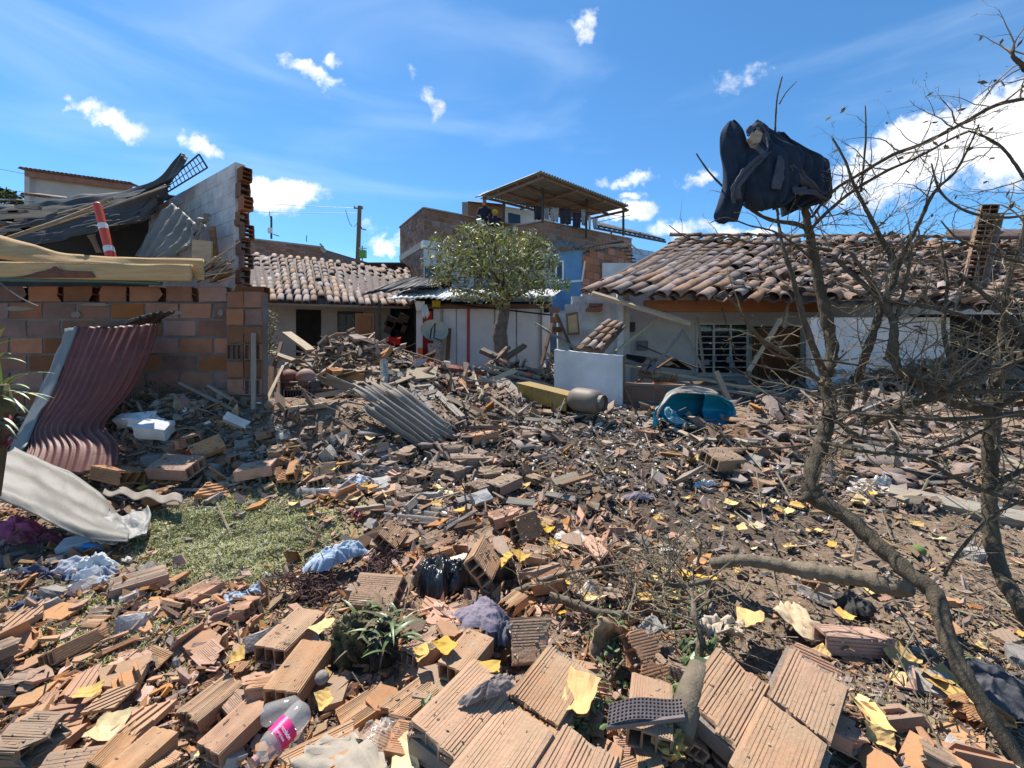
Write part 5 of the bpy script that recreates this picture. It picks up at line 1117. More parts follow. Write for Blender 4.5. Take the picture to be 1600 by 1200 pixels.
crumple('white_cloth', 145, 882, .09, .05, .05, whiteP, 'white rag on top of the rumpled clothing', 'cloth', 13, .09, 3.2, .9)
crumple('blue_cloth', 360, 935, .13, .06, .03, denim, 'faded blue rag right of the orange hollow brick', 'cloth', 14, .02, 3, .9)
crumple('blue_cloth', 400, 922, .07, .04, .03, denim, 'small faded blue rag corner near the grooved shards', 'cloth', 15, .02, 3, .9)
crumple('blue_cloth', 50, 950, .12, .06, .04, M('dark_denim2', (.05,.07,.12), (.035,.05,.08), 9), 'dark blue rag on the left grass strip', 'cloth', 24, .02, 3, .8)
crumple('grey_rag', 1570, 1080, .18, .14, .06, M('charcoal_cloth', (.08,.08,.09), (.05,.05,.055), 9), 'charcoal knitted rag behind the crooked tree base', 'cloth', 21, .03, 3, .7)
crumple('grey_rag', 1330, 945, .12, .07, .05, M('black_rag', (.04,.038,.036), (.06,.055,.05), 9), 'black rag on the soil in front of the pale limb', 'cloth', 22, .02, 3, .7)
crumple('black_cloth', 765, 1075, .09, .035, .02, rubber, 'thin black torn strap lying on the ribbed slab', 'strap', 23, .20, 3, .9, .5)
crumple('clear_wrap', 600, 1170, .13, .10, .06, petM, 'crumpled clear plastic near the bottom edge', 'plastic', 25, .04, 3.2, .8)
crumple('foil', 1215, 738, .07, .05, .05, M('foil_m', (.6,.6,.62), (.35,.35,.36), 20, rough=.3, metal=.5), 'crumpled silver foil beside the crooked tree', 'foil', 26, .03, 4, .8)
crumple('foil', 1378, 755, .10, .05, .07, M('foil_m2', (.62,.62,.64), (.35,.35,.36), 20, rough=.3, metal=.4), 'grey and white crumpled bag before the pale plank', 'bag', 27, .04, 4, .8)
crumple('white_paper', 862, 1132, .035, .03, .03, whiteP, 'small crumpled white paper by the slab edge', 'paper', 28, .10, 3, .7)
crumple('char_lump', 1440, 800, .09, .06, .06, M('char', (.03,.028,.026), (.06,.05,.045), 20), 'charred black clump on the soil right of the bend', 'lump', 29, .03, 4, .8)
crumple('purple_rag', 1000, 776, .12, .05, .03, purple, 'flat mauve sole lying on the charred ground', 'sole', 30, .02, 2, .5)
crumple('white_wrap', 1100, 758, .10, .05, .04, whiteP, 'crumpled white wrapper on the charred ground', 'wrapper', 31, .02, 3, .9)
crumple('white_wrap', 800, 810, .10, .05, .03, M('silver_wrap', (.6,.62,.64), (.4,.42,.44), 12, rough=.35), 'silvery wrapper right of the pale broken board', 'wrapper', 32, .03, 3, .9)
crumple('blue_wrap', 555, 752, .14, .06, .04, M('blue_white_wrap', (.35,.45,.58), (.65,.62,.6), 14), 'blue and white wrapper above the lawn corner', 'wrapper', 33, .05, 3, .9)
crumple('blue_wrap', 700, 800, .09, .05, .03, M('blue_wrap_m', (.10,.25,.50), (.4,.5,.6), 14), 'blue wrapper at the end of the roofing sheet', 'wrapper', 34, .03, 3, .9)
0 and crumple('root_clump', 552, 1000, .10, .11, .17, rootM, 'mossy uprooted root clump with long leaves', 'plant', 35, .10, 4, .5)
# torn clear plastic standing up
sheetp('plastic_film', [[(272,1027,1.95),(277,1030,1.95)],[(262,1060,1.93),(290,1058,1.95)],[(258,1098,1.9),(297,1085,1.93)],[(262,1108,1.86),(285,1102,1.9)]], M('clear_film', (.55,.54,.52), (.45,.43,.40), 20, rough=.2, alpha=.6, rnd=0, spec=.7), 'torn clear plastic film standing in a peak among shards', 'plastic film', nu=18, nv=14, th=.002, wr=.02)
# brown card tube / sheets
sheetp('brown_card', [[(700,1025,1.84),(718,1018,1.88),(735,1045,1.86)],[(695,1065,1.76),(715,1060,1.72),(735,1075,1.76)],[(690,1100,1.70),(708,1096,1.66),(722,1108,1.70)]], card, 'curled brown paper tube standing on the ribbed slab', 'brown paper', nu=16, nv=12, th=.003, wr=.02)
sheetp('brown_card', [[(938,962,1.90),(985,985,1.95)],[(922,1012,1.84),(955,1010,1.94),(988,1004,1.94)],[(928,1038,1.80),(950,1026,1.85)]], M('brown_card_m', (.40,.26,.14), (.32,.2,.11), 9), 'folded brown cardboard standing above the leafy sprig', 'cardboard', nu=14, nv=10, th=.004, wr=.02)
sheetp('brown_card', [[(1022,1138,1.45),(1060,1133,1.47)],[(1018,1158,1.42),(1070,1152,1.44)],[(1055,1188,1.38),(1068,1185,1.40)]], M('mustard_card', (.52,.33,.10), (.44,.27,.08), 9), 'mustard card leaning between the mat and the log', 'cardboard', nu=14, nv=10, th=.004, wr=.02)
sheetp('brown_card', [[(1205,950,2.3),(1245,942,2.35)],[(1235,975,2.2),(1262,958,2.25)],[(1262,1005,2.1),(1300,1002,2.15)]], M('pale_card', (.60,.46,.30), (.5,.38,.24), 9), 'long curled tan card in front of the pale limb', 'cardboard', nu=16, nv=12, th=.004, wr=.03)
sheetp('grey_sheet', [[(450,1190,1.36),(530,1146,1.46)],[(480,1215,1.32),(560,1155,1.42),(588,1176,1.38)],[(560,1240,1.26),(612,1205,1.32)]], M('grey_folded', (.34,.29,.23), (.27,.23,.18), 6, bump=.3), 'grey brown folded sheet at the bottom edge', 'sheet', nu=20, nv=12, th=.006, wr=.02)
sheetp('pale_slab', [[(1090,965,2.1),(1165,975,2.15)],[(1092,990,2.0),(1160,998,2.05)]], M('pale_slab_m', (.55,.45,.33), (.45,.36,.27), 9, bump=.6), 'pale curved slab under the broken twigs', 'slab', nu=14, nv=8, th=.02, wr=.04)
sheetp('grey_film', [[(990,985,2.05),(1020,958,2.15)],[(1000,1000,2.0),(1045,985,2.08)]], M('grey_film_m', (.38,.36,.33), (.25,.24,.22), 15, bump=.6), 'grey crinkled fragment behind the leafy sprig', 'fragment', nu=12, nv=8, th=.01, wr=.03)
m_ = MB(); g = GP(825, 970, .06); m_.tube([g+Vector((0,0,.05)), g+Vector((0,.01,.062))], .06, 20); tag(m_.build('disc', M('orange_disc', (.75,.38,.03), None, 5, rough=.4)), 'orange disc leaning behind a small ribbed brick end', 'disc')
# bottle
BT = thing('bottle', GP(445, 1160), 'clear drink bottle with bright pink label lying between bricks', 'bottle')
a = GP(400, 1188, .13)+Vector((0,0,.13)); b = GP(480, 1110, .14)+Vector((0,0,.14)); ax = (b-a); ln = ax.length
prof = [(0,.014),(.04,.015),(.06,.017),(.10,.028),(.2,.040),(.3,.044),(.33,.043),(.62,.043),(.66,.045),(.8,.046),(.93,.043),(1,.018)]
m_ = MB(); m_.tube([a+ax*t for t, r in prof], [r for t, r in prof], 18); m_.build('bottle_body', petM, BT, smooth=True)
m_ = MB(); m_.tube([a+ax*t for t in (.34,.36,.5,.60,.62)], [.0445]*5, 22, cap=False); m_.build('label', pinkL, BT, smooth=True)
m_ = MB(); m_.tube([a-ax*.035, a+ax*.025], .018, 12); m_.build('cap', M('pink_cap', (.55,.30,.28), None, 5), BT)
def text(s, size, loc, r3, mat, parent, ext=.0005):
    cu = bpy.data.curves.new('lettering', 'FONT'); cu.body = s; cu.size = size; cu.align_x = 'CENTER'; cu.align_y = 'CENTER'; cu.extrude = ext; cu.materials.append(mat)
    oc = bpy.data.objects.new('lettering', cu); COL.objects.link(oc); dg = bpy.context.evaluated_depsgraph_get(); me = bpy.data.meshes.new_from_object(oc.evaluated_get(dg)); bpy.data.objects.remove(oc); o = bpy.data.objects.new('lettering', me); COL.objects.link(o)
    M4 = mw(loc, r3)
    if parent: o.parent = parent; o.matrix_local = Matrix.Translation(-WL[parent]) @ M4
    else: o.matrix_world = M4
    return o
mid = a+ax*.47; view = (Vector((0,0,ZC))-mid).normalized(); xa = Vector((1,.12,0)).normalized(); n_ = (view-ax.normalized()*view.dot(ax.normalized())).normalized()
xa = n_.cross(ax.normalized()); xa = xa if xa.x > 0 else -xa; ya = n_.cross(xa); r3 = Matrix(((xa.x,ya.x,n_.x),(xa.y,ya.y,n_.y),(xa.z,ya.z,n_.z)))
wt = M('label_white', (.85,.82,.82), None, 5, bump=0)
text('Postobón', .017, mid+n_*.0462, r3, wt, BT); text('MANZANA', .009, mid+n_*.0455-ya*.017, r3, wt, BT)
BT2 = thing('bottle', GP(430, 1115), 'crushed clear bottle without label behind the pink labelled one', 'bottle')
a2 = GP(412, 1120, .12)+Vector((0,0,.12)); b2 = GP(470, 1106, .12)+Vector((0,0,.12)); m_ = MB(); m_.tube([a2, a2*.9+b2*.1, a2*.5+b2*.5+Vector((0,0,.008)), a2*.2+b2*.8, b2], [.03,.038,.030,.036,.014], 14); m_.build('bottle_body', petM, BT2, smooth=True)
m_ = MB(); g = GP(497, 775, .03); m_.tube([g+Vector((-.2,0,.05)), g+Vector((-.18,0,.05)), g+Vector((.1,.02,.05)), g+Vector((.17,.02,.05)), g+Vector((.23,.02,.05))], [.035,.045,.045,.03,.014], 14); tag(m_.build('bottle', petM, smooth=True), 'large clear bottle lying on the upper lawn edge', 'bottle')
m_ = MB(); g = GP(147, 861, .03); m_.tube([g+Vector((-.07,0,.05)), g+Vector((.07,-.01,.05))], .022, 12); tag(m_.build('blue_tube', M('bright_blue', (.03,.30,.75), None, 5, rough=.4)), 'bright blue short tube on the rumpled clothing', 'tube')
# white box under the gutter
m_ = MB(); g = GP(122, 850, .05); m_.box(g+Vector((0,0,.05)), (.19,.16,.07), Euler((.1,-.1,.5)).to_matrix()); tag(m_.build('white_tile_brick', whiteW), 'white topped block under the low end of the gutter', 'block')
# round stones and fruit
for i, (px, py, r, mt, lb) in enumerate([(503,1088,.028,concM,'dark round stone on the sunken ribbed brick'),(780,858,.03,M('mossy_fruit',(.16,.15,.09),(.11,.11,.06),9),'small round fruit left above the envelope pile'),(1435,855,.045,M('green_fruit',(.16,.22,.06),(.12,.17,.05),9),'green fruit on the soil by the pale yellow square'),(1520,1028,.05,M('green_fruit2',(.17,.19,.07),(.12,.14,.05),9),'large olive fruit beside the crooked tree base'),(985,920,.03,M('lime',(.25,.45,.12),(.2,.38,.1),9),'small bright green ball under the twigs')]):
    if i == 4: px, py = 1098, 924
    g = GP(px, py, .05); import bmesh as _bm; bm = _bm.new(); _bm.ops.create_uvsphere(bm, u_segments=16, v_segments=10, radius=r); me = bpy.data.meshes.new('ball'); bm.to_mesh(me); bm.free(); me.materials.append(mt); me.polygons.foreach_set('use_smooth', [True]*len(me.polygons))
    o = bpy.data.objects.new('stone' if i == 0 else 'fruit', me); COL.objects.link(o); o.location = g+Vector((0,0,r*.8+(.09 if i == 0 else 0))); o.scale = (1,1,.92); tag(o, lb, 'stone' if i == 0 else 'fruit')

# ---------------------------------------------------------------- sticks, planks, sheets placed by hand
def bar_mesh(L_, w_, t_, seed=0, rag=.15):
    rg = random.Random(seed); mb = MB(); n = 5
    for i in range(n):
        x = -L_/2+L_*i/(n-1)
        for (y, z) in ((-w_/2,-t_/2),(w_/2,-t_/2),(w_/2,t_/2),(-w_/2,t_/2)):
            e = rg.uniform(-rag, rag)*w_ if i in (0, n-1) else 0
            mb.v.append((x+e, y*rg.uniform(.92,1.05), z*rg.uniform(.92,1.05)))
    for i in range(n-1):
        for k in range(4): a = i*4+k; b = i*4+(k+1)%4; mb.f.append((a, b, b+4, a+4))
    mb.f += [(3,2,1,0), tuple(range((n-1)*4, n*4))]; return mb
def plank(p, q, w_, t_, mat, label=None, cat='plank', name='plank', group='loose planks and poles', seed=0, roll=0, parent=None):
    p, q = Vector(p), Vector(q); d = q-p; me = bar_mesh(d.length, w_, t_, seed).mesh(name); me.materials.append(mat)
    o = inst(name, me, mw((p+q)/2, rot_to(d, (0,-.25,1)) @ Matrix.Rotation(R(roll), 3, 'X')), parent)
    return o if parent is not None else tag(o, label, cat, group)
def clampd(x, y, d, lift=.05): return min(d, gd(x, y, lift)) if y > 560 and d < 9 else d
def pp(ax_, ay, ad, bx, by, bd, w_, t_, mat, label, name='plank', cat='plank', **k): ad, bd = clampd(ax_, ay, ad), clampd(bx, by, bd); return plank(P(ax_,ay,ad), P(bx,by,bd), w_, t_, mat, label, cat, name, **k)
SK = [ # collapsed house sticks
 (925,458,8.2,1078,505,8.0,.10,.07,woodL,'long pale batten hanging broken from the left roof corner'),
 (963,549,8.0,1027,497,8.3,.05,.05,woodL,'thin pole propped from the white low wall to the batten'),
 (1020,577,7.9,1068,515,8.3,.05,.05,woodG,'grey stick leaning from tile strip to the broken batten'),
 (1068,518,9.0,1104,588,8.8,.08,.05,woodG,'grey board slanting down right of the broken batten'),
 (1090,495,9.5,1100,582,9.5,.07,.04,woodG,'near vertical grey board in front of the white grille'),
 (1170,580,7.6,1220,498,7.8,.06,.06,woodL,'round pale pole leaning across the brown door'),
 (1118,580,7.4,1140,628,7.2,.10,.05,woodL,'short broken pale stake above the blue tank'),
 (975,570,8.2,1235,618,7.6,.09,.05,woodL,'longest pale beam lying across the house front'),
 (1000,588,8.0,1225,625,7.3,.08,.05,woodG,'grey beam below the longest pale beam'),
 (975,562,8.5,1060,590,8.2,.09,.06,woodG,'short grey batten beside the small tile strip'),
 (1135,575,8.3,1190,592,8.3,.07,.05,metalD,'dark rail low under the grille window'),
 (1238,575,7.8,1340,560,7.4,.03,.03,woodL,'thin stick right of the brown door'),
 (870,492,9.2,900,560,9.3,.06,.05,woodB,'brown post leaning beside the shed end panel'),
 (846,570,9.6,868,488,10.2,.07,.06,woodB,'dark post leaning against the shed panel right of the trunk'),
 (838,506,10.0,905,548,9.0,.08,.05,woodG,'grey beam falling from shed to the low white wall'),
 (1225,512,8.2,1232,470,8.4,.06,.03,woodG,'hanging grey lath under the eave by the door'),
 (1128,480,8.3,1150,560,8.6,.02,.02,metalD,'thin dark rod hanging in front of the grille'),
 (990,600,8.6,1050,560,9.8,.04,.04,woodB,'dark lath inside the collapsed room'),
 (1000,540,10.4,1090,575,9.6,.2,.03,woodB,'dark fallen panel inside the collapsed room'),
 (1040,600,8.8,1150,598,9.0,.14,.04,woodB,'dark board lying inside below the grille'),
 (980,560,9.5,1075,572,9.9,.3,.05,shadeBlackM,'black charred shelf board inside the room'),
 # centre pile
 (492,608,6.8,548,706,5.6,.13,.03,woodG,'long grey plank leaning down before the ball crate'),
 (404,652,5.7,442,572,6.4,.035,.035,woodL,'pale pole leaning left of the ball crate'),
 (536,568,8.4,585,520,9.2,.03,.03,woodL,'thin light pole sticking up before the brown wooden door'),
 (526,562,9.0,628,570,9.0,.3,.06,woodL,'long pale wooden box side behind the concrete post'),
 (545,580,7.6,592,573,7.6,.45,.03,woodL,'tan board lying behind the bare brick stack'),
 (560,590,7.0,680,582,7.2,.40,.03,woodL,'wide tan table top behind the concrete post'),
 (672,605,7.2,722,652,6.4,.10,.04,woodG,'grey frame board slanting right of the window frame'),
 (590,612,6.9,655,612,6.9,.06,.06,woodG,'upper rail of the dusty wooden frame'),
 (640,600,7.2,675,640,6.4,.07,.05,woodG,'diagonal grey stud beside the window frame'),
 (645,567,8.4,750,580,8.2,.26,.06,M('rust_beam',(.20,.07,.045),(.15,.05,.035),5),'long rust red metal beam in front of the shed'),
 (662,568,7.8,728,618,7.2,.22,.03,woodB,'dark board slanting in front of the rust red beam'),
 (735,570,8.4,748,610,8.0,.05,.05,woodL,'short pale stick on the right of the rust beam'),
 (760,570,8.6,845,590,8.4,.06,.05,woodL,'pale batten before the shed tree'),
 (750,575,8.5,900,612,7.9,.05,.04,woodG,'thin grey batten across to the yellow cabinet'),
 (752,547,9.2,776,558,9.0,.16,.10,metalD,'dark pipe stub lying left of the shed tree'),
 (762,572,8.8,795,542,9.2,.14,.05,woodB,'dark ribbed board leaning at the shed tree foot'),
 (790,560,9.0,820,540,9.3,.14,.06,woodB,'second dark board right of the shed tree foot'),
 (776,590,8.0,812,628,7.2,.30,.05,woodG,'broad weathered board left of the yellow cabinet'),
 (450,640,6.0,512,632,6.0,.16,.06,woodL,'long brown board under the ball crate'),
 (420,600,7.4,440,535,8.0,.06,.04,woodB,'dark stick standing at the pile left edge'),
 (448,520,8.6,486,548,7.8,.18,.05,woodL,'pale broken board on top of the pile'),
 (410,545,7.8,560,600,7.6,.09,.03,woodL,'long pale lath crossing the pile top'),
 (430,560,7.6,500,556,7.8,.10,.03,woodL,'short pale lath on the pile top'),
 (468,586,7.0,560,612,6.8,.10,.04,woodG,'grey batten above the corrugated sheets'),
 (882,655,5.9,936,640,6.2,.10,.03,woodG,'grey plank lying before the gas cylinder'),
 (820,655,6.3,880,660,5.9,.07,.03,woodG,'narrow grey plank left of the gas cylinder plank'),
 (876,758,3.8,926,742,4.1,.04,.025,woodB,'thin dark plank on the charred ground'),
 (826,680,5.3,842,700,4.9,.10,.05,woodL,'short brown block left on the charred ground'),
 (610,800,3.6,735,765,4.2,.035,.02,woodG,'thin grey lath behind the roofing sheet'),
 (280,598,5.0,380,648,4.8,.025,.025,woodG,'thin rod leaning on the brick wall foot'),
 (325,602,5.0,372,630,4.9,.03,.03,woodG,'second short rod at the brick wall foot'),
 (396,520,5.0,396,640,4.9,.05,.03,woodG,'upright grey strip at the end of the brick pier'),
 (1390,770,4.8,1700,835,4.2,.16,.09,woodG,'long grey beam on the soil right of the bend'),
 (1270,690,5.6,1420,720,5.2,.22,.05,woodG,'flat grey plank behind the crooked trunk'),
 (1230,655,6.4,1400,700,5.6,.12,.05,woodG,'dark plank slanting behind the crooked trunk'),
 (1500,700,5.4,1640,745,4.9,.14,.04,woodL,'pale orange split board at the right edge'),
 (1300,640,6.8,1460,655,6.6,.14,.06,woodG,'grey board under the white front wall'),
 (1010,900,0,0,0,0,0,0,None,None)]
for i, s in enumerate(SK):
    if s[8] is None: continue
    nm = 'pole' if any(k in s[9] for k in ('pole','stick','rod','post','stake','stud')) else 'plank'
    pp(*s, name=nm, cat=nm, seed=i, roll=random.Random(i).uniform(-25, 25))
for (px, py) in sample(130, [([(400,525),(560,545),(900,600),(880,660),(560,640),(410,620)], 6), ([(980,620),(1600,630),(1600,800),(1250,780),(1000,650)], 3), ([(640,640),(900,640),(1000,850),(500,850)], 1), ([(740,540),(900,560),(900,610),(740,600)], 1.5)]):
    g = GP(px, py, .05); ln = rs.uniform(.25, .9) if py < 700 else rs.uniform(.12, .38); yw = rs.uniform(0, pi); k = Vector((cos(yw), sin(yw), rs.uniform(-.25,.4) if py < 660 else rs.uniform(-.1,.1)))*ln/2; w_ = rs.uniform(.02,.09)
    c = g+Vector((0,0,.06+abs(k.z))); o = plank(c-k, c+k, w_, rs.uniform(.012,.035), rs.choice([woodG,woodG,woodL,woodB]), None, 'plank', 'wood_piece', 'splintered wood pieces', seed=rs.randrange(99), roll=rs.uniform(-60,60)); describe(o, px, py, 'splintered '+('thin lath' if w_ < .045 else 'board piece'))
# ---------------------------------------------------------------- big sheets on the left
def sh(name, rows, mat, label=None, cat='roofing sheet', group=None, parent=None, **k):
    o = sheet(name, px_rows(rows), mat, parent, **k)
    return tag(o, label, cat, group) if parent is None else o
sh('maroon_sheet', [[(118,511,4.75),(180,509,4.78),(250,505,4.95)],[(103,560,4.62),(165,560,4.58),(233,560,4.75)],[(78,620,4.42),(140,620,4.38),(205,612,4.60)],[(52,668,4.22),(110,668,4.16),(165,664,4.32)],[(44,700,4.02),(120,700,4.0),(184,692,4.1)],[(38,712,3.92),(112,742,3.82),(184,727,3.92)]], maroon,
   'large maroon corrugated sheet bent and leaning on the brick wall', nu=145, nv=40, th=.006, corr=.010, ncorr=12, wr=.014, wf=1.0)
sh('galvanised_edge', [[(104,514,4.80),(121,511,4.72)],[(84,565,4.66),(104,562,4.60)],[(58,620,4.46),(79,620,4.40)],[(32,672,4.24),(53,669,4.18)],[(14,712,4.02),(40,703,3.98)]], galvM, 'long galvanised trim along the maroon sheet edge', 'metal trim', nu=7, nv=24, th=.01, wr=.01)
sh('grey_flap', [[(150,512,4.7),(200,508,4.7),(251,505,4.85)],[(192,506,4.6),(225,496,4.65),(255,497,4.72)],[(215,498,4.5),(245,490,4.55),(274,488,4.6)]], darkM, 'dark corrugated flap curling over the top of the maroon sheet', nu=60, nv=16, th=.006, corr=.012, ncorr=6, vcorr=False, wr=.015)
sh('bent_gutter', [[(22,700,3.65),(60,716,3.62),(120,745,3.55),(165,780,3.45),(190,812,3.38)],[(5,712,3.45),(55,738,3.4),(115,775,3.3),(160,800,3.25),(192,816,3.22)],[(-30,728,3.2),(45,765,3.1),(105,800,3.05),(150,822,3.02),(200,836,3.05)],[(-45,760,2.95),(40,796,2.92),(100,826,2.92),(140,842,2.92),(200,845,2.98)]], panelM,
   'long pale grey bent metal gutter lying below the maroon sheet', 'gutter', nu=60, nv=41, th=.006, corr=.010, ncorr=3.2, vcorr=True, wr=.006, wf=2.2)
sh('gutter_end', [[(168,800,3.30),(200,806,3.35),(232,793,3.45)],[(150,822,3.05),(196,830,3.1),(236,806,3.3)],[(140,842,2.94),(198,846,3.0),(228,836,3.1)]], M('gutter_grey', (.30,.29,.27), (.24,.23,.215), 3, rough=.55), 'crumpled dark grey end of the bent gutter', 'metal scrap', nu=24, nv=18, th=.006, wr=.04, wf=1.6)
sh('wave_sheet', [[(165,762,3.75),(285,775,3.6)],[(160,772,3.6),(285,788,3.45)]], fibreM, 'thin wavy fibre sheet edge at the upper lawn', nu=60, nv=6, th=.008, corr=.02, ncorr=3)
# collapsed dark roof over the wall
CO = thing('collapsed_roof', (-6, 5.4, 2.2), 'collapsed dark sheet roof twisted over the brick wall, tip pointing up', 'roof')
kk = dict(parent=CO)
sh('roof_sheet', [[(-60,322,7.0),(60,318,6.9),(150,306,6.8),(215,294,6.7),(250,284,6.6),(272,264,6.5),(287,240,6.4)],[(-60,345,6.6),(60,338,6.5),(150,322,6.4),(218,307,6.3),(256,294,6.25),(277,275,6.2),(290,250,6.2)]], darkM, nu=100, nv=12, th=.015, wr=.05, wf=2, **kk)
sh('roof_sheet', [[(-60,352,6.3),(40,345,6.25),(120,330,6.15),(190,318,6.05),(240,302,6.0),(262,288,6.0)],[(-60,378,6.0),(40,372,5.95),(120,352,5.85),(190,340,5.8),(235,325,5.8),(258,305,5.9)],[(-60,408,5.6),(20,402,5.6),(80,378,5.55),(130,368,5.55),(180,362,5.6),(230,344,5.7)]], darkM, nu=110, nv=34, th=.012, corr=.018, ncorr=8, vcorr=True, wr=.06, wf=2, **kk)
sh('roof_sheet', [[(-60,330,6.8),(100,322,6.6),(200,310,6.4)],[(-60,352,6.3),(100,342,6.2),(220,318,6.0)]], shadeBlackM, nu=40, nv=6, th=.01, wr=.03, **kk)
sh('ceiling', [[(-80,338,7.0),(240,300,6.7)],[(-80,330,8.1),(300,310,8.1)]], shadeBlackM, nu=4, nv=4, th=.02, **kk)
for i, (x0,y0,x1,y1,xm,ym) in enumerate([(0,375,168,314,90,345),(8,372,160,322,80,350),(90,334,177,309,130,323),(18,372,260,291,150,330),(0,312,52,314,26,312),(0,347,18,348,9,347)]):
    m_ = MB(); m_.tube([P(x0,y0,5.55), P(xm,ym,5.6), P(x1,y1,5.8)], .012 if i else .02, 4); m_.build('batten', woodL if i < 4 else galvM, CO)
for i in range(14):
    m_ = MB(); x = rs.uniform(-5, 60); y = 338-.1*x+rs.uniform(-10,30); m_.box(P(x,y,6.0), (rs.uniform(.1,.5),.05,rs.uniform(.02,.05)), Euler((0,rs.uniform(-.5,.3),0)).to_matrix()); m_.build('debris_piece', rs.choice([woodG,fibreM,tileM]), CO)
WGR = thing('window_grille', P(290, 270, 6.3), 'bent blue steel window grille sticking up beside the white wall', 'grille')
c0, c1, c2, c3 = P(258,286,6.4), P(311,241,6.3), P(324,262,6.3), P(262,300,6.4)
for (a, b) in ((c0,c1),(c1,c2),(c2,c3),(c3,c0)): m_ = MB(); m_.tube([a, b], .014, 4); m_.build('frame_bar', blueSteel, WGR)
for i in range(1, 11): f = i/11; m_ = MB(); m_.tube([c0*(1-f)+c1*f, c3*(1-f)+c2*f], .007, 4); m_.build('bar', blueSteel, WGR)
m_ = MB(); m_.tube([(c0+c3)/2, (c1+c2)/2], .007, 4); m_.build('bar', blueSteel, WGR)
sh('fallen_sheet', [[(267,316,5.9),(285,330,5.75),(306,348,5.6),(322,352,5.5)],[(240,345,5.7),(262,365,5.55),(290,385,5.4),(312,365,5.4)],[(213,402,5.45),(235,404,5.4),(255,405,5.35),(270,404,5.35)]], greyM, 'grey corrugated sheet leaning in the collapsed opening', 'roofing sheet', nu=90, nv=20, th=.006, corr=.02, ncorr=6, wr=.02)
sh('fallen_sheet', [[(300,352,5.55),(328,334,5.5)],[(302,372,5.45),(326,345,5.45)]], greyM, 'small crumpled sheet tip beside the grey corrugated sheet', 'roofing sheet', nu=16, nv=8, th=.006, wr=.05, wf=2)
# red and white delineator post
DL = thing('delineator_post', P(168, 404, 5.3), 'slanted orange red traffic post with white bands on the wooden boards', 'traffic post')
pts = [P(152,320,5.5), P(174,404,5.3)]; d = pts[1]-pts[0]
for f0, f1, mt, r in ((.0,.38,redO,.046),(.38,.48,refl,.052),(.48,.80,redO,.050),(.80,.90,refl,.056),(.90,1.03,redO,.056)):
    m_ = MB(); m_.tube([pts[0]+d*f0, pts[0]+d*f1], r, 14); m_.build('band' if mt is refl else 'post', mt, DL, smooth=False)
m_ = MB(); m_.tube([pts[0]-d*.04, pts[0]-d*.02, pts[0]], [.02,.036,.046], 12); m_.build('post_cap', redO, DL)
sh('wall_patch', [[(122,355,6.9),(150,354,6.9)],[(140,372,6.9),(150,372,6.9)],[(152,395,6.9),(160,395,6.9)]], whiteW, 'pale curved patch seen behind the traffic post', 'board', nu=8, nv=12, th=.02)
# boards on top of the wall
sh('wooden_board', [[(-60,352,5.3),(0,368,5.25),(60,386,5.2),(110,399,5.15),(200,404,5.12),(318,405,5.1)],[(-60,395,5.15),(0,405,5.1),(60,412,5.08),(110,415,5.05),(200,417,5.05),(322,440,5.05)]], woodT, 'upper curved tan wooden board on top of the brick wall', 'board', 'tan boards on the wall', nu=70, nv=6, th=.03, wr=.012)
sh('wooden_board', [[(-60,408,5.03),(60,411,5.0),(160,413,5.0),(301,414,5.0)],[(-60,434,5.0),(60,436,4.98),(160,438,4.98),(301,440,4.98)]], woodT, 'lower tan wooden board along the brick wall top', 'board', 'tan boards on the wall', nu=50, nv=6, th=.035, wr=.008)
sh('rusty_plate', [[(76,430,4.93),(88,415,4.93),(100,422,4.93),(142,424,4.93)],[(10,433,4.94),(70,434,4.94),(110,434,4.94),(150,434,4.94)]], rustM, 'rusty brown triangular metal scrap on the lower tan board', 'metal scrap', nu=24, nv=5, th=.006, wr=.01)
m_ = MB(); m_.tube([P(-60,436,4.95), P(60,438,4.96), P(170,439,4.98), P(252,443,5.0)], .026, 8); tag(m_.build('green_pipe', greenP), 'long dark green pipe lying along the brick wall top', 'pipe')
for i, (x, y, w_, h_, rz, mt, lb) in enumerate([(316,392,30,32,.1,woodL,'plywood offcut leaning at the white wall foot'),(334,378,9,48,-.04,woodB,'dark upright board behind the plywood offcut')]):
    m_ = MB(); m_.box(P(x,y,5.35+.1*i), (w_/120,.03,h_/120), Euler((.1,rz,0)).to_matrix()); tag(m_.build('board', mt), lb, 'board')
for i in range(26):
    x = rs.uniform(322,360); y = rs.uniform(408,440); a = rs.uniform(-.75,-.05); ln = rs.uniform(.15,.36)
    c = P(x,y,5.15+rs.uniform(-.1,.15)); k = Vector((cos(a), rs.uniform(-.3,.3), -sin(a)))*ln/2
    wc = i % 4; o = plank(c-k, c+k, rs.uniform(.03,.07), .012, [woodT,woodL,woodG,woodB][wc], None, 'plank', 'wood_sliver', 'splintered wood on the wall end', seed=i); REG.setdefault(['tan','pale','grey','dark brown'][wc]+' wood sliver in the heap at the wall end', []).append((x, o))
pp(312,420,5.0,374,377,5.1,.02,.015,woodL,'thin light stick rising from the splinter heap','pole','pole')
cable(P(238,302,5.9), P(168,362,5.6), .12, .006, lab='loose black cable hanging across the dark opening', grp='loose cables'); cable(P(262,295,5.9), P(235,335,5.7), .03, .006, lab='short loose black cable near the grille', grp='loose cables')
cable(P(0,442,4.9), P(60,478,5.0), .03, .008, lab='grey cable dangling from the pipe over the left bricks', mat=galvM, grp='loose cables')

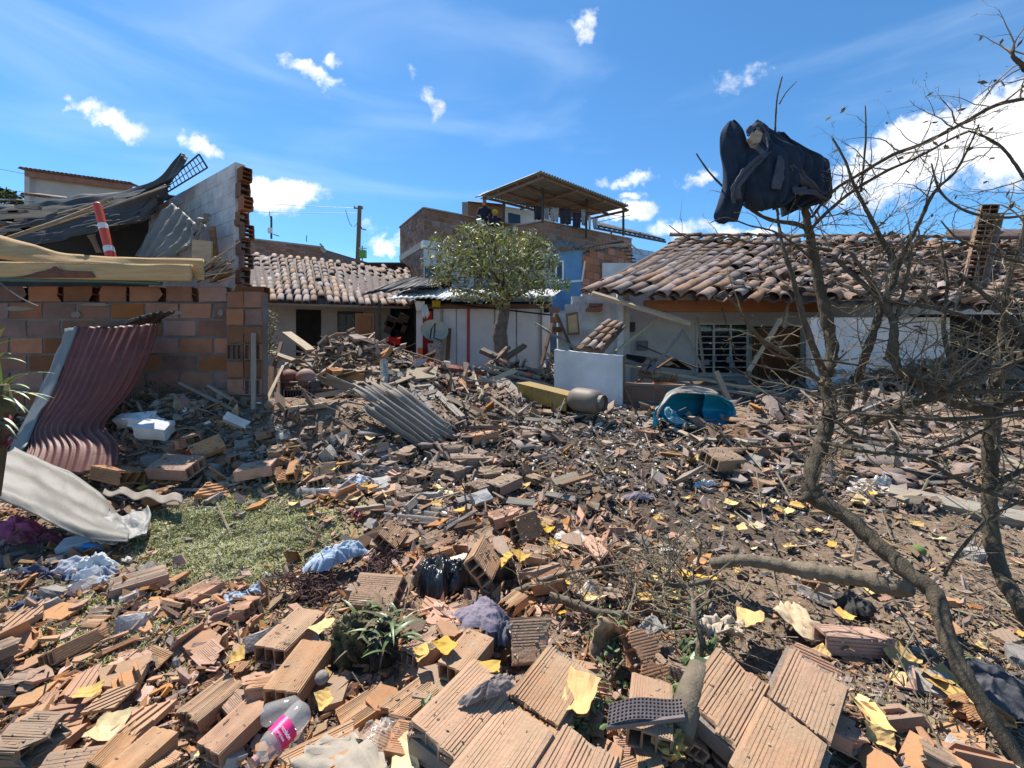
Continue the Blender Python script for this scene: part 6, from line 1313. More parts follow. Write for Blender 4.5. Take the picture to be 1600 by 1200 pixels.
# ---------------------------------------------------------------- middle yard objects
# corrugated fibre sheets sliding down the pile
for i, (r, lb) in enumerate([([[(545,605,7.3),(585,655,6.1)],[(560,598,7.3),(625,640,6.2)]], None)]): pass
def slope_sheet(a, b, c, d, lb, n=4, seed=0):   # a top-left b top-right c bottom-left d bottom-right (px,py,depth)
    a, b, c, d = [(x, y, min(z, gd(x, y, l))) for (x, y, z), l in ((a,.4),(b,.4),(c,.10),(d,.10))]
    sh('roofing_sheet', [[a, b],[c, d]], fibreM, lb, 'roofing sheet', 'fibre cement roofing sheets', nu=n*12+1, nv=6, th=.008, corr=.03, ncorr=n, wr=.015, rag=.3, seed=seed)
slope_sheet((546,606,7.0),(600,598,7.3),(668,692,5.4),(712,680,5.7),'widest grey corrugated sheet sliding down the middle pile',4)
slope_sheet((566,640,6.3),(596,628,6.5),(655,700,5.2),(684,694,5.4),'lower broken grey corrugated sheet under the widest one',3,2)
slope_sheet((604,612,7.2),(628,606,7.4),(694,678,5.8),(712,672,5.95),'narrow grey corrugated sheet behind the widest one',2,3)
slope_sheet((490,590,7.2),(512,584,7.3),(540,614,6.6),(560,604,6.8),'single grey barrel sheet piece above the ball crate',1,4)
sh('draped_sheet', [[(455,562,7.9),(520,556,8.0)],[(450,575,7.5),(485,582,7.5),(515,570,7.6)],[(455,570,7.2),(490,592,7.2),(512,588,7.3)]], darkM, 'dark wavy sheet draped over the rubble pile top', nu=40, nv=14, th=.01, corr=.03, ncorr=3, wr=.05)
sh('curved_scrap', [[(512,540,8.3),(522,538,8.3)],[(525,548,8.0),(536,552,8.0)],[(530,575,7.6),(548,580,7.6)]], fibreM, 'curved grey strip standing on the pile beside the blue tub', 'sheet scrap', nu=8, nv=14, th=.02, wr=.03)
sh('curved_scrap', [[(446,568,6.9),(486,568,6.9)],[(444,574,6.5),(466,562,6.5),(488,576,6.5)]], fibreM, 'curved lid of grey sheet above the balls', 'sheet scrap', nu=16, nv=8, th=.02)
m_ = MB(); m_.tube([P(602,622,6.6), P(600,563,6.9)], .062, 10); o = tag(m_.build('concrete_post', M('white_speckled', (.52,.51,.48), (.24,.22,.20), 26, bump=.6)), 'short speckled white concrete post standing in the pile', 'post')
for k, (x, y, lb, mt) in enumerate([(556,592,'bare orange brick face on top of the pile','clean'),(556,606,'dark brick under the bare orange one','dusty'),(524,580,'brick with open cells lying on the pile','cutc')]):
    o = inst('hollow_brick', BR[mt], mw(P(x,y,6.9-.05*k), Euler((R(70 if k < 2 else 20), 0, R(5+60*(k==2)))).to_matrix(), (.85,.85,.85))); tag(o, lb, 'brick', GRPN)
# crate with balls
CRT = thing('plastic_crate', P(467, 620, 6.3), 'grey slatted plastic crate holding two balls under the pile', 'crate')
cx, cy, cz = P(467, 621, 6.3); w2, d2, h2 = .26, .17, .27
def crate_side(a, b):
    a, b = Vector(a), Vector(b); d = b-a
    for z in (.0, .13, .25): m_ = MB(); m_.tube([a+Vector((0,0,z)), b+Vector((0,0,z))], .011, 4); m_.build('rail', crateM, CRT)
    for i in range(13): f = i/12; m_ = MB(); m_.tube([a+d*f, a+d*f+Vector((0,0,.25))], .006, 4); m_.build('slat', crateM, CRT)
cs = [(cx-w2,cy-d2,cz),(cx+w2,cy-d2,cz),(cx+w2,cy+d2,cz),(cx-w2,cy+d2,cz)]
for i in range(4): crate_side(cs[i], cs[(i+1)%4])
part_box('crate_base', crateM, CRT, cx-w2, cx+w2, cy-d2, cy+d2, cz-.01, cz)
part_box('inner_lining', shadeBlackM, CRT, cx-w2+.02, cx+w2-.02, cy-d2+.02, cy-d2+.03, cz+.01, cz+.12)
import bmesh
for (x, r, mt, lb) in ((cx+.12,.145,ballM,'pale brown ball on the right of the crate'),(cx-.13,.135,ballR,'dull red ball on the left of the crate')):
    bm = bmesh.new(); bmesh.ops.create_uvsphere(bm, u_segments=20, v_segments=14, radius=r); me = bpy.data.meshes.new('ball'); bm.to_mesh(me); bm.free(); me.materials.append(mt); me.polygons.foreach_set('use_smooth', [True]*len(me.polygons))
    o = bpy.data.objects.new('ball', me); COL.objects.link(o); o.location = (x, cy-.02, cz+.25+r*.35); tag(o, lb, 'ball')
m_ = MB(); m_.box((cx,cy,cz-.16), (.44,.3,.28)); tag(m_.build('box', M('dark_box', (.05,.045,.045), (.10,.08,.07), 14)), 'dark box underneath the ball crate', 'box')
for i in range(9):
    x = 402+i*5; a = P(x, 652, 5.75); b = P(x+rs.uniform(-2,4), 572+rs.uniform(-6,14), 6.3); REG.setdefault('dark upright slat between pier and ball crate', []).append((x, plank(a, b, .05, .03, rs.choice([woodB,shadeBlackM,metalD]), None, 'plank', 'dark_slat', 'dark slats beside the pier', seed=i)))
# mint box, yellow can, pot
m_ = MB(); m_.box(P(512,668,5.6), (.26,.22,.20), Euler((.15,0,.1)).to_matrix()); tag(m_.build('metal_box', mintB), 'dusty mint green metal box beside the leaning plank', 'box')
m_ = MB(); c = P(548,672,5.9); m_.tube([c+Vector((0,0,-.12)), c+Vector((0,0,.12))], .10, 16); tag(m_.build('paint_can', yelB), 'dusty yellow can right of the leaning plank', 'can')
m_ = MB(); c = P(585,680,5.8); m_.tube([c+Vector((-.03,-.06,0)), c+Vector((.03,.06,0))], .085, 16); tag(m_.build('tin', metalD), 'round dark tin showing its end below the corrugated sheets', 'tin')
m_ = MB(); g = GP(314,682,.15); m_.tube([g+Vector((0,0,-.1)), g+Vector((0,0,.06)), g+Vector((0,0,.07))], [.13,.15,.12], 18); tag(m_.build('red_pot', M('dull_red', (.24,.035,.035), (.18,.03,.03), 6)), 'round dull red pot on the wall foot rubble', 'pot')
# white slabs by the wall
for (x, y, d, w_, h_, t_, rx, ry, rz, lb) in [(214,656,4.55,.40,.12,.12,.5,-.08,0,'long whitewashed block lying at the wall foot'),(242,671,4.35,.28,.14,.18,.4,.12,.2,'second whitewashed block below the long one'),(370,662,4.7,.26,.09,.30,-.5,.5,.3,'tilted white block with brick core right of the red pot'),(228,660,4.5,.3,.1,.12,.2,.2,.2,'broken pale block under the maroon sheet edge')]:
    o = inst('white_block', worn_mesh('white_block_mesh', whiteB, int(x), (1,1,1), 3, .06), mw(P(x,y,d), Euler((rx,ry,rz)).to_matrix(), (w_,t_,h_))); tag(o, lb, 'block')
# dusty wooden window frames
WF = thing('window_frame', P(665, 640, 6.4), 'dusty square wooden frame standing right of the corrugated sheets', 'frame')
fx = [P(644,606,6.5), P(672,603,6.7), P(680,640,6.2), P(655,645,6.0)]
for i in range(4): plank(fx[i], fx[(i+1)%4], .07, .05, woodG, parent=WF, name='frame_bar', seed=i)
plank((fx[0]+fx[3])/2+Vector((0,0,-.0)), (fx[1]+fx[2])/2, .05, .04, woodG, parent=WF, name='frame_bar')
# cupboard / yellow cabinet
YC = thing('yellow_cabinet', P(850, 640, 6.4), 'toppled mustard yellow cabinet side before the white low wall', 'cabinet')
a, b, c, d = P(806,598,7.0), P(886,618,6.2), P(884,643,6.2), P(812,622,7.0)
m_ = MB(); m_.prism([a, b, c, d], (0,0,0), (.25,.28,0)); m_.build('body', yelB, YC)
m_ = MB(); m_.prism([b+Vector((.01,0,.01)), b+Vector((.2,.2,.02)), c+Vector((.2,.2,0)), c+Vector((.01,0,0))], (0,0,0), (.02,0,0)); m_.build('end_panel', shadeBlackM, YC)
for f in (.33,.66): q = a*(1-f)+b*f; q2 = d*(1-f)+c*f; m_ = MB(); m_.tube([q+Vector((-.004,-.006,0)), q2+Vector((-.004,-.006,0))], .006, 4); m_.build('board_joint', woodB, YC)
# gas cylinder
GC = thing('gas_cylinder', P(915, 645, 6.0), 'dusty grey gas cylinder lying between cabinet and white wall', 'gas cylinder')
c = P(915,626,6.1); ax = Vector((.62,-.6,-.04)).normalized()
ts = [-.27,-.265,-.24,-.18,-.1,.1,.18,.24,.265,.27]; rr = [.02,.09,.14,.175,.185,.185,.175,.14,.09,.02]
m_ = MB(); m_.tube([c+ax*t for t in ts], rr, 24); m_.build('body', tankG, GC, smooth=True)
m_ = MB(); m_.tube([c+ax*.24, c+ax*.31], [.12,.12], 20, cap=False); m_.build('foot_ring', tankG, GC)
m_ = MB(); m_.tube([c-ax*.26, c-ax*.33], [.03,.025], 8); m_.build('valve', metalD, GC)
# blue split tank
TKo = thing('split_tank', P(1085, 665, 5.7), 'split open water tank, bright blue inside, lying before the house', 'tank')
rows = [[(1022,668,5.7),(1028,640,5.7),(1048,612,5.8),(1078,606,5.9),(1108,612,6.0),(1140,632,5.9)],[(1024,660,5.9),(1036,636,6.1),(1056,624,6.2),(1084,625,6.3),(1112,622,6.3),(1146,640,6.1)],[(1030,650,5.8),(1045,650,6.2),(1065,655,6.3),(1088,660,6.3),(1118,655,6.3),(1148,652,6.0)],[(1036,655,5.6),(1052,664,5.7),(1072,668,5.75),(1092,668,5.75),(1120,668,5.75),(1146,660,5.7)]]
sheet('tank_wall_inside', px_rows(rows), blueT, TKo, nu=60, nv=30, th=.012, wr=.02, wf=1.5)
sheet('tank_outside', [[v+Vector((0,-.02,.015)) for v in r] for r in px_rows([[(1024,662,5.66),(1030,640,5.66),(1050,612,5.76),(1080,605,5.86),(1108,610,5.96),(1122,616,5.9)],[(1027,652,5.60),(1034,636,5.58),(1052,618,5.66),(1078,617,5.74),(1102,618,5.84),(1118,620,5.86)]])], tankO, TKo, nu=50, nv=12, th=.012, wr=.012)
sheet('torn_flap', px_rows([[(1038,638,5.7),(1046,636,5.7)],[(1040,650,5.62),(1062,652,5.6)],[(1052,662,5.55),(1084,664,5.6)]]), M('flap_light', (.20,.36,.42), (.03,.20,.30), 10, rough=.5), TKo, nu=20, nv=14, th=.01, wr=.03)
sheet('torn_flap', px_rows([[(1022,640,5.66),(1032,632,5.66)],[(1019,668,5.6),(1027,664,5.62)]]), blueT, TKo, nu=8, nv=10, th=.01, wr=.02)
sheet('tank_end', px_rows([[(1102,616,5.88),(1125,618,5.9),(1144,628,5.9)],[(1098,640,6.15),(1124,642,6.2),(1150,645,6.05)],[(1104,664,5.75),(1126,667,5.75),(1142,660,5.78)]]), blueT, TKo, nu=24, nv=20, th=.01, fold=.03, nfold=1)
# white low wall, planter, tile strips
WLW = thing('low_wall', P(920, 600, 7.2), 'low free standing white wall slab with chipped top edge', 'wall')
a, b = P(866,546,7.9), P(973,556,7.3); A0 = Vector((a.x,a.y,0)); U = Vector((b.x-a.x,b.y-a.y,0)); l_ = U.length
m_ = MB(); Nn = U.normalized().cross(Vector((0,0,1))); k = 14; top = [A0+U*(i/k)+Vector((0,0,a.z*(1-i/k)+b.z*i/k+rs.uniform(-.007,.007))) for i in range(k+1)]
m_.prism(top+[A0+U+Vector((0,0,.1)), A0+Vector((0,0,.1))], Nn*0, -Nn*.14); m_.build('slab', whiteW, WLW)
m_ = MB(); m_.prism([A0+U*1.001+Vector((0,0,.1))+Nn*.005, A0+U*1.001+Vector((0,0,b.z))+Nn*.005, A0+U*1.001+Vector((0,0,b.z))-Nn*.145, A0+U*1.001+Vector((0,0,.1))-Nn*.145], U.normalized()*0, U.normalized()*.012); m_.build('brick_edge', woodB, WLW)
BP = thing('brick_planter', P(1010, 625, 7.3), 'low red brown brick planter wall right of the white low wall', 'planter')
a, b = P(973,600,7.35), P(1070,612,6.9); A0 = Vector((a.x,a.y,0)); U = Vector((b.x-a.x,b.y-a.y,0))
brick_wall(BP, A0, U, U.length, .15, .88, bl=.36, bh=.24, th=.14, gap=.02, mesh=[worn_mesh('planter_brick', M('dark_red_brick', (.17,.075,.05), (.12,.06,.045), 5, rnd=.2, dust=.4), 3)], mort=mortarD, seed=44)
fbox('cap', M('planter_cap', (.22,.12,.08), (.17,.10,.07), 6, dust=.5), BP, A0, U, 0, U.length, -.16, .03, .89, .94)
FPt = thing('flower_pot', P(1040, 605, 7.2), 'terracotta trough with dry weeds on the brick planter', 'plant pot')
m_ = MB(); m_.box(P(1040,604,7.15), (.42,.16,.12), Euler((0,.08,-.1)).to_matrix()); m_.build('trough', M('terracotta', (.40,.12,.06), (.32,.1,.05), 8), FPt)
m_ = MB(); rg = random.Random(8)
for i in range(120):
    c = P(rg.uniform(1022,1058), 598, 7.15); d = Vector((rg.uniform(-.07,.07), rg.uniform(-.05,.05), rg.uniform(.04,.16))); e = Vector((.008,.004,0)); m_.add([c-e, c+e, c+d+e, c+d-e], [(0,1,2,3)])
m_.build('weeds', leafDry, FPt)
def tile_strip(a, b, c, d, nc, nr, label, seed):  # bottom-left, bottom-right, top-left, top-right
    t = thing('tile_strip', a, label, 'roof fragment'); a, b, c, d = map(Vector, (a, b, c, d)); rg = random.Random(seed)
    def at(u_, v_): return (a*(1-u_)+b*u_)*(1-v_)+(c*(1-u_)+d*u_)*v_
    sl = (c-a); al = (b-a); up = al.cross(sl).normalized(); up = up if up.z > 0 else -up
    sheet('board', [[at(-.05,-.05)-up*.05, at(1.05,-.05)-up*.05],[at(-.05,1.05)-up*.05, at(1.05,1.05)-up*.05]], woodB, t, nu=3, nv=3, th=.03)
    k = al.length/nc/.2; k2 = sl.length/nr/.36
    for i in range(nc):
        for j in range(nr): inst('tile', TILES[rg.randrange(5)], mw(at((i+.5)/nc, (j+.5)/nr), rot_to(sl, up) @ Euler((rg.uniform(-.1,.1),0,rg.uniform(-.08,.08))).to_matrix(), (k2,k,k)), t)
tile_strip(P(905,538,8.0), P(940,548,7.8), P(946,500,8.9), P(976,506,8.7), 3, 4, 'strip of clay tiles fallen as one piece above the white low wall', 1)
tile_strip(P(998,580,7.7), P(1022,584,7.6), P(1010,561,8.2), P(1026,564,8.1), 2, 2, 'small pair of clay tiles hanging on a stick right of the low wall', 2)
tile_strip(P(1165,665,6.2), P(1245,680,5.9), P(1190,628,7.2), P(1270,640,7.0), 6, 3, 'slab of toppled clay tiles on the rubble by the brown door', 3)
# inside porch items
m_ = MB(); m_.box(P(975,518,10.8), (.5,.3,.02)); m_.tube([P(962,505,10.7), P(962,518,10.7)], .05, 8); m_.box(P(985,510,10.8), (.2,.2,.22)); tag(m_.build('wall_shelf', metalD), 'dark wall shelf with pots inside the collapsed room', 'shelf')
m_ = MB(); m_.box(P(1004,540,10.9), (.28,.04,.26)); tag(m_.build('wall_unit', greyC), 'small grey wall unit inside the collapsed room', 'wall unit')
m_ = MB(); m_.box(P(962,590,8.6), (.35,.2,.5)); tag(m_.build('blue_bin', M('teal_bin', (.01,.10,.14), None, 5)), 'teal bin in the shade behind the low white wall', 'bin')
m_ = MB(); c = P(1187,622,8.6); m_.tube([c, c+Vector((0,0,.16))], [.16,.19], 16); tag(m_.build('yellow_tub', M('mustard_tub', (.20,.17,.02), None, 5)), 'mustard tub on the ground left of the brown door', 'tub')
m_ = MB()
for (x, y, r) in ((1105,570,.07),(1116,565,.06),(1140,566,.09),(1144,574,.07)): c = P(x,y,10.7); m_.tube([c, c+Vector((0,0,.14))], [r, r*.8], 10)
o = m_.build('window_sill_pots', greyC); tag(o, 'grey pots standing behind the lower bars of the white grille', 'pots')
# left house porch items
m_ = MB(); c = P(540,552,11.3); m_.tube([c, c+Vector((0,0,.30))], [.22,.26], 18); tag(m_.build('blue_tub', M('blue_tub_m', (.03,.16,.26), None, 5)), 'blue round tub under the concrete sink', 'tub')
WD = thing('wooden_door', P(570, 546, 11.2), 'light brown wooden door leaning beside the dark recess', 'door')
m_ = MB(); m_.box((P(570,518,11.2)), (.50,.05,.98), Euler((.06,.03,.1)).to_matrix()); m_.build('leaf', M('light_door', (.27,.13,.06), (.2,.1,.05), 3, grain=(10,10,1.5)), WD)
for y in (505, 531): m_ = MB(); m_.box(P(570,y,11.13), (.34,.03,.36), Euler((.06,.03,.1)).to_matrix()); m_.build('door_panel', M('door_panel_m', (.22,.10,.045), None, 3, grain=(10,10,1.5)), WD)
m_ = MB(); c = P(617,532,11.6); m_.tube([c+Vector((-.2,0,0)), c+Vector((.18,0,-.02))], [.10,.13], 12); tag(m_.build('red_bundle', M('bright_red', (.6,.02,.015), None, 5)), 'bright red bundle in the dark recess', 'bundle')
m_ = MB(); m_.tube([P(604,560,11.4), P(604,540,11.4)], .11, 10); tag(m_.build('blue_bottle', M('deep_blue', (.02,.05,.12), None, 5)), 'dark blue canister at the foot of the dark recess', 'canister')
m_ = MB(); m_.tube([P(612,552,11.2), P(650,536,10.8)], .012, 4); tag(m_.build('rod', galvM), 'thin pale rod slanting across the dark recess', 'rod')
m_ = MB(); m_.tube([P(600,535,11.5), P(605,545,11.4), P(595,552,11.4)], .05, 8); tag(m_.build('brown_pipe', woodB), 'bent brown pipe inside the dark recess', 'pipe')
for i, (x, y, w_, h_) in enumerate([(617,505,.5,.3),(627,512,.35,.22),(609,512,.2,.35),(632,497,.3,.2)]):
    m_ = MB(); m_.box(P(x,y,11.9), (w_,.2,h_), Euler((0,.4,0)).to_matrix()); tag(m_.build('stored_box', M('dim_box', (.07,.04,.03), (.04,.03,.025), 8) if i == 0 else bpy.data.materials['dim_box']), ['wide','low','narrow','topmost'][i]+' dim brown box stacked in the dark recess', 'box', 'boxes in the dark recess')
# basin and bucket at shed
m_ = MB(); c = P(678,522,10.2); ax = Vector((.25,-.75,.6)).normalized(); m_.tube([c, c+ax*.10, c+ax*.16], [.15,.30,.34], 22, cap=False); m_.tube([c-ax*.01, c], [.02,.15], 22); tag(m_.build('basin', M('cream_basin', (.42,.41,.34), (.33,.31,.26), 6)), 'dusty cream basin propped in front of the red door', 'basin')
m_ = MB(); m_.tube([P(672,529,9.95), P(674,515,10.0), P(680,505,10.05), P(678,528,9.9), P(690,532,9.9)], .018, 6); tag(m_.build('black_hose', wireM), 'black hose end standing in the cream basin', 'hose')
m_ = MB(); c = P(680,558,10.1); m_.tube([c, c+Vector((0,0,.34))], [.16,.19], 16); tag(m_.build('bucket', M('old_bucket', (.28,.27,.26), (.12,.11,.10), 14)), 'paint stained bucket under the cream basin', 'bucket')
m_ = MB(); m_.box(P(657,553,10.1), (.12,.1,.3)); tag(m_.build('orange_container', M('orange_can', (.55,.12,.03), None, 5)), 'small orange container at the foot of the red door', 'container')
m_ = MB(); m_.box(P(668,540,10.3), (.22,.1,.5)); tag(m_.build('red_crate', M('crimson', (.22,.01,.03), None, 5)), 'dark crimson crate behind the bucket', 'crate')
m_ = MB(); m_.box(P(682,475,10.55), (.20,.16,.16)); tag(m_.build('yellow_pot', M('yellow_can', (.5,.35,.02), None, 5)), 'yellow container hanging under the shed eave', 'container')
pp(690,560,10.2,694,512,10.45,.11,.03,woodL,'short tan board standing right of the bucket'); pp(699,562,10.2,702,514,10.5,.11,.03,woodB,'short dark board standing right of the tan one')
for i, (x, y, mt, lb) in enumerate([(654,566,M('pinkish', (.5,.22,.18), None, 5),'small pink round lump before the red door'),(697,567,whiteP,'small white bag on the ground before the shed'),(826,586,M('coral',(.55,.15,.13),None,5),'small coral red wrapper before the shed')]):
    c = P(x,y,9.0 if i < 2 else 8.4); m_ = MB(); m_.tube([c-Vector((.08,0,0)), c, c+Vector((.1,0,0))], [.03,.05,.02], 10); tag(m_.build('small_item', mt), lb, 'small item')
# white flower bundles near the low wall
m_ = MB(); rg = random.Random(19)
for i in range(160):
    c = P(rg.uniform(848,878), rg.uniform(555,600), rg.uniform(7.9,8.5)); d = Vector((rg.uniform(-.1,.1),rg.uniform(-.1,.1),rg.uniform(-.08,.12))); e = d.cross(Vector((0,.3,1))).normalized()*rg.uniform(.005,.03); m_.add([c-e, c+e, c+d+e*.6, c+d-e*.6], [(0,1,2,3)])
o = m_.build('dry_shrub', M('pale_twigs', (.38,.34,.29), (.2,.18,.15), 20, rnd=.5, island=True)); tag(o, 'pale dry shrub beside the low white wall', 'shrub')
# fire fighters on the roof
def person(label, base, scale, pose, helmet, face):
    t = thing('person', base, label, 'person', 'firefighters on the roof'); b = Vector(base)
    J = dict(pel=(0,0,.95),che=(0,-.02,1.30),nek=(0,-.02,1.50),hed=(0,-.04,1.60), shl=(-.20,0,1.43),ell=(-.28,-.05,1.15),hal=(-.16,-.25,1.05), shr=(.20,0,1.43),elr=(.28,-.05,1.15),har=(.16,-.25,1.02), hl=(-.10,0,.90),kl=(-.11,-.03,.50),fl=(-.12,0,.07),tl=(-.12,-.16,.04),hr=(.10,0,.90),kr=(.11,-.03,.50),fr=(.12,0,.07),tr=(.12,-.16,.04))
    J.update(pose); ed = [('pel','che'),('che','nek'),('nek','hed'),('che','shl'),('shl','ell'),('ell','hal'),('che','shr'),('shr','elr'),('elr','har'),('pel','hl'),('hl','kl'),('kl','fl'),('fl','tl'),('pel','hr'),('hr','kr'),('kr','fr'),('fr','tr')]
    rad = dict(pel=.15,che=.17,nek=.07,hed=.085,shl=.09,ell=.06,hal=.05,shr=.09,elr=.06,har=.05,hl=.11,kl=.08,fl=.06,tl=.045,hr=.11,kr=.08,fr=.06,tr=.045)
    ks = list(J); me = bpy.data.meshes.new('body'); me.from_pydata([tuple(Vector(J[k])*scale) for k in ks], [(ks.index(a), ks.index(c)) for a, c in ed], []); me.update()
    o = bpy.data.objects.new('body', me); COL.objects.link(o); o.parent = t; md = o.modifiers.new('skin', 'SKIN'); o.modifiers.new('sub', 'SUBSURF').levels = 2; o.modifiers['sub'].render_levels = 2; md.use_smooth_shade = True
    for i, k in enumerate(ks): me.skin_vertices[0].data[i].radius = (rad[k]*scale, rad[k]*scale*.85)
    me.skin_vertices[0].data[0].use_root = True; me.materials.append(uniM)
    h = Vector(J['hed'])*scale
    def ell_(name, c, r, mat, par=t):
        bm = bmesh.new(); bmesh.ops.create_uvsphere(bm, u_segments=16, v_segments=10, radius=1); me = bpy.data.meshes.new(name); bm.to_mesh(me); bm.free(); me.materials.append(mat); me.polygons.foreach_set('use_smooth', [True]*len(me.polygons))
        q = bpy.data.objects.new(name, me); COL.objects.link(q); q.parent = par; q.location = c; q.scale = r; return q
    ell_('head', h+Vector((0,-.01,.06))*scale, Vector((.078,.095,.115))*scale, skin)
    for sx_ in (-1, 1): ell_('eye', h+Vector((.03*sx_,-.10,.065))*scale, Vector((.012,.008,.008))*scale, uniM); ell_('ear', h+Vector((.078*sx_,0,.05))*scale, Vector((.012,.02,.03))*scale, skin)
    ell_('nose', h+Vector((0,-.108,.04))*scale, Vector((.012,.018,.02))*scale, skin); ell_('mouth', h+Vector((0,-.098,.005))*scale, Vector((.025,.006,.006))*scale, redP)
    for s_ in ('hal','har'):
        p = Vector(J[s_])*scale; ell_('palm', p+Vector((0,-.05,0))*scale, Vector((.04,.05,.02))*scale, skin)
        for k in range(4):
            m_ = MB(); q = p+Vector((-.03+.02*k,-.09,0))*scale; m_.tube([q, q+Vector((0,-.04,-.01))*scale, q+Vector((0,-.06,-.04))*scale], [.009*scale,.009*scale,.007*scale], 6); fo = m_.build('finger', skin); fo.parent = t; fo.location = fo.location
        m_ = MB(); q = p+Vector((.04 if s_ == 'hal' else -.04,-.04,0))*scale; m_.tube([q, q+Vector((.01,-.05,-.01))*scale], [.01*scale,.008*scale], 6); m_.build('thumb', skin).parent = t
    if helmet: ell_('helmet', h+Vector((0,0,.11))*scale, Vector((.115,.13,.10))*scale, helmY); ell_('helmet_brim', h+Vector((0,-.02,.085))*scale, Vector((.14,.17,.02))*scale, helmY)
    else: ell_('hair', h+Vector((0,.02,.09))*scale, Vector((.088,.10,.10))*scale, shadeBlackM)
    return t
b1 = P(757, 0, 16.4); person('bareheaded person in dark uniform standing on the roof behind the parapet', (b1.x, 16.4, P(0,316,16.4).z-1.72), 1.0, {}, False, 0)
b2_ = P(774, 0, 16.1); person('crouching person in yellow helmet and dark uniform on the roof', (b2_.x, 16.1, P(0,329,16.1).z-1.38), 1.0, dict(pel=(0,.1,.55),che=(0,-.05,.9),nek=(0,-.1,1.08),hed=(0,-.14,1.17),shl=(-.2,-.05,1.0),shr=(.2,-.05,1.0),ell=(-.28,-.2,.8),elr=(.28,-.2,.8),hal=(-.2,-.4,.7),har=(.2,-.4,.7),hl=(-.1,.1,.5),hr=(.1,.1,.5),kl=(-.14,-.25,.5),kr=(.14,-.25,.48),fl=(-.12,0,.07),fr=(.12,0,.07)), True, 0)
sh('pale_board', [[(744,343,15.9),(752,341,15.9)],[(748,356,15.8),(756,355,15.8)]], whiteP, 'pale sheet below the standing person on the roof', 'board', nu=6, nv=6, th=.02)
sh('fallen_roof', [[(782,352,15.6),(800,362,15.4)],[(790,372,15.4),(826,378,15.2)]], greyM, 'grey slanting sheets right of the crouching person', 'roofing sheet', nu=24, nv=6, th=.02, corr=.02, ncorr=4)
m_ = MB(); m_.b2(b1.x-1.2, b1.x+1.8, 16.0, 17.6, P(0,316,16.4).z-1.85, P(0,316,16.4).z-1.74); tag(m_.build('roof_deck', concM), 'concrete roof deck the two uniformed people are on', 'roof deck')
# ---------------------------------------------------------------- bare trees
rt = random.Random(31)
class Tree:
    def __init__(s, name, base, label, cat='tree'): s.t = thing(name, base, label, cat); s.tw = MB(); s.leaf = MB()
    def limb(s, pts, radii, name='branch', mat=None, seg=10, knot=.08):
        n = max(8, len(pts)*7); knot = max(knot, .12); c = resamp([P(*p) for p in pts], n); r = .82*np.interp(np.linspace(0,1,n), np.linspace(0,1,len(radii)), radii)
        q = [Vector(v) for v in c]; r = [x*(1+rt.uniform(-knot, knot)) for x in r]
        q = [v+Vector((rt.uniform(-1,1),rt.uniform(-1,1),rt.uniform(-1,1)))*x*.12 for v, x in zip(q, r)]
        m_ = MB(); m_.tube(q, r, seg); m_.build(name, mat or barkM, s.t, smooth=True); return q, r
    def twig(s, p, d, ln, r, depth=0, thorn=True, droop=0, leafp=.03):
        n = max(4, int(ln/.035)); pts = [p]; rr = [r]; d = d.normalized()
        for i in range(n):
            d = (d+Vector((rt.gauss(0,.16), rt.gauss(0,.16), rt.gauss(0,.16)-droop*.05))).normalized(); p = p+d*(ln/n); pts.append(p); rr.append(r*(1-.75*(i+1)/n))
            if thorn and rt.random() < .38:
                q = d.cross(Vector((rt.uniform(-1,1),rt.uniform(-1,1),rt.uniform(-1,1)))).normalized(); s.tw.tube([p, p+(q+d*.5)*rt.uniform(.010,.026)], [.0016,.0004], 3, False)
            if depth < 2 and rt.random() < (.30 if depth == 0 else .16) and i > 0:
                q = (d+(d.cross(Vector((rt.uniform(-1,1),rt.uniform(-1,1),rt.uniform(-1,1)))).normalized())*rt.uniform(.5,1.1)).normalized(); s.twig(p, q, ln*rt.uniform(.3,.62), rr[-1]*.7, depth+1, thorn, droop, leafp)
            if rt.random() < leafp:
                q = d.cross(Vector((rt.uniform(-1,1),rt.uniform(-1,1),rt.uniform(-1,1)))).normalized(); e = q.cross(d).normalized()*rt.uniform(.006,.013); L1 = q*rt.uniform(.02,.05)+Vector((0,0,-.01))
                s.leaf.add([p, p+L1*.5+e, p+L1, p+L1*.5-e], [(0,1,2,3)])
        s.tw.tube(pts, rr, 4 if r < .006 else 6, False)
    def spray(s, q, r, n, ln, up=(0,0,1), spread=1.0, a=.1, b=1, droop=0, rad=.006, leafp=.03):
        for i in range(n):
            k = int((a+(b-a)*rt.random())*(len(q)-1)); p = q[k]; d = Vector(up)+Vector((rt.uniform(-1,1),rt.uniform(-.7,.7),rt.uniform(-1,1)))*spread
            s.twig(p, d, ln*rt.uniform(.5,1.25), min(rad, r[k]*.6)*rt.uniform(.6,1.1), 0, True, droop, leafp)
    def end(s, lm=None):
        o = s.tw.build('twigs', twigM, s.t); o['kind'] = 'stuff'
        if s.leaf.v: o = s.leaf.build('leaves', lm or leafDry, s.t); o['kind'] = 'stuff'
T1 = Tree('bare_tree', (1.95, 1.5, .05), 'bare thorny tree with crooked trunk and a dark jacket caught on top')
tr, rr = T1.limb([(1640,1250,1.45),(1585,1175,1.52),(1510,1060,1.65),(1478,990,1.75),(1462,930,1.85),(1420,895,1.95),(1370,850,2.08),(1320,805,2.2),(1272,775,2.3),(1268,740,2.34),(1285,690,2.38),(1296,640,2.42),(1290,590,2.46),(1300,550,2.5),(1290,490,2.52),(1275,420,2.55),(1262,350,2.56),(1256,318,2.57)],
   [.030,.034,.037,.040,.044,.046,.050,.052,.050,.044,.042,.042,.042,.040,.036,.034,.028,.022], 'trunk', seg=14)
b1_, r1 = T1.limb([(1265,770,2.3),(1258,778,2.28),(1250,782,2.27)], [.03,.025,.015], 'branch')
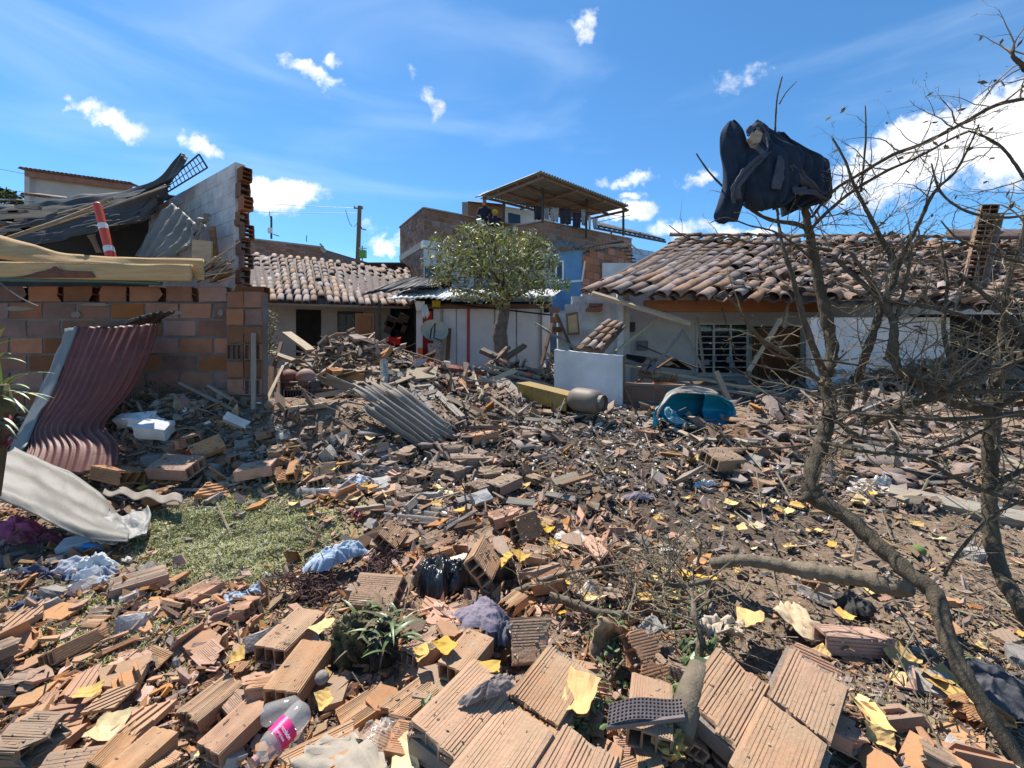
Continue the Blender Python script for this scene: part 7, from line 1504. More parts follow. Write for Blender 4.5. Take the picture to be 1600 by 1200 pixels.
lm_, rl = T1.limb([(1425,918,2.10),(1390,915,2.2),(1330,902,2.3),(1270,893,2.38),(1200,880,2.48),(1150,876,2.52),(1110,882,2.56)], [.05,.058,.056,.05,.044,.042,.036], 'lying_limb', barkL, seg=14)
T1.limb([(1160,876,2.52),(1150,862,2.55),(1152,855,2.56)], [.03,.022,.018], 'branch_stub', barkL)
T1.limb([(1340,900,2.3),(1344,888,2.3)], [.022,.016], 'branch_stub', barkL)
bl = {}
BRS = [('a',[(1215,335,2.5),(1222,380,2.45),(1240,440,2.4),(1262,520,2.4),(1290,590,2.44),(1298,640,2.42)],[.008,.013,.017,.022,.026,.028]),
 ('b',[(1212,200,2.52),(1208,240,2.52),(1206,290,2.5),(1216,335,2.5)],[.006,.008,.010,.010]),
 ('c',[(1222,120,2.52),(1214,155,2.52),(1211,205,2.52)],[.005,.006,.007]),
 ('c2',[(1245,127,2.52),(1228,145,2.52),(1218,162,2.52)],[.002,.004,.005]),
 ('d',[(1088,240,2.6),(1105,265,2.6),(1128,290,2.6),(1160,318,2.6),(1200,342,2.58),(1245,350,2.57),(1262,360,2.57)],[.005,.007,.009,.011,.013,.016,.018]),
 ('e',[(1110,348,2.4),(1135,340,2.42),(1170,352,2.44),(1210,362,2.46),(1245,385,2.5),(1275,410,2.55)],[.003,.005,.006,.007,.009,.012]),
 ('f',[(1045,352,2.6),(1075,372,2.6),(1105,376,2.6),(1138,370,2.6),(1175,380,2.58),(1240,382,2.56),(1300,392,2.5)],[.003,.006,.007,.008,.009,.010,.012]),
 ('g',[(1640,150,2.0),(1560,163,2.05),(1500,195,2.15),(1440,225,2.25),(1395,242,2.3),(1350,268,2.4),(1300,300,2.5),(1268,340,2.55)],[.009,.011,.012,.012,.012,.012,.011,.010]),
 ('h',[(1515,205,2.1),(1490,215,2.15),(1435,245,2.25),(1380,270,2.35),(1320,308,2.45),(1270,355,2.5),(1262,380,2.55)],[.006,.008,.010,.011,.012,.012,.014]),
 ('i',[(1620,310,2.0),(1570,235,2.05),(1530,210,2.1),(1512,205,2.12)],[.008,.008,.007,.006]),
 ('j',[(1300,215,2.5),(1320,250,2.45),(1335,290,2.42),(1355,330,2.4),(1375,370,2.38),(1400,420,2.35),(1378,480,2.35),(1358,540,2.36),(1340,590,2.4),(1322,640,2.42)],[.006,.009,.011,.014,.018,.022,.024,.026,.026,.028]),
 ('k',[(1352,165,2.4),(1353,210,2.4),(1350,250,2.42),(1345,300,2.42)],[.003,.006,.007,.008]),
 ('l',[(1530,195,2.1),(1495,265,2.15),(1460,300,2.2),(1435,350,2.25),(1410,400,2.32),(1395,440,2.35)],[.004,.006,.009,.012,.014,.018]),
 ('m',[(1330,395,2.3),(1370,455,2.25),(1395,500,2.2),(1400,570,2.18),(1440,600,2.15),(1490,630,2.1),(1550,640,2.0)],[.010,.015,.019,.025,.027,.027,.025]),
 ('n',[(1398,505,2.2),(1375,470,2.25),(1345,440,2.3),(1300,400,2.4)],[.022,.018,.014,.012]),
 ('o',[(1130,455,2.2),(1160,490,2.2),(1190,530,2.22),(1240,560,2.26),(1285,600,2.35)],[.008,.010,.013,.014,.018]),
 ('p',[(1160,498,2.3),(1185,530,2.3),(1220,558,2.3),(1280,562,2.3),(1350,572,2.3)],[.004,.006,.008,.008,.006]),
 ('q',[(1350,668,2.25),(1400,640,2.15),(1460,620,2.05),(1520,590,1.95),(1600,560,1.85)],[.026,.024,.020,.016,.012]),
 ('r',[(1380,560,2.1),(1480,610,2.0),(1560,610,1.9),(1640,614,1.8)],[.006,.010,.012,.012]),
 ('s',[(1150,560,2.4),(1200,575,2.4),(1260,585,2.4),(1296,610,2.42)],[.003,.005,.007,.009]),
 ('t',[(1280,690,2.36),(1350,705,2.2),(1430,715,2.1),(1520,760,1.95),(1640,800,1.8)],[.012,.013,.012,.011,.010]),
 ('u',[(1300,650,2.4),(1340,680,2.3),(1400,690,2.2),(1470,700,2.1),(1560,660,2.0)],[.016,.013,.010,.008,.006]),
 ('v',[(1100,660,2.5),(1150,690,2.5),(1210,700,2.45),(1285,692,2.4)],[.004,.006,.008,.01]),
 ('w',[(1640,330,2.0),(1570,340,2.05),(1510,330,2.1),(1470,300,2.15),(1455,255,2.18)],[.006,.008,.008,.007,.004]),
 ('x',[(1385,560,2.2),(1400,500,2.2),(1418,430,2.2),(1425,380,2.2)],[.012,.012,.010,.006]),
 ('y',[(1640,420,1.9),(1560,400,1.95),(1500,375,2.0),(1470,345,2.05)],[.008,.008,.006,.004]),
 ('z',[(1475,900,2.0),(1500,860,1.95),(1560,800,1.9),(1640,770,1.8)],[.008,.008,.007,.006])]
for nm, pts, ra in BRS: bl[nm] = T1.limb(pts, ra, 'branch', knot=.12)
ups = {'a':(6,.3),'b':(2,.12),'d':(7,.22),'e':(7,.22),'f':(10,.22),'g':(22,.30),'h':(18,.30),'i':(8,.28),'j':(22,.30),'k':(6,.2),'l':(14,.28),'m':(16,.3),'n':(7,.25),'o':(6,.25),'p':(8,.2),'q':(12,.3),'r':(9,.3),'s':(6,.22),'t':(12,.3),'u':(12,.3),'v':(8,.25),'w':(10,.25),'x':(8,.25),'y':(10,.26),'z':(8,.25)}
for k, (n, ln) in ups.items(): T1.spray(*bl[k], n=n, ln=ln, up=(0,0,.35), spread=1.0, leafp=.045 if k in 'ghijl' else .012, rad=.005)
T1.spray(*bl['j'], n=20, ln=.35, up=(.3,0,.2)); T1.spray(*bl['m'], n=16, ln=.35); T1.spray(*bl['q'], n=12, ln=.35); T1.spray(tr, rr, 26, .36, up=(.3,0,.1), spread=1, a=.40, b=.95, rad=.006); T1.spray(tr, rr, 26, .30, up=(.5,0,.5), spread=.8, a=.42, b=.62, rad=.005); T1.spray(tr, rr, 10, .35, up=(0,0,-.2), spread=1, a=.3, b=.6, rad=.005)
T1.end()
T2 = Tree('bare_tree', (2.35, 1.95, .1), 'second bare trunk with lopped top near the right edge')
t2, r2 = T2.limb([(1640,1010,1.75),(1596,950,1.85),(1560,885,1.98),(1548,820,2.05),(1547,740,2.1),(1550,670,2.12),(1552,640,2.12),(1562,560,2.12),(1570,510,2.12)], [.038,.040,.038,.037,.037,.039,.043,.026,.018], 'trunk', seg=14)
B2 = [[(1550,655,2.1),(1500,600,2.1),(1475,520,2.15),(1480,440,2.2),(1470,380,2.2)],[(1556,600,2.1),(1600,520,2.05),(1650,470,2.0)],[(1550,640,2.05),(1610,612,1.95),(1660,600,1.9)],[(1562,540,2.1),(1520,500,2.1),(1450,480,2.15),(1380,470,2.2)],[(1548,760,2.0),(1600,735,1.95),(1660,720,1.9)],[(1640,560,1.9),(1560,480,2.0),(1500,430,2.1)],[(1566,540,2.1),(1575,440,2.1),(1600,360,2.05),(1610,250,2.0)],[(1640,640,1.8),(1500,655,1.95),(1380,650,2.05),(1290,640,2.2)],[(1620,130,1.9),(1600,105,1.9),(1583,88,1.9),(1584,72,1.9)]]
for pts in B2:
    q, r = T2.limb(pts, [.018,.014,.010,.006][:max(2,len(pts))], 'branch', knot=.12); T2.spray(q, r, 13, .30, up=(0,0,.3), spread=1, rad=.005, leafp=.03)
T2.spray(t2, r2, 20, .30, up=(0,0,.1), spread=1, a=.3, b=.95, rad=.005); T2.end()
# leafy remnants / green tuft by the broken top
m_ = MB()
for i in range(60):
    p = P(rt.uniform(1340,1366), rt.uniform(598,640), 2.3); d = Vector((rt.uniform(-.04,.06),rt.uniform(-.03,.03),rt.uniform(-.05,.02))); e = Vector((rt.uniform(-.01,.01),0,.008)); m_.add([p-e,p+d*.5+e*1.5,p+d,p+d*.5-e],[(0,1,2,3)])
# fallen twig heap
T3 = Tree('twig_heap', GP(1050, 930), 'heap of broken grey branches lying left of the pale limb', 'branches')
for pts, ra in [([(905,905,2.5),(950,895,2.5),(1000,905,2.45),(1060,915,2.4),(1110,905,2.4)],[.004,.008,.012,.016,.02]),([(800,928,2.35),(850,905,2.35),(900,893,2.4),(980,880,2.45)],[.022,.016,.009,.005]),([(860,930,2.25),(890,940,2.2),(930,955,2.15),(985,960,2.1)],[.02,.026,.024,.012]),([(1090,880,2.45),(1095,840,2.5),(1075,815,2.6),(1050,800,2.7)],[.010,.008,.006,.003]),([(1085,1060,1.9),(1095,1000,1.95),(1085,960,2.0),(1080,920,2.1)],[.030,.022,.018,.010]),([(1040,900,2.4),(1070,850,2.5),(1090,830,2.5)],[.01,.007,.004]),([(980,900,2.4),(1000,940,2.3),(1040,950,2.25)],[.008,.01,.01])]:
    q, r = T3.limb(pts, ra, 'branch', barkL, knot=.15); T3.spray(q, r, 20, .24, up=(-.1,0,.15), spread=1.2, rad=.006, leafp=.03)
for i in range(70):
    x, y = rt.gauss(1020, 60), rt.gauss(905, 28); g = GP(x, y, .1); T3.twig(g+Vector((0,0,rt.uniform(.02,.20))), Vector((rt.uniform(-1,1),rt.uniform(-.8,.8),rt.uniform(-.4,.6))), rt.uniform(.12,.4), rt.uniform(.003,.008), 0, False)
T3.end()
T4 = Tree('twig_heap', GP(930, 1040), 'thin bare branches poking up right of the ribbed slab', 'branches')
for pts, ra in [([(905,945,2.1),(925,985,2.05),(935,1030,1.95),(925,1080,1.85)],[.005,.008,.010,.012]),([(985,1020,1.85),(960,1050,1.8),(930,1100,1.75),(905,1150,1.6)],[.004,.008,.010,.008]),([(800,1110,1.75),(815,1140,1.7),(830,1148,1.7),(840,1130,1.7)],[.008,.012,.010,.006]),([(845,1120,1.7),(860,1160,1.62),(870,1210,1.55)],[.006,.008,.008])]:
    q, r = T4.limb(pts, ra, 'branch', barkL, knot=.15); T4.spray(q, r, 6, .14, up=(0,0,.3), spread=1.2, rad=.004)
T4.end()
m_ = MB(); m_.tube([GP(1060,1200)+Vector((0,0,.13)), GP(1078,1150)+Vector((0,0,.17)), GP(1092,1115)+Vector((0,0,.19))], [.05,.046,.042], 14); tag(m_.build('log', barkL, smooth=True), 'short sawn log beside the fallen brick panel', 'log')
# ---------------------------------------------------------------- jacket caught in the tree
JK = thing('jacket', P(1210, 330, 2.5), 'dark navy hooded jacket hanging in the top of the bare tree', 'jacket')
def folded_tube(name, rows, mat, depth, n=48, nv=40, fold=.02, nf=4, seed=0, sharp=1.6):
    """closed cloth tube between left and right outline points; the front and back carry soft folds"""
    Lr = resamp([P(r[0], r[1], r[4]) for r in rows], nv); Rr = resamp([P(r[2], r[3], r[4]) for r in rows], nv); dep = np.interp(np.linspace(0,1,nv), np.linspace(0,1,len(rows)), [r[5] if len(r) > 5 else depth for r in rows])
    mb = MB()
    for j in range(nv):
        v = j/(nv-1)
        for i in range(n):
            t = 2*pi*i/n; s_ = .5-.5*cos(t); p = Lr[j]*(1-s_)+Rr[j]*s_
            f = fold*(abs(sin(nf*pi*(s_+.18*sin(v*3+seed))+seed))**sharp-.45)*(.35+.65*v)+fold*.5*(vn(np.array([s_*7+seed]), np.array([v*5+seed]))[0]-.5)*2
            mb.v.append((p[0], p[1]-sin(t)*dep[j]-(f if sin(t) > 0 else -f)*abs(sin(t))**.5, p[2]+.006*sin(9*s_+seed)*v))
    for j in range(nv-1):
        for i in range(n): a = j*n+i; b = j*n+(i+1)%n; mb.f.append((a, b, b+n, a+n))
    mb.f.append(tuple(range(n))[::-1]); mb.f.append(tuple(range((nv-1)*n, nv*n)))
    return mb.build(name, mat, JK, smooth=True)
folded_tube('sleeve', [(1138,190,1146,188,2.5,.01),(1126,208,1160,203,2.5,.04),(1125,235,1168,226,2.5,.05),(1130,262,1176,248,2.5,.05),(1130,290,1170,275,2.5,.05),(1122,318,1166,300,2.5,.045),(1115,338,1160,322,2.5,.035),(1118,348,1152,346,2.5,.02)], navy, .05, fold=.018, nf=3, seed=1)
folded_tube('body_panel', [(1176,200,1196,196,2.52,.02),(1172,215,1226,224,2.52,.05),(1166,238,1250,238,2.50,.07),(1160,262,1252,265,2.48,.08),(1158,290,1248,292,2.48,.08),(1162,312,1240,310,2.48,.07),(1182,328,1222,322,2.48,.04)], navy, .07, fold=.04, nf=4, seed=2, nv=46, n=72)
folded_tube('body_panel', [(1212,206,1222,214,2.54,.02),(1214,228,1262,238,2.54,.04),(1214,250,1292,250,2.54,.05),(1214,275,1296,268,2.54,.06),(1216,300,1301,300,2.54,.06),(1222,322,1292,316,2.54,.05),(1226,336,1240,330,2.54,.02)], navy, .06, fold=.045, nf=4, seed=5, nv=46, n=72)
sheet('hood_edge', px_rows([[(1164,206,2.44),(1168,200,2.46),(1184,191,2.5),(1196,200,2.5),(1205,222,2.5),(1206,240,2.46)],[(1170,215,2.42),(1175,206,2.44),(1184,198,2.46),(1192,208,2.46),(1197,226,2.44),(1194,242,2.42)]]), navyL, JK, nu=40, nv=6, th=.012, wr=.008)
sheet('lining', px_rows([[(1176,252,2.40),(1190,243,2.39),(1206,236,2.4)],[(1150,278,2.41),(1162,270,2.39),(1180,264,2.39)],[(1144,300,2.42),(1150,292,2.40),(1160,290,2.4)],[(1143,325,2.43),(1148,315,2.42),(1152,308,2.43)]]), navyL, JK, nu=24, nv=20, th=.006, fold=.015, nfold=2, wr=.01)
sheet('sleeve_cuff', px_rows([[(1214,244,2.40),(1222,244,2.40)],[(1211,262,2.39),(1224,264,2.39)],[(1206,282,2.38),(1222,284,2.38)],[(1204,295,2.38),(1218,297,2.38)]]), navyL, JK, nu=12, nv=14, th=.012, wr=.006)
sheet('hem_flap', px_rows([[(1232,256,2.42),(1244,264,2.43)],[(1246,280,2.42),(1270,284,2.44)],[(1264,296,2.44),(1290,308,2.46)]]), navyL, JK, nu=20, nv=20, th=.006, fold=.02, nfold=2, wr=.01)
sheet('hem_flap', px_rows([[(1236,292,2.43),(1262,296,2.43),(1288,306,2.45)],[(1240,305,2.41),(1262,304,2.41),(1292,314,2.44)]]), navyL, JK, nu=24, nv=8, th=.006, wr=.015)
m_ = MB(); m_.prism([P(1170,216,2.41), P(1182,203,2.42), P(1192,208,2.42), P(1188,222,2.41), P(1178,224,2.4)], (0,0,0), (0,.03,0)); tag(m_.build('wood_chip', woodL), 'pale wooden chip poking out of the jacket hood', 'wood chip')
# ---------------------------------------------------------------- tree by the shed
GTr = thing('leafy_tree', P(783, 570, 9.9), 'olive green leafy tree with thick trunk before the white shed', 'tree')
def ltube(pts, ra, name='limb', mat=None):
    c = resamp([P(*p) for p in pts], len(pts)*4); r = np.interp(np.linspace(0,1,len(c)), np.linspace(0,1,len(ra)), ra); m_ = MB(); m_.tube([Vector(v) for v in c], [x*(1+rt.uniform(-.1,.1)) for x in r], 10); m_.build(name, mat or barkM, GTr, smooth=True); return [Vector(v) for v in c]
ltube([(782,575,9.8),(783,545,9.8),(781,520,9.8),(785,500,9.8),(788,480,9.8),(790,462,9.8)], [.20,.17,.18,.15,.14,.11], 'trunk', M('shed_tree_bark', (.17,.135,.115), (.09,.07,.06), 6, bump=.9, bs=18, spots=.15, scol=(.34,.31,.28)))
LB = [ltube([(790,468,9.8),(775,440,9.7),(745,415,9.6),(715,400,9.5)],[.10,.07,.05,.02]), ltube([(790,468,9.8),(785,430,9.8),(772,385,9.8),(765,360,9.8)],[.10,.07,.05,.02]), ltube([(790,468,9.8),(805,440,9.8),(820,410,9.8),(835,390,9.8)],[.09,.06,.04,.02]), ltube([(790,470,9.8),(820,455,9.6),(850,440,9.5)],[.08,.05,.02]), ltube([(785,470,9.8),(750,460,9.5),(715,450,9.3)],[.07,.05,.02]), ltube([(790,468,9.8),(800,430,10.2),(790,400,10.6)],[.08,.05,.02]), ltube([(790,468,9.8),(780,440,9.2),(765,420,8.9)],[.07,.05,.02])]
CLU = [(684,376,14,8,9.4),(690,442,12,8,9.2),(728,358,14,8,9.8),(856,378,10,8,9.7),(868,408,9,8,9.6),(745,352,10,6,9.9),(700,388,26,14,9.5),(715,378,22,12,9.8),(735,372,24,14,9.6),(758,362,20,12,9.7),(772,358,18,12,9.9),(795,372,24,14,9.8),(818,385,22,14,9.8),(838,378,16,12,9.8),(850,395,16,14,9.7),(690,410,22,12,9.3),(720,405,30,16,9.4),(755,395,32,18,9.4),(790,400,32,18,9.4),(825,408,28,16,9.5),(855,420,14,14,9.6),
 (702,432,26,12,9.2),(735,430,30,16,9.2),(772,428,30,18,9.1),(808,432,30,16,9.3),(842,440,22,14,9.4),(712,452,22,10,9.2),(742,456,26,12,9.2),(780,455,28,14,9.2),(815,458,26,12,9.3),(850,462,16,10,9.4),(785,470,10,14,9.4),(770,470,24,8,9.2),(800,390,30,20,10.3),(750,400,36,22,10.3),(775,380,26,14,10.2),(830,420,26,18,10.2)]
nl = 165; V = []; rgn = np.random.RandomState(12)
for (cx, cy, rx, ry, dd) in CLU:
    k = int(nl*(rx*ry/360)**.8*rgn.uniform(.35,1.45)); c = P(cx+rgn.uniform(-6,6), cy+rgn.uniform(-5,5), dd); s_ = dd/F
    d = rgn.normal(size=(k,3)); d /= np.linalg.norm(d, axis=1, keepdims=True); d *= (rgn.rand(k,1)**.6)*1.25
    p = np.array(c)+d*np.array([rx*s_*1.2, rx*s_*.8, ry*s_*1.15])
    a = rgn.normal(size=(k,3)); a[:,2] -= .35; a /= np.linalg.norm(a, axis=1, keepdims=True); b = np.cross(a, rgn.normal(size=(k,3))); b /= np.linalg.norm(b, axis=1, keepdims=True)
    nn_ = np.cross(a, b); ln = rgn.uniform(.05,.10,(k,1)); w_ = ln*.27
    V.append(np.stack((p-a*ln, p+b*w_+nn_*.006, p+a*ln, p-b*w_+nn_*.006), 1))
V = np.concatenate(V).reshape(-1,3); n4 = len(V)//4; idx = np.arange(n4)[:,None]*4+np.array([[0,1,2,0,2,3]])
me = mesh_np('crown', V-np.array(WL[GTr]), idx.ravel(), np.full(n4*2, 3), leafM); o = bpy.data.objects.new('crown', me); COL.objects.link(o); o.parent = GTr
m_ = MB()
for i in range(260):
    c = rt.choice(CLU); p = P(c[0]+rt.uniform(-1,1)*c[2], c[1]+rt.uniform(-1,1)*c[3], c[4]); q = rt.choice(rt.choice(LB)); q2 = p+(q-p).normalized()*min(.5,(q-p).length); m_.tube([p, (p+q2)/2+Vector((0,0,.02)), q2], [.003,.006,.009], 3, False)
o = m_.build('twigs', barkM, GTr); o['kind'] = 'stuff'
m_ = MB()
for i in range(90):
    p = P(rt.uniform(845,890), rt.uniform(435,456), 9.9+rt.uniform(-.2,.2)); a = Vector((rt.gauss(0,1),rt.gauss(0,1),rt.gauss(0,1))).normalized()*.08; b = a.cross(Vector((rt.random(),rt.random(),1))).normalized()*.025; m_.add([p-a,p+b,p+a,p-b],[(0,1,2,3)])
tag(m_.build('bush', leafY), 'yellow green bush tip right of the leafy tree', 'bush')
# ---------------------------------------------------------------- small plants
def blade(mb, p, d, ln, w_, droop=.6, n=6):
    d = Vector(d).normalized(); side = d.cross(Vector((0,0,1)))
    side = side.normalized() if side.length > .05 else Vector((1,0,0)); pts = []; q = Vector(p)
    for i in range(n+1):
        t = i/n; w1 = w_*(1-t)**.6*min(1, .5+t*3); pts.append((q-side*w1, q+Vector((0,0,-w1*.3)), q+side*w1)); d = (d+Vector((0,0,-droop/n))).normalized(); q = q+d*ln/n
    b = len(mb.v)
    for a in pts: mb.v += [tuple(v) for v in a]
    for i in range(n):
        a = b+i*3; mb.f += [(a,a+1,a+4,a+3),(a+1,a+2,a+5,a+4)]
LP = thing('orchid_plant', P(5, 640, 2.6), 'strap leaved green plant on a stump at the left edge', 'plant')
m_ = MB(); m_.tube([P(-34,780,2.55), P(-24,690,2.6), P(-16,640,2.6), P(-8,600,2.6)], [.09,.10,.11,.06], 12); m_.build('stump', rootM, LP, smooth=True)
for (x, y, dx, dz, ln) in [(5,600,1,.9,.26),(8,605,1,.55,.22),(0,612,1,.25,.26),(5,618,1,.05,.24),(0,600,.3,1.2,.25),(10,610,1,.15,.18),(-5,560,1,.8,.20),(-5,540,1,.9,.16),(-5,530,.8,1.3,.13),(0,560,1,.3,.14),(5,622,1,-.1,.2),(12,600,1,1.1,.2),(-4,650,1,0,.2),(-3,658,1,-.1,.22),(-8,620,.8,.4,.3),(3,596,.9,.7,.3)]:
    m_ = MB(); blade(m_, P(x,y,2.55+rt.uniform(-.08,.08)), (dx, rt.uniform(-.5,.3), dz), ln, .013, .9); m_.build('leaf', leafY if dz > .0 else leafG, LP, smooth=True)
m_ = MB()
for i in range(40):
    p = P(rt.uniform(-5,22), rt.uniform(640,700), 2.6); a = Vector((rt.gauss(0,1),rt.gauss(0,1),rt.gauss(0,1))).normalized()*.03; b = a.cross(Vector((0,.3,1))).normalized()*.01; m_.add([p-a,p+b,p+a,p-b],[(0,1,2,3)])
o = m_.build('red_flowers', M('dark_red_flower', (.25,.02,.04), (.15,.02,.03), 8), LP); o['kind'] = 'stuff'
RPn = thing('root_plant_leaves', GP(595, 960), 'long strappy dusty leaves spreading from the mossy root clump', 'plant')
for i in range(70):
    a = rt.uniform(0, 2*pi); c = GP(rt.uniform(560,625), rt.uniform(985,1030), .1)+Vector((0,0,rt.uniform(.08,.2))); m_ = MB(); blade(m_, c, (cos(a), sin(a)*.6, rt.uniform(.1,1.5)), rt.uniform(.10,.22), rt.uniform(.008,.015), rt.uniform(.8,1.8)); m_.build('leaf', rt.choice([leafG,leafG,leafDry,M('dusty_leaf', (.14,.15,.08), (.10,.09,.05), 9, rnd=.3) if 'dusty_leaf' not in bpy.data.materials else bpy.data.materials['dusty_leaf']]), RPn, smooth=True)
m_ = MB()
for i in range(300):
    c = P(rt.gauss(598,16), rt.gauss(990,24), 2.08+rt.uniform(-.06,.06)); d = Vector((rt.gauss(0,1),rt.gauss(0,1),rt.gauss(-.4,1))).normalized()*rt.uniform(.02,.07); m_.tube([c, c+d], [.0025,.001], 3, False)
o = m_.build('roots', litterM, RPn); o['kind'] = 'stuff'
for (x_, y_, r_, mt_, sd) in ((548,1008,.085,rootM,3),(575,985,.07,rootM,8),(600,1010,.06,None,5)):
    import bmesh as _b; bm = _b.new(); _b.ops.create_icosphere(bm, subdivisions=5, radius=1); co = np.array([v.co[:] for v in bm.verts]); r_2 = .75+.7*vn(co[:,0]*2.5+co[:,2]*2+sd,co[:,1]*2.5+co[:,2]+sd)+.35*vn(co[:,0]*8+co[:,2]*6+sd,co[:,1]*8+co[:,2]*5+sd)+.15*vn(co[:,0]*22+co[:,2]*16+sd,co[:,1]*22+co[:,2]*15+sd)-.35
    for v, k in zip(bm.verts, r_2): v.co = v.co*float(k)*r_*(1.0); v.co.z *= 1.35
    me = bpy.data.meshes.new('root_ball'); bm.to_mesh(me); bm.free(); me.materials.append(mt_ or M('black_root2', (.04,.03,.022), (.08,.06,.04), 18, bump=1)); o = bpy.data.objects.new('root_ball', me); COL.objects.link(o); g_ = GP(x_, y_+30, .02); o.parent = RPn; o.location = g_+Vector((0,0,.10))-WL[RPn]
if False: crumple('soil_lump', 600, 1010, .09, .09, .13, M('black_root', (.035,.027,.02), (.07,.05,.035), 18, bump=1), 'dark root tangle beside the mossy clump', 'roots', 39, .08, 5, .7)
def dead_roots(cx, cy, n, lab, sx=30, sy=22):
    m_ = MB()
    for i in range(n):
        g = GP(cx+rt.gauss(0,sx), cy+rt.gauss(0,sy*.6), .05); p = g+Vector((0,0,rt.uniform(0,.10))); d = Vector((rt.gauss(0,1),rt.gauss(0,.7),rt.uniform(-.3,.8))).normalized(); pts = [p]
        for k in range(4): d = (d+Vector((rt.gauss(0,.4),rt.gauss(0,.4),rt.gauss(-.1,.3)))).normalized(); pts.append(pts[-1]+d*.035)
        m_.tube(pts, [.005,.005,.004,.003,.002], 4, False)
    return tag(m_.build('dead_roots', M('reddish_root', (.15,.08,.065), (.09,.055,.05), 12, rnd=.5, island=True), None), lab, 'roots', None, 'stuff')
dead_roots(490, 905, 190, 'tangle of reddish dead roots under the pale blue cloth'); dead_roots(595, 868, 70, 'small tangle of dark dead leaves behind the propped brick', 16, 12)
def sprig(cx, cy, n, lab, sx, sy, size, mat, hgt_=.15, name='leafy_sprig'):
    t = thing(name, GP(cx, cy), lab, 'plant'); m2 = MB()
    for i in range(n):
        g = GP(cx+rt.gauss(0,sx), cy+rt.gauss(0,sy), .02); p = g+Vector((0,0,rt.uniform(.01,hgt_))); a = Vector((rt.gauss(0,1),rt.gauss(0,.8),rt.gauss(.3,.6))).normalized(); b = a.cross(Vector((rt.gauss(0,.6),-.4,1))).normalized(); s_ = size*rt.uniform(.6,1.2)
        q = a.cross(b)*s_*.12; m2.add([p-a*s_, p-a*s_*.4+b*s_*.38+q, p+a*s_*.5+b*s_*.36+q, p+a*s_, p+a*s_*.5-b*s_*.36+q, p-a*s_*.4-b*s_*.38+q], [(0,1,2,3),(0,3,4,5)])
        if rt.random() < .4: m2.tube([g, p], [.002,.001], 3, False)
    o = m2.build('leaves', mat, t); o['kind'] = 'stuff'; return t
sprig(952, 1010, 110, 'fresh green sprig with small round leaves behind the bright envelope', 14, 22, .02, leafG, .16); sprig(1100, 1040, 70, 'broad leaved green plant right of the matted brick', 24, 22, .035, leafG, .15); sprig(1075, 1095, 60, 'green broad leaves at the right end of the rubber mat', 20, 20, .03, leafG, .10)
sprig(905, 1135, 170, 'grassy green weeds in front of the ribbed slab', 26, 26, .018, leafG, .12); sprig(880, 1180, 120, 'tangled green weeds at the bottom edge', 30, 20, .018, leafG, .10); sprig(1075, 965, 60, 'green rosette sprig under the twig heap', 24, 12, .022, leafG, .18)
sprig(832, 1112, 16, 'few rounded green leaves at the slab foot', 6, 8, .022, leafG, .06) if False else None
sprig(668, 1130, 22, 'small rounded green leaves beside the sunken brick', 8, 8, .024, leafG, .10); sprig(435, 908, 30, 'small bright green rosette at the lawn corner', 8, 6, .022, leafG, .08); sprig(435, 750, 60, 'green moss tuft behind the lawn', 16, 8, .03, leafG, .08); sprig(240, 640, 90, 'dark weed growing at the foot of the brick wall', 22, 20, .03, M('dark_weed', (.03,.04,.02), (.02,.03,.015), 8), .3)
RB = thing('red_bromeliad', GP(560, 808, .05)+Vector((0,0,.05)), 'small dark red rosette plant beside the roofing sheet', 'plant')
for i in range(16):
    a = 2*pi*i/16+rt.uniform(-.2,.2); m_ = MB(); blade(m_, WL[RB], (cos(a), sin(a), rt.uniform(.4,1.4)), rt.uniform(.09,.14), .012, .7); m_.build('leaf', redPlant, RB, smooth=True)
VS = thing('climbing_weed', P(420, 500, 7.6), 'dry climbing weed hanging at the end of the brick pier', 'plant'); m_ = MB()
for i in range(420):
    t_ = rt.random(); p = P(412+rt.gauss(4,7)+t_*6, 482+t_*75, 7.4+rt.uniform(-.3,.3)); d = Vector((rt.gauss(0,1),rt.gauss(0,1),rt.gauss(0,1))).normalized()*rt.uniform(.03,.09); e = d.cross(Vector((rt.random(),.2,1))).normalized()*rt.uniform(.004,.02); m_.add([p-e,p+e,p+d+e*.4,p+d-e*.4],[(0,1,2,3)])
o = m_.build('leaves', M('olive_dry', (.22,.19,.10), (.12,.11,.05), 8, rnd=.5, island=True), VS)
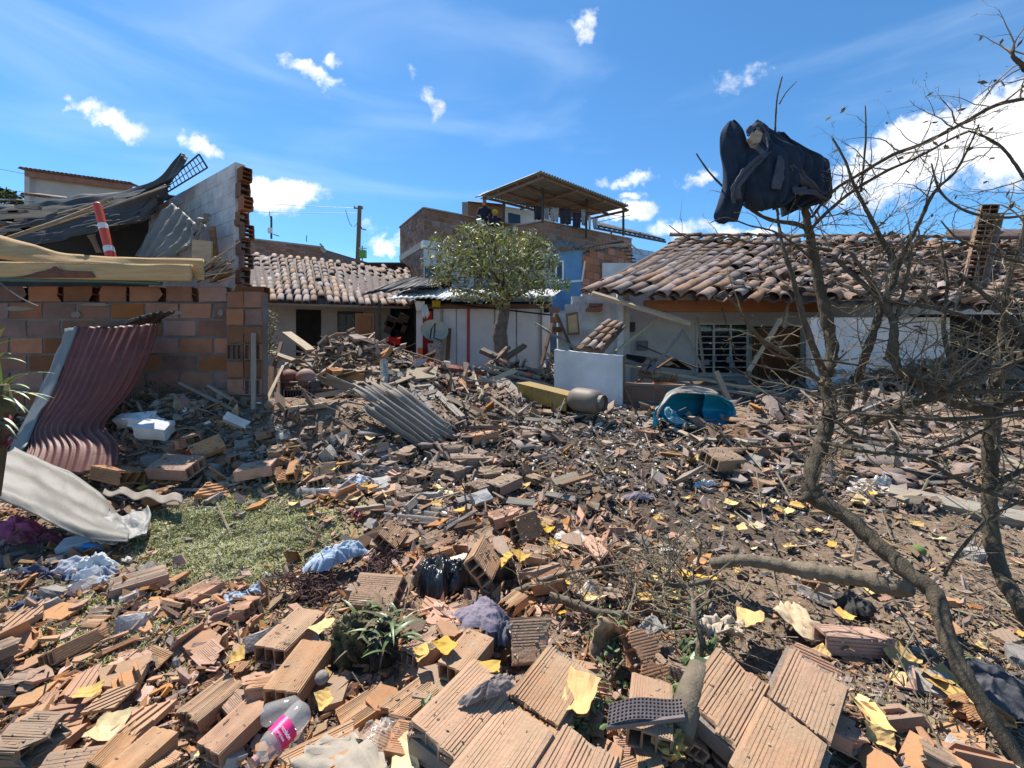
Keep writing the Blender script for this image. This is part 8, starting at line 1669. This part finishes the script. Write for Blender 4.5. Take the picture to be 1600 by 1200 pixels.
# ---------------------------------------------------------------- uncountable rubble, grass, litter
def chips(name, px, py, smin, smax, mat, seed, label, cat, th=.25, lift=.012, tilt=.45, k=4, elong=1.9, pxsize=True, floor=.006, power=2, xyz=None):
    if xyz is None:
        kp = np.random.RandomState(seed+1).rand(len(px)) > (.9*G(px,py,470,625,55,45)+.8*G(px,py,625,650,60,35)+.95*G(px,py,1088,645,50,20)); px, py = px[kp], py[kp]
    rg = np.random.RandomState(seed); n = len(px); x, y, z = gpv(px, py, 0.0) if xyz is None else xyz
    s = smin+(smax-smin)*rg.rand(n)**power
    if pxsize: s = s*y/F
    s = np.maximum(s, floor); ang = np.arange(k)*2*pi/k
    A = ang[None]+rg.uniform(-.35,.35,(n,k)); Rr = .5*rg.uniform(.55,1.15,(n,k)); el = rg.uniform(1,elong,(n,1))
    lx = np.cos(A)*Rr*el; ly = np.sin(A)*Rr/el; t = th*rg.uniform(.4,1.2,(n,1))
    top = np.stack((lx*.94, ly*.94, np.broadcast_to(t/2, lx.shape)+rg.uniform(-.04,.04,(n,k))), -1); bot = np.stack((lx, ly, np.broadcast_to(-t/2, lx.shape)), -1)
    V = np.concatenate((top, bot), 1)*s[:,None,None]
    rx, ry, rz = rg.normal(0,tilt,n), rg.normal(0,tilt,n), rg.uniform(0,2*pi,n)
    c, s_ = np.cos(rx), np.sin(rx); V[...,1], V[...,2] = V[...,1]*c[:,None]-V[...,2]*s_[:,None], V[...,1]*s_[:,None]+V[...,2]*c[:,None]
    c, s_ = np.cos(ry), np.sin(ry); V[...,0], V[...,2] = V[...,0]*c[:,None]+V[...,2]*s_[:,None], -V[...,0]*s_[:,None]+V[...,2]*c[:,None]
    c, s_ = np.cos(rz), np.sin(rz); V[...,0], V[...,1] = V[...,0]*c[:,None]-V[...,1]*s_[:,None], V[...,0]*s_[:,None]+V[...,1]*c[:,None]
    V += np.stack((x, y, z+lift*y/3+s*.12*rg.rand(n)), -1)[:,None,:]
    V = V.reshape(-1,3); base = (np.arange(n)*2*k)[:,None]; sides = []
    for i in range(k): j = (i+1)%k; sides += [i, i+k, j+k, j]
    f = np.concatenate((base+np.arange(k)[None], base+np.array(sides)[None]), 1); lt = np.tile([k]+[4]*k, n)
    me = mesh_np(name, V, f.ravel(), lt, mat); o = bpy.data.objects.new(name, me); COL.objects.link(o); o['kind'] = 'stuff'; tag(o, label, cat); return o
rgp = np.random.RandomState(99)
def spx(n, f, y0=505, y1=1215, x0=-30, x1=1630):
    px, py = rgp.uniform(x0, x1, n), rgp.uniform(y0, y1, n); p = f(px, py); k = rgp.rand(n) < p; px, py = px[k], py[k]; k = gpv(px, py, 0.)[1] < 12.5; return px[k], py[k]
def G(px, py, cx, cy, rx, ry): return np.exp(-.5*(((px-cx)/rx)**2+((py-cy)/ry)**2))
lawn = lambda x, y: np.clip(G(x,y,365,845,98,44)*1.6, 0, 1)
lawn2 = lambda x, y: np.clip(G(x,y,90,985,130,55)*1.1, 0, .75)
dark = lambda x, y: np.clip(G(x,y,960,745,170,60)*1.5+G(x,y,1150,790,130,45), 0, 1)
rlow = lambda x, y: np.clip(G(x,y,1480,1080,220,110)*1.3, 0, 1)
orange = lambda x, y: np.clip(np.clip((y-740)/80,0,1)*np.clip((1150-x)/200,0,1)-lawn(x,y)-.4*dark(x,y)-.3*lawn2(x,y), 0, 1)
far_ = lambda x, y: np.clip((830-y)/100, 0, 1)
chips('clay_crumbs', *spx(38000, lambda x,y: (.03+.62*orange(x,y)*(.35+.9*vn(x/45.,y/25.))+.10*rlow(x,y)+.16*far_(x,y))*(1-.85*lawn(x,y))), 2.5, 15, clayS, 1, 'small orange clay crumbs spread through the whole yard', 'rubble', power=3)
chips('clay_bits', *spx(14000, lambda x,y: (.7*orange(x,y)*vn(x/60.,y/30.)*1.4+.12*far_(x,y))*(1-.95*lawn(x,y))), 9, 34, clayS, 12, 'larger broken clay bits filling gaps between bricks', 'rubble', th=.16, lift=.02, tilt=.55, power=2)
chips('brown_rubble', *spx(64000, lambda x,y: (.30+.5*far_(x,y)+.1*rlow(x,y)-.2*orange(x,y))*(1-.9*lawn(x,y))*(1-.45*dark(x,y))), 2.2, 16, brownS, 2, 'dust brown rubble chips covering the middle of the yard', 'rubble', power=3, tilt=.5)
chips('brown_debris', *spx(9000, lambda x,y: (.06+.75*far_(x,y))*(1-.92*np.clip(1.4*G(x,y,980,740,210,70),0,1))*(1-lawn(x,y))), 9, 34, brownS, 22, 'larger dust brown fragments on the far half of the yard', 'rubble', th=.14, lift=.03, tilt=.6, elong=1.9)
chips('roof_tile_crumbs', *spx(9000, lambda x,y: np.clip(.75*np.clip((x-980)/250,0,1)*np.clip((800-y)/120,0,1)+.5*np.clip((750-y)/90,0,1)*np.clip((900-x)/200,.2,1),0,1)), 8, 36, tileS, 23, 'greyish pink roof tile bits toward the houses', 'rubble', th=.14, lift=.05, tilt=.6, elong=1.8)
chips('white_bits', *spx(26000, lambda x,y: np.clip(.8*G(x,y,985,670,90,45)+.06*dark(x,y)+.10*far_(x,y)+.35*G(x,y,1200,700,80,40)+.012*orange(x,y),0,1)), 2.5, 10, whiteS, 3, 'white plaster specks near the blue tank', 'rubble', power=3, th=.5)
chips('charred_chips', *spx(30000, lambda x,y: .42*dark(x,y)), 2, 9, darkS, 4, 'charred black chips on the dark middle ground', 'rubble', power=2.5)
chips('soil_crumbs', *spx(24000, lambda x,y: np.clip(.55*rlow(x,y)+.2*orange(x,y),0,1)*(1-.8*lawn(x,y))), 1.8, 7, M('soil_crumb', (.17,.12,.085), (.11,.08,.06), 9, rnd=.5, island=True), 5, 'crumbs of brown soil on the lower right ground', 'soil', th=.5, power=2)
chips('plaster_crumbs', *spx(16000, lambda x,y: .14+.12*far_(x,y)-.1*lawn(x,y)), 2.5, 11, M('grey_crumb', (.36,.33,.29), (.24,.22,.20), 9, rnd=.4, island=True, dust=.3), 6, 'grey mortar crumbs all over the yard', 'rubble', power=3, th=.5)
chips('yellow_flecks', *spx(3500, lambda x,y: np.clip(.25*G(x,y,1000,800,220,70)+.15*G(x,y,500,760,200,40)+.15*G(x,y,1000,930,120,50),0,1)), 3, 12, M('yellow_fleck', (.66,.47,.13), (.6,.4,.12), 9, rnd=.3, island=True), 7, 'tiny yellow paper flecks over the middle ground', 'paper', th=.06, tilt=.5)
hp = []
for o in HEROES:
    if not ('yard' in o.get('group','')): continue
    zt = max((o.matrix_world @ Vector((0,0,.05*s_))).z-o.matrix_world.translation.z for s_ in (1,-1))
    for _ in range(34): p = o.matrix_world @ Vector((rgp.uniform(-.16,.16), rgp.uniform(-.095,.095), .053)); hp.append(tuple(p))
hp += PCR; hp = np.array(hp); dz = np.zeros(len(hp))
chips('brick_top_crumbs', hp[:,0], hp[:,1], 2, 9, brownS, 41, 'soil and mortar crumbs lying on top of the bricks', 'rubble', power=3, lift=0, tilt=.3, xyz=(hp[:,0], hp[:,1], hp[:,2]-.002), floor=.003)
chips('dust_grains', *spx(30000, lambda x,y: .5*orange(x,y)+.35*far_(x,y)*(1-lawn(x,y))), 1.2, 4.5, M('dust_grain', (.34,.24,.16), (.22,.155,.10), 9, rnd=.5, island=True), 42, 'fine brown dust grains and specks over the rubble', 'rubble', power=2, lift=.03, th=.5)
# thin twigs and straw
def straws(name, px, py, l0, l1, w_, mat, seed, label, cat, upr=.25):
    rg = np.random.RandomState(seed); n = len(px); x, y, z = gpv(px, py, 0.); ln = rg.uniform(l0,l1,n)*y/F; a = rg.uniform(0,2*pi,n)
    d = np.stack((np.cos(a), np.sin(a), rg.normal(0,upr,n)), -1)*ln[:,None]/2; s_ = np.stack((-np.sin(a), np.cos(a), 0*a), -1)*(w_*y/F)[:,None]*rg.uniform(.4,1,(n,1)); c = np.stack((x,y,z+.012*y/3+np.abs(d[:,2])*.8), -1)
    u_ = np.array([0,0,1.])*np.linalg.norm(s_,axis=1,keepdims=True)
    V = np.stack((c-d-s_, c-d+u_, c-d+s_, c+d-s_, c+d+u_, c+d+s_), 1).reshape(-1,3); b = (np.arange(n)*6)[:,None]; f = (b+np.array([[0,3,4,1,1,4,5,2]])).ravel()
    me = mesh_np(name, V, f, np.full(n*2,4), mat); o = bpy.data.objects.new(name, me); COL.objects.link(o); o['kind'] = 'stuff'; tag(o, label, cat)
straws('twig_litter', *spx(9000, lambda x,y: .15+.5*rlow(x,y)+.25*far_(x,y)+.4*G(x,y,1050,930,120,60)-.3*lawn(x,y)), 8, 36, 1.0, litterM, 8, 'fine dry twigs and straw over soil and rubble', 'twigs')
straws('twig_litter', *spx(1500, lambda x,y: .1+.7*G(x,y,1300,740,200,70)+.5*G(x,y,1450,1000,150,100)), 30, 110, 1.7, twigM, 9, 'longer dry sticks around the bare trees', 'twigs', .35)
straws('twig_litter', *spx(2600, lambda x,y: .9*np.clip((700-y)/60,0,1)), 14, 50, 1.4, woodG, 10, 'grey wood splinters in the far rubble', 'splinters', .5)
# grass blades
def grass(px, py, seed, label, hh=.03):
    rg = np.random.RandomState(seed); n = len(px); x, y, z = gpv(px, py, 0.); a = rg.uniform(0,2*pi,n); h = hh*rg.uniform(.4,1.3,n); w_ = .0022+.0014*rg.rand(n)
    s_ = np.stack((np.cos(a), np.sin(a), 0*a), -1)*w_[:,None]; l = np.stack((np.cos(a+1.5+rg.normal(0,.8,n))*h*.9, np.sin(a+1.5+rg.normal(0,.8,n))*h*.9, h*.75), -1); c = np.stack((x,y,z-.003), -1)
    mid_ = c+l*.5+np.stack((0*a,0*a,h*.18),-1)
    V = np.stack((c-s_, c+s_, mid_-s_*.9, mid_+s_*.9, c+l), 1).reshape(-1,3); b = (np.arange(n)*5)[:,None]; f = (b+np.array([[0,1,3,2,2,3,4]])).ravel(); lt = np.tile([4,3], n)
    me = mesh_np('grass', V, f, lt, grassM); o = bpy.data.objects.new('grass', me); COL.objects.link(o); o['kind'] = 'stuff'; tag(o, label, 'grass')
grass(*spx(90000, lambda x,y: np.clip(G(x,y,365,845,88,38)*2.4-.25,0,1), 760, 940, 180, 560), 14, 'short trampled yellow green grass of the lawn patch')
grass(*spx(40000, lambda x,y: np.clip((G(x,y,90,985,130,55)*1.2+.7*G(x,y,400,915,60,14))*vn(x/30.,y/20.)*1.6-.1,0,1), 880, 1130, -20, 480), 15, 'grass strips showing between shards at lower left', .03)
grass(*spx(9000, lambda x,y: .12*rlow(x,y)*vn(x/40.,y/30.)+.3*G(x,y,900,1150,60,40)+.12*G(x,y,1480,890,60,20), 860, 1200, 820, 1600), 16, 'sparse weeds on the lower right soil', .025)
# fallen leaves
chips('fallen_leaves', *spx(5000, lambda x,y: .05+.3*rlow(x,y)+.2*G(x,y,900,1120,120,80)+.12*lawn2(x,y)), 6, 20, M('fallen_leaf', (.19,.17,.09), (.26,.20,.12), 6, rnd=.45, hue=.2, island=True), 17, 'dry and olive fallen leaves between the bricks', 'leaves', th=.03, tilt=.4, elong=1.7)
finish_labels()
